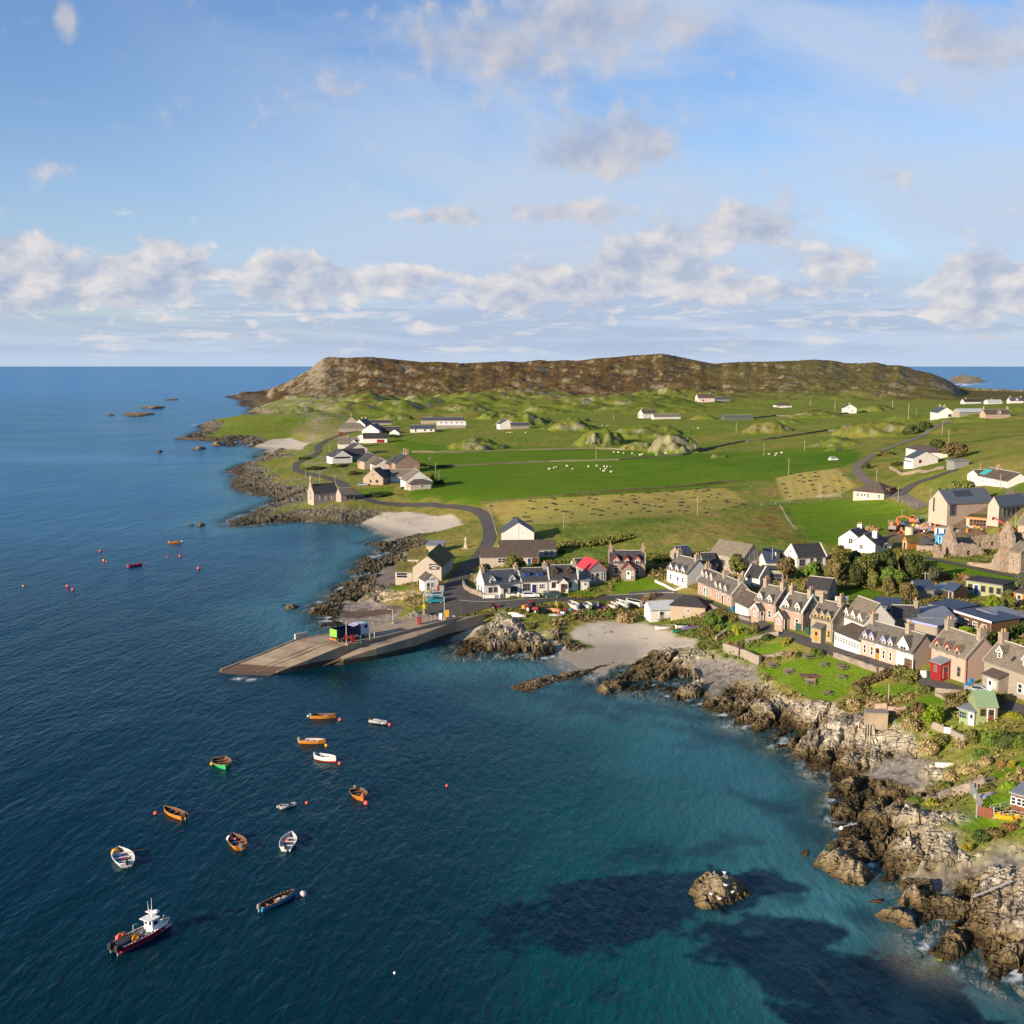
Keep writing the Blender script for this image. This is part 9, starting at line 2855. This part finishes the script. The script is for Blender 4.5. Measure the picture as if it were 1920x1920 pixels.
for i in range(12):
 x, y = rr.uniform(960,1340), rr.uniform(420,500)
 mt = CL[(i * 3 + 1) % 10]
 k_ = i % 4 == 3
 crate(cn[id(mt)] + (' drum' if k_ else ' crate') + ' in front of the timber-clad hall', Z('S', x, y), mt, rr.uniform(.35,.7), 'building materials before the new hall', int(k_))
for x, y, mt, lab in [(705,255, BUOYP, 'pink net float pile beside the orange inflatable'),(765,212, REDP, 'red fish box by the yellow lifting frame'),(870,240, REDP, 'red fish box in front of the white cabin boat'),(905,232, WPAINT, 'white fish box next to the red one on the bank'),(840,225, BBIN, 'blue fish box left of the red one on the bank'),(950,185, BBIN, 'blue tarpaulined stack between the parked boats'),(1210,200, mat('violet',(.22,.08,.40),.5), 'violet box on the boat bank'),(1232,195, REDP, 'red box beside the violet one on the boat bank'),(510,240, WOOD, 'grey wooden crate right of the tractor'),(480,165, DGRN, 'dark green crate behind the tractor'),(795,160, BLACK, 'black crate by the first white boat'),(740,262, WPAINT, 'white box beside the pink floats')]:
 crate(lab, Z('Z', x, y), mt,.5, 'fishing gear on the boat bank',0)
g_ = hit(*Z('Z',660,205))
t = thing('lifting_frame', 'yellow triangular lifting frame on the boat bank', 'frame', tuple(g_), R(20))
m = MB()
for a, b in (((-.8,0,0),(0,0,1.9)),((.8,0,0),(0,0,1.9)),((-.6,0,.5),(.6,0,.5)),((0,-.7,0),(0,0,1.9))):
 m.tube(a, b,.07, n=6, mt=YELL)
m.build('legs', t)
m = MB()
m.tube((0,-.1,1.85),(0,.1,1.85),.18, n=10, mt=STEEL)
m.build('pulley', t)
def telehandler():
 g_ = hit(*Z('S',1690,530))
 t = thing('telehandler', 'red telehandler with its boom raised at the right of the yard', 'telehandler', tuple(g_), R(160))
 m = MB()
 m.box(-2,2,-.9,.9,.6,1.3, REDP)
 m.build('body', t)
 m = MB()
 m.prism([(-.6,1.3),(.6,1.3),(.5,2.3),(-.5,2.3)], 'y',-.9,-.1, REDP)
 m.box(-.4,.4,-.93,-.901,1.5,2.2, GLASS)
 m.build('cab', t)
 m = MB()
 m.prism([(-1.9,1.2),(-1.6,1.0),(3.6,4.2),(3.5,4.6)], 'y',.1,.5, mat('boom_red',(.50,.06,.04),.5))
 m.build('boom', t)
 m = MB()
 m.box(3.4,3.9,-.3,.9,3.7,4.3, BLACK)
 m.build('fork_carriage', t)
 for x in (-1.4,1.4):
  for s in (-1,1):
   wheel(t, x, s * .95,.55,.35)
telehandler()
FLEECE = mat('fleece',(.58,.52,.40),.95,.1,3)
FACE = mat('sheep_face',(.10,.085,.07),.8)
def sheep_mesh():
 m = MB()
 J = [(-.45,0,.62),(0,0,.64),(.38,0,.66),(.58,0,.86),(.78,0,.84),(-.42,.16,.35),(-.42,.16,.02),(-.42,-.16,.35),(-.42,-.16,.02),(.34,.15,.32),(.34,.15,.02),(.34,-.15,.32),(.34,-.15,.02)]
 E = [(0,1),(1,2),(2,3),(3,4),(0,5),(5,6),(0,7),(7,8),(2,9),(9,10),(2,11),(11,12)]
 rad = [.27,.31,.26,.13,.08] + [.09,.04] * 4
 me = bpy.data.meshes.new('sheep')
 me.from_pydata(J, E, [])
 o = link('sheep', me)
 o.modifiers.new('skin', 'SKIN')
 for i, q in enumerate(rad):
  me.skin_vertices[0].data[i].radius = (q, q)
 me.skin_vertices[0].data[1].use_root = True
 o.modifiers.new('sub', 'SUBSURF').levels = 1
 me2 = bpy.data.meshes.new_from_object(o.evaluated_get(bpy.context.evaluated_depsgraph_get()))
 bpy.data.objects.remove(o)
 me2.materials.clear()
 me2.materials.append(FLEECE)
 me2.materials.append(FACE)
 for f in me2.polygons:
  f.material_index = 1 if f.center.x > .62 or f.center.z < .3 else 0
  f.use_smooth = True
 me2.name = 'sheep'
 return me2
SHM = sheep_mesh()
SHEEP = {'grazing sheep scattered in the middle of the green pasture': ('B', [497,927,533,918,550,910,628,906,668,926,782,911,842,905,868,926]), 'sheep in the tight group on the green pasture': ('B', [895,910,918,912,940,910,892,942,942,948,905,928]), 'sheep strung along beside the stone dyke': ('B', [964,806,997,808,1035,812,1095,815,1113,824,1150,826,1165,822,1268,824,1335,814]),
   'distant sheep below the left knoll farmhouse': ('B', [195,664,215,663,232,664,328,665]), 'sheep on the side of the central rocky knoll': ('B', [880,612,915,612,932,611,775,738,805,740]), 'distant sheep by the dull green barn': ('B', [1535,630,1570,632,1310,428,1330,430,1345,432]), 'sheep grazing on the right pasture by a pole': ('C', [155,790,197,798,243,780,205,785])}
for lab,(k, xy) in SHEEP.items():
 for x, y in zip(xy[::2], xy[1::2]):
  g_ = hit(*Z(k, x, y))
  o = link('sheep', SHM, None, tuple(g_), rng.uniform(0,6.28))
  s = rng.uniform(.95,1.2)
  o.scale = (s, s, s)
  tag(o, lab, 'sheep', lab)
m = MB()
m.ball((0,0,.22),.16, WPAINT,8,6,(1.6,.8,.8))
m.ball((.24,0,.38),.08, WPAINT,8,6)
m.tube((.3,0,.38),(.4,0,.36),.02,.005,5, YELL)
m.box(-.34,.1,-.13,.13,.27,.31, STEEL)
m.tube((0,.04,0),(0,.04,.15),.012, n=4, mt=YELL)
m.tube((0,-.04,0),(0,-.04,.15),.012, n=4, mt=YELL)
GM = m.mesh('gull', True)
isl = [o for o in COL.objects if 'gulls on top' in o.get('label', '')][0]
iv = [isl.matrix_world @ v.co if False else Vector(v.co) + Vector(isl.location) for v in isl.data.vertices]
for x, y in ((1095,608),(1130,625),(1105,628),(1042,646),(1098,662),(1078,652)):
 X, Y_ = flat(*Z('V', x, y),1.6)
 b = min(iv, key=lambda v: (v.x - X) ** 2 + (v.y - Y_) ** 2)
 tag(link('gull', GM, None,(b.x, b.y, b.z - .02), rng.uniform(0,6)), 'white gull resting on the craggy brown islet', 'gull', 'gulls on the islet')
r = random.Random(3)
m = MB()
vs, fs = [(0,0,.55)], []
for j,(q, z_) in enumerate(((.35,.5),(.7,.32),(1,-.05))):
 for i in range(10):
  a = i * math.pi / 5
  s = q * r.uniform(.8,1.2)
  vs.append((math.cos(a) * 1.0 * s, math.sin(a) * .7 * s, z_))
for i in range(10):
 fs.append((0,1 + i,1 + (i + 1) % 10))
 for j in range(2):
  fs.append((1 + j * 10 + i,11 + j * 10 + i,11 + j * 10 + (i + 1) % 10,1 + j * 10 + (i + 1) % 10))
m.poly(vs, fs, mat('dark_heap',(.022,.02,.022),.9,.3,2))
HM = m.mesh('seaweed_heap', True)
HE = {'small dark heap lying on the large stubble field': ('B', [82,1187,362,1152,395,1157,523,1131,541,1139,655,1155,529,1170,549,1176,347,1200,380,1207,470,1195,484,1200,549,1215,600,1225,612,1226,628,1230,664,1240,656,1270,510,1274,330,1233,318,1264,335,1266,350,1268,325,1298,345,1297,365,1297,247,1274,272,1272,790,1131,806,1105,823,1112,833,1139,820,1166,780,1188,735,1180,821,1210,855,1215,870,1218,885,1223,870,1255,808,1246,829,1246,925,1205,957,1146,993,1100,1020,1108,1015,1127,985,1156,999,1155,1045,1163,1053,1177,1013,1200,977,1245,1086,1238,1098,1114,1120,1116,1110,1138,1146,1125,1133,1167,1116,1161,1185,1176,1218,1184,1262,1188,1300,1195,1154,1220,1178,1207,1216,1226,1205,1090,1225,1092,1275,1082,1383,1085,1340,1102,1350,1108,1288,1138,1265,1134,1328,1153,1445,1072,1555,1083,1567,1066,1610,1080,1642,1074,1628,1050,1492,1094,1540,1101,1455,1137,1530,1128,1552,1126,1445,1163,1460,1162,1445,1185,1495,1197,1505,1198,1435,1220,1470,1236,1483,1224,1367,1232,1618,1207,1648,1210,1630,1235,1645,1120,1665,1108,1715,1100,1728,1107,1705,1127,1770,1147,1780,1160,1845,1168,1755,1212,1890,1175,1615,1152]),
  'small dark heap lying on the smaller striped stubble field': ('C', [475,910,370,930,470,938,305,915,335,948,395,945,360,968,395,975,480,962,455,995,440,968,490,940,610,915,670,930,605,968,640,970,270,1020,255,992,240,988,275,1050,300,1075,375,1055,465,1030,530,1050,560,1000,540,1010,665,1015,660,1035,610,1040,425,1040])}
for lab,(k, xy) in HE.items():
 for x, y in zip(xy[::2], xy[1::2]):
  g_ = hit(*Z(k, x, y))
  o = link('seaweed_heap', HM, None, tuple(g_), rng.uniform(-.4,.4))
  s = rng.uniform(.5,1.05)
  o.scale = (s * 1.1, s, s * .8)
  tag(o, lab, 'heap', lab)
m = MB()
m.tube((-.6,0,.62),(.6,0,.62),.62, n=16, mt=BLACK)
BM = m.mesh('silage_bale', False)
for i in range(7):
 g_ = hit(*Z('A',1622 + i * 14,908 - i * .8))
 tag(link('silage_bale', BM, None, tuple(g_), R(80)), 'black wrapped bale in the row beside the pasture dyke', 'bale', 'black wrapped bales')
bpy.context.view_layer.update()
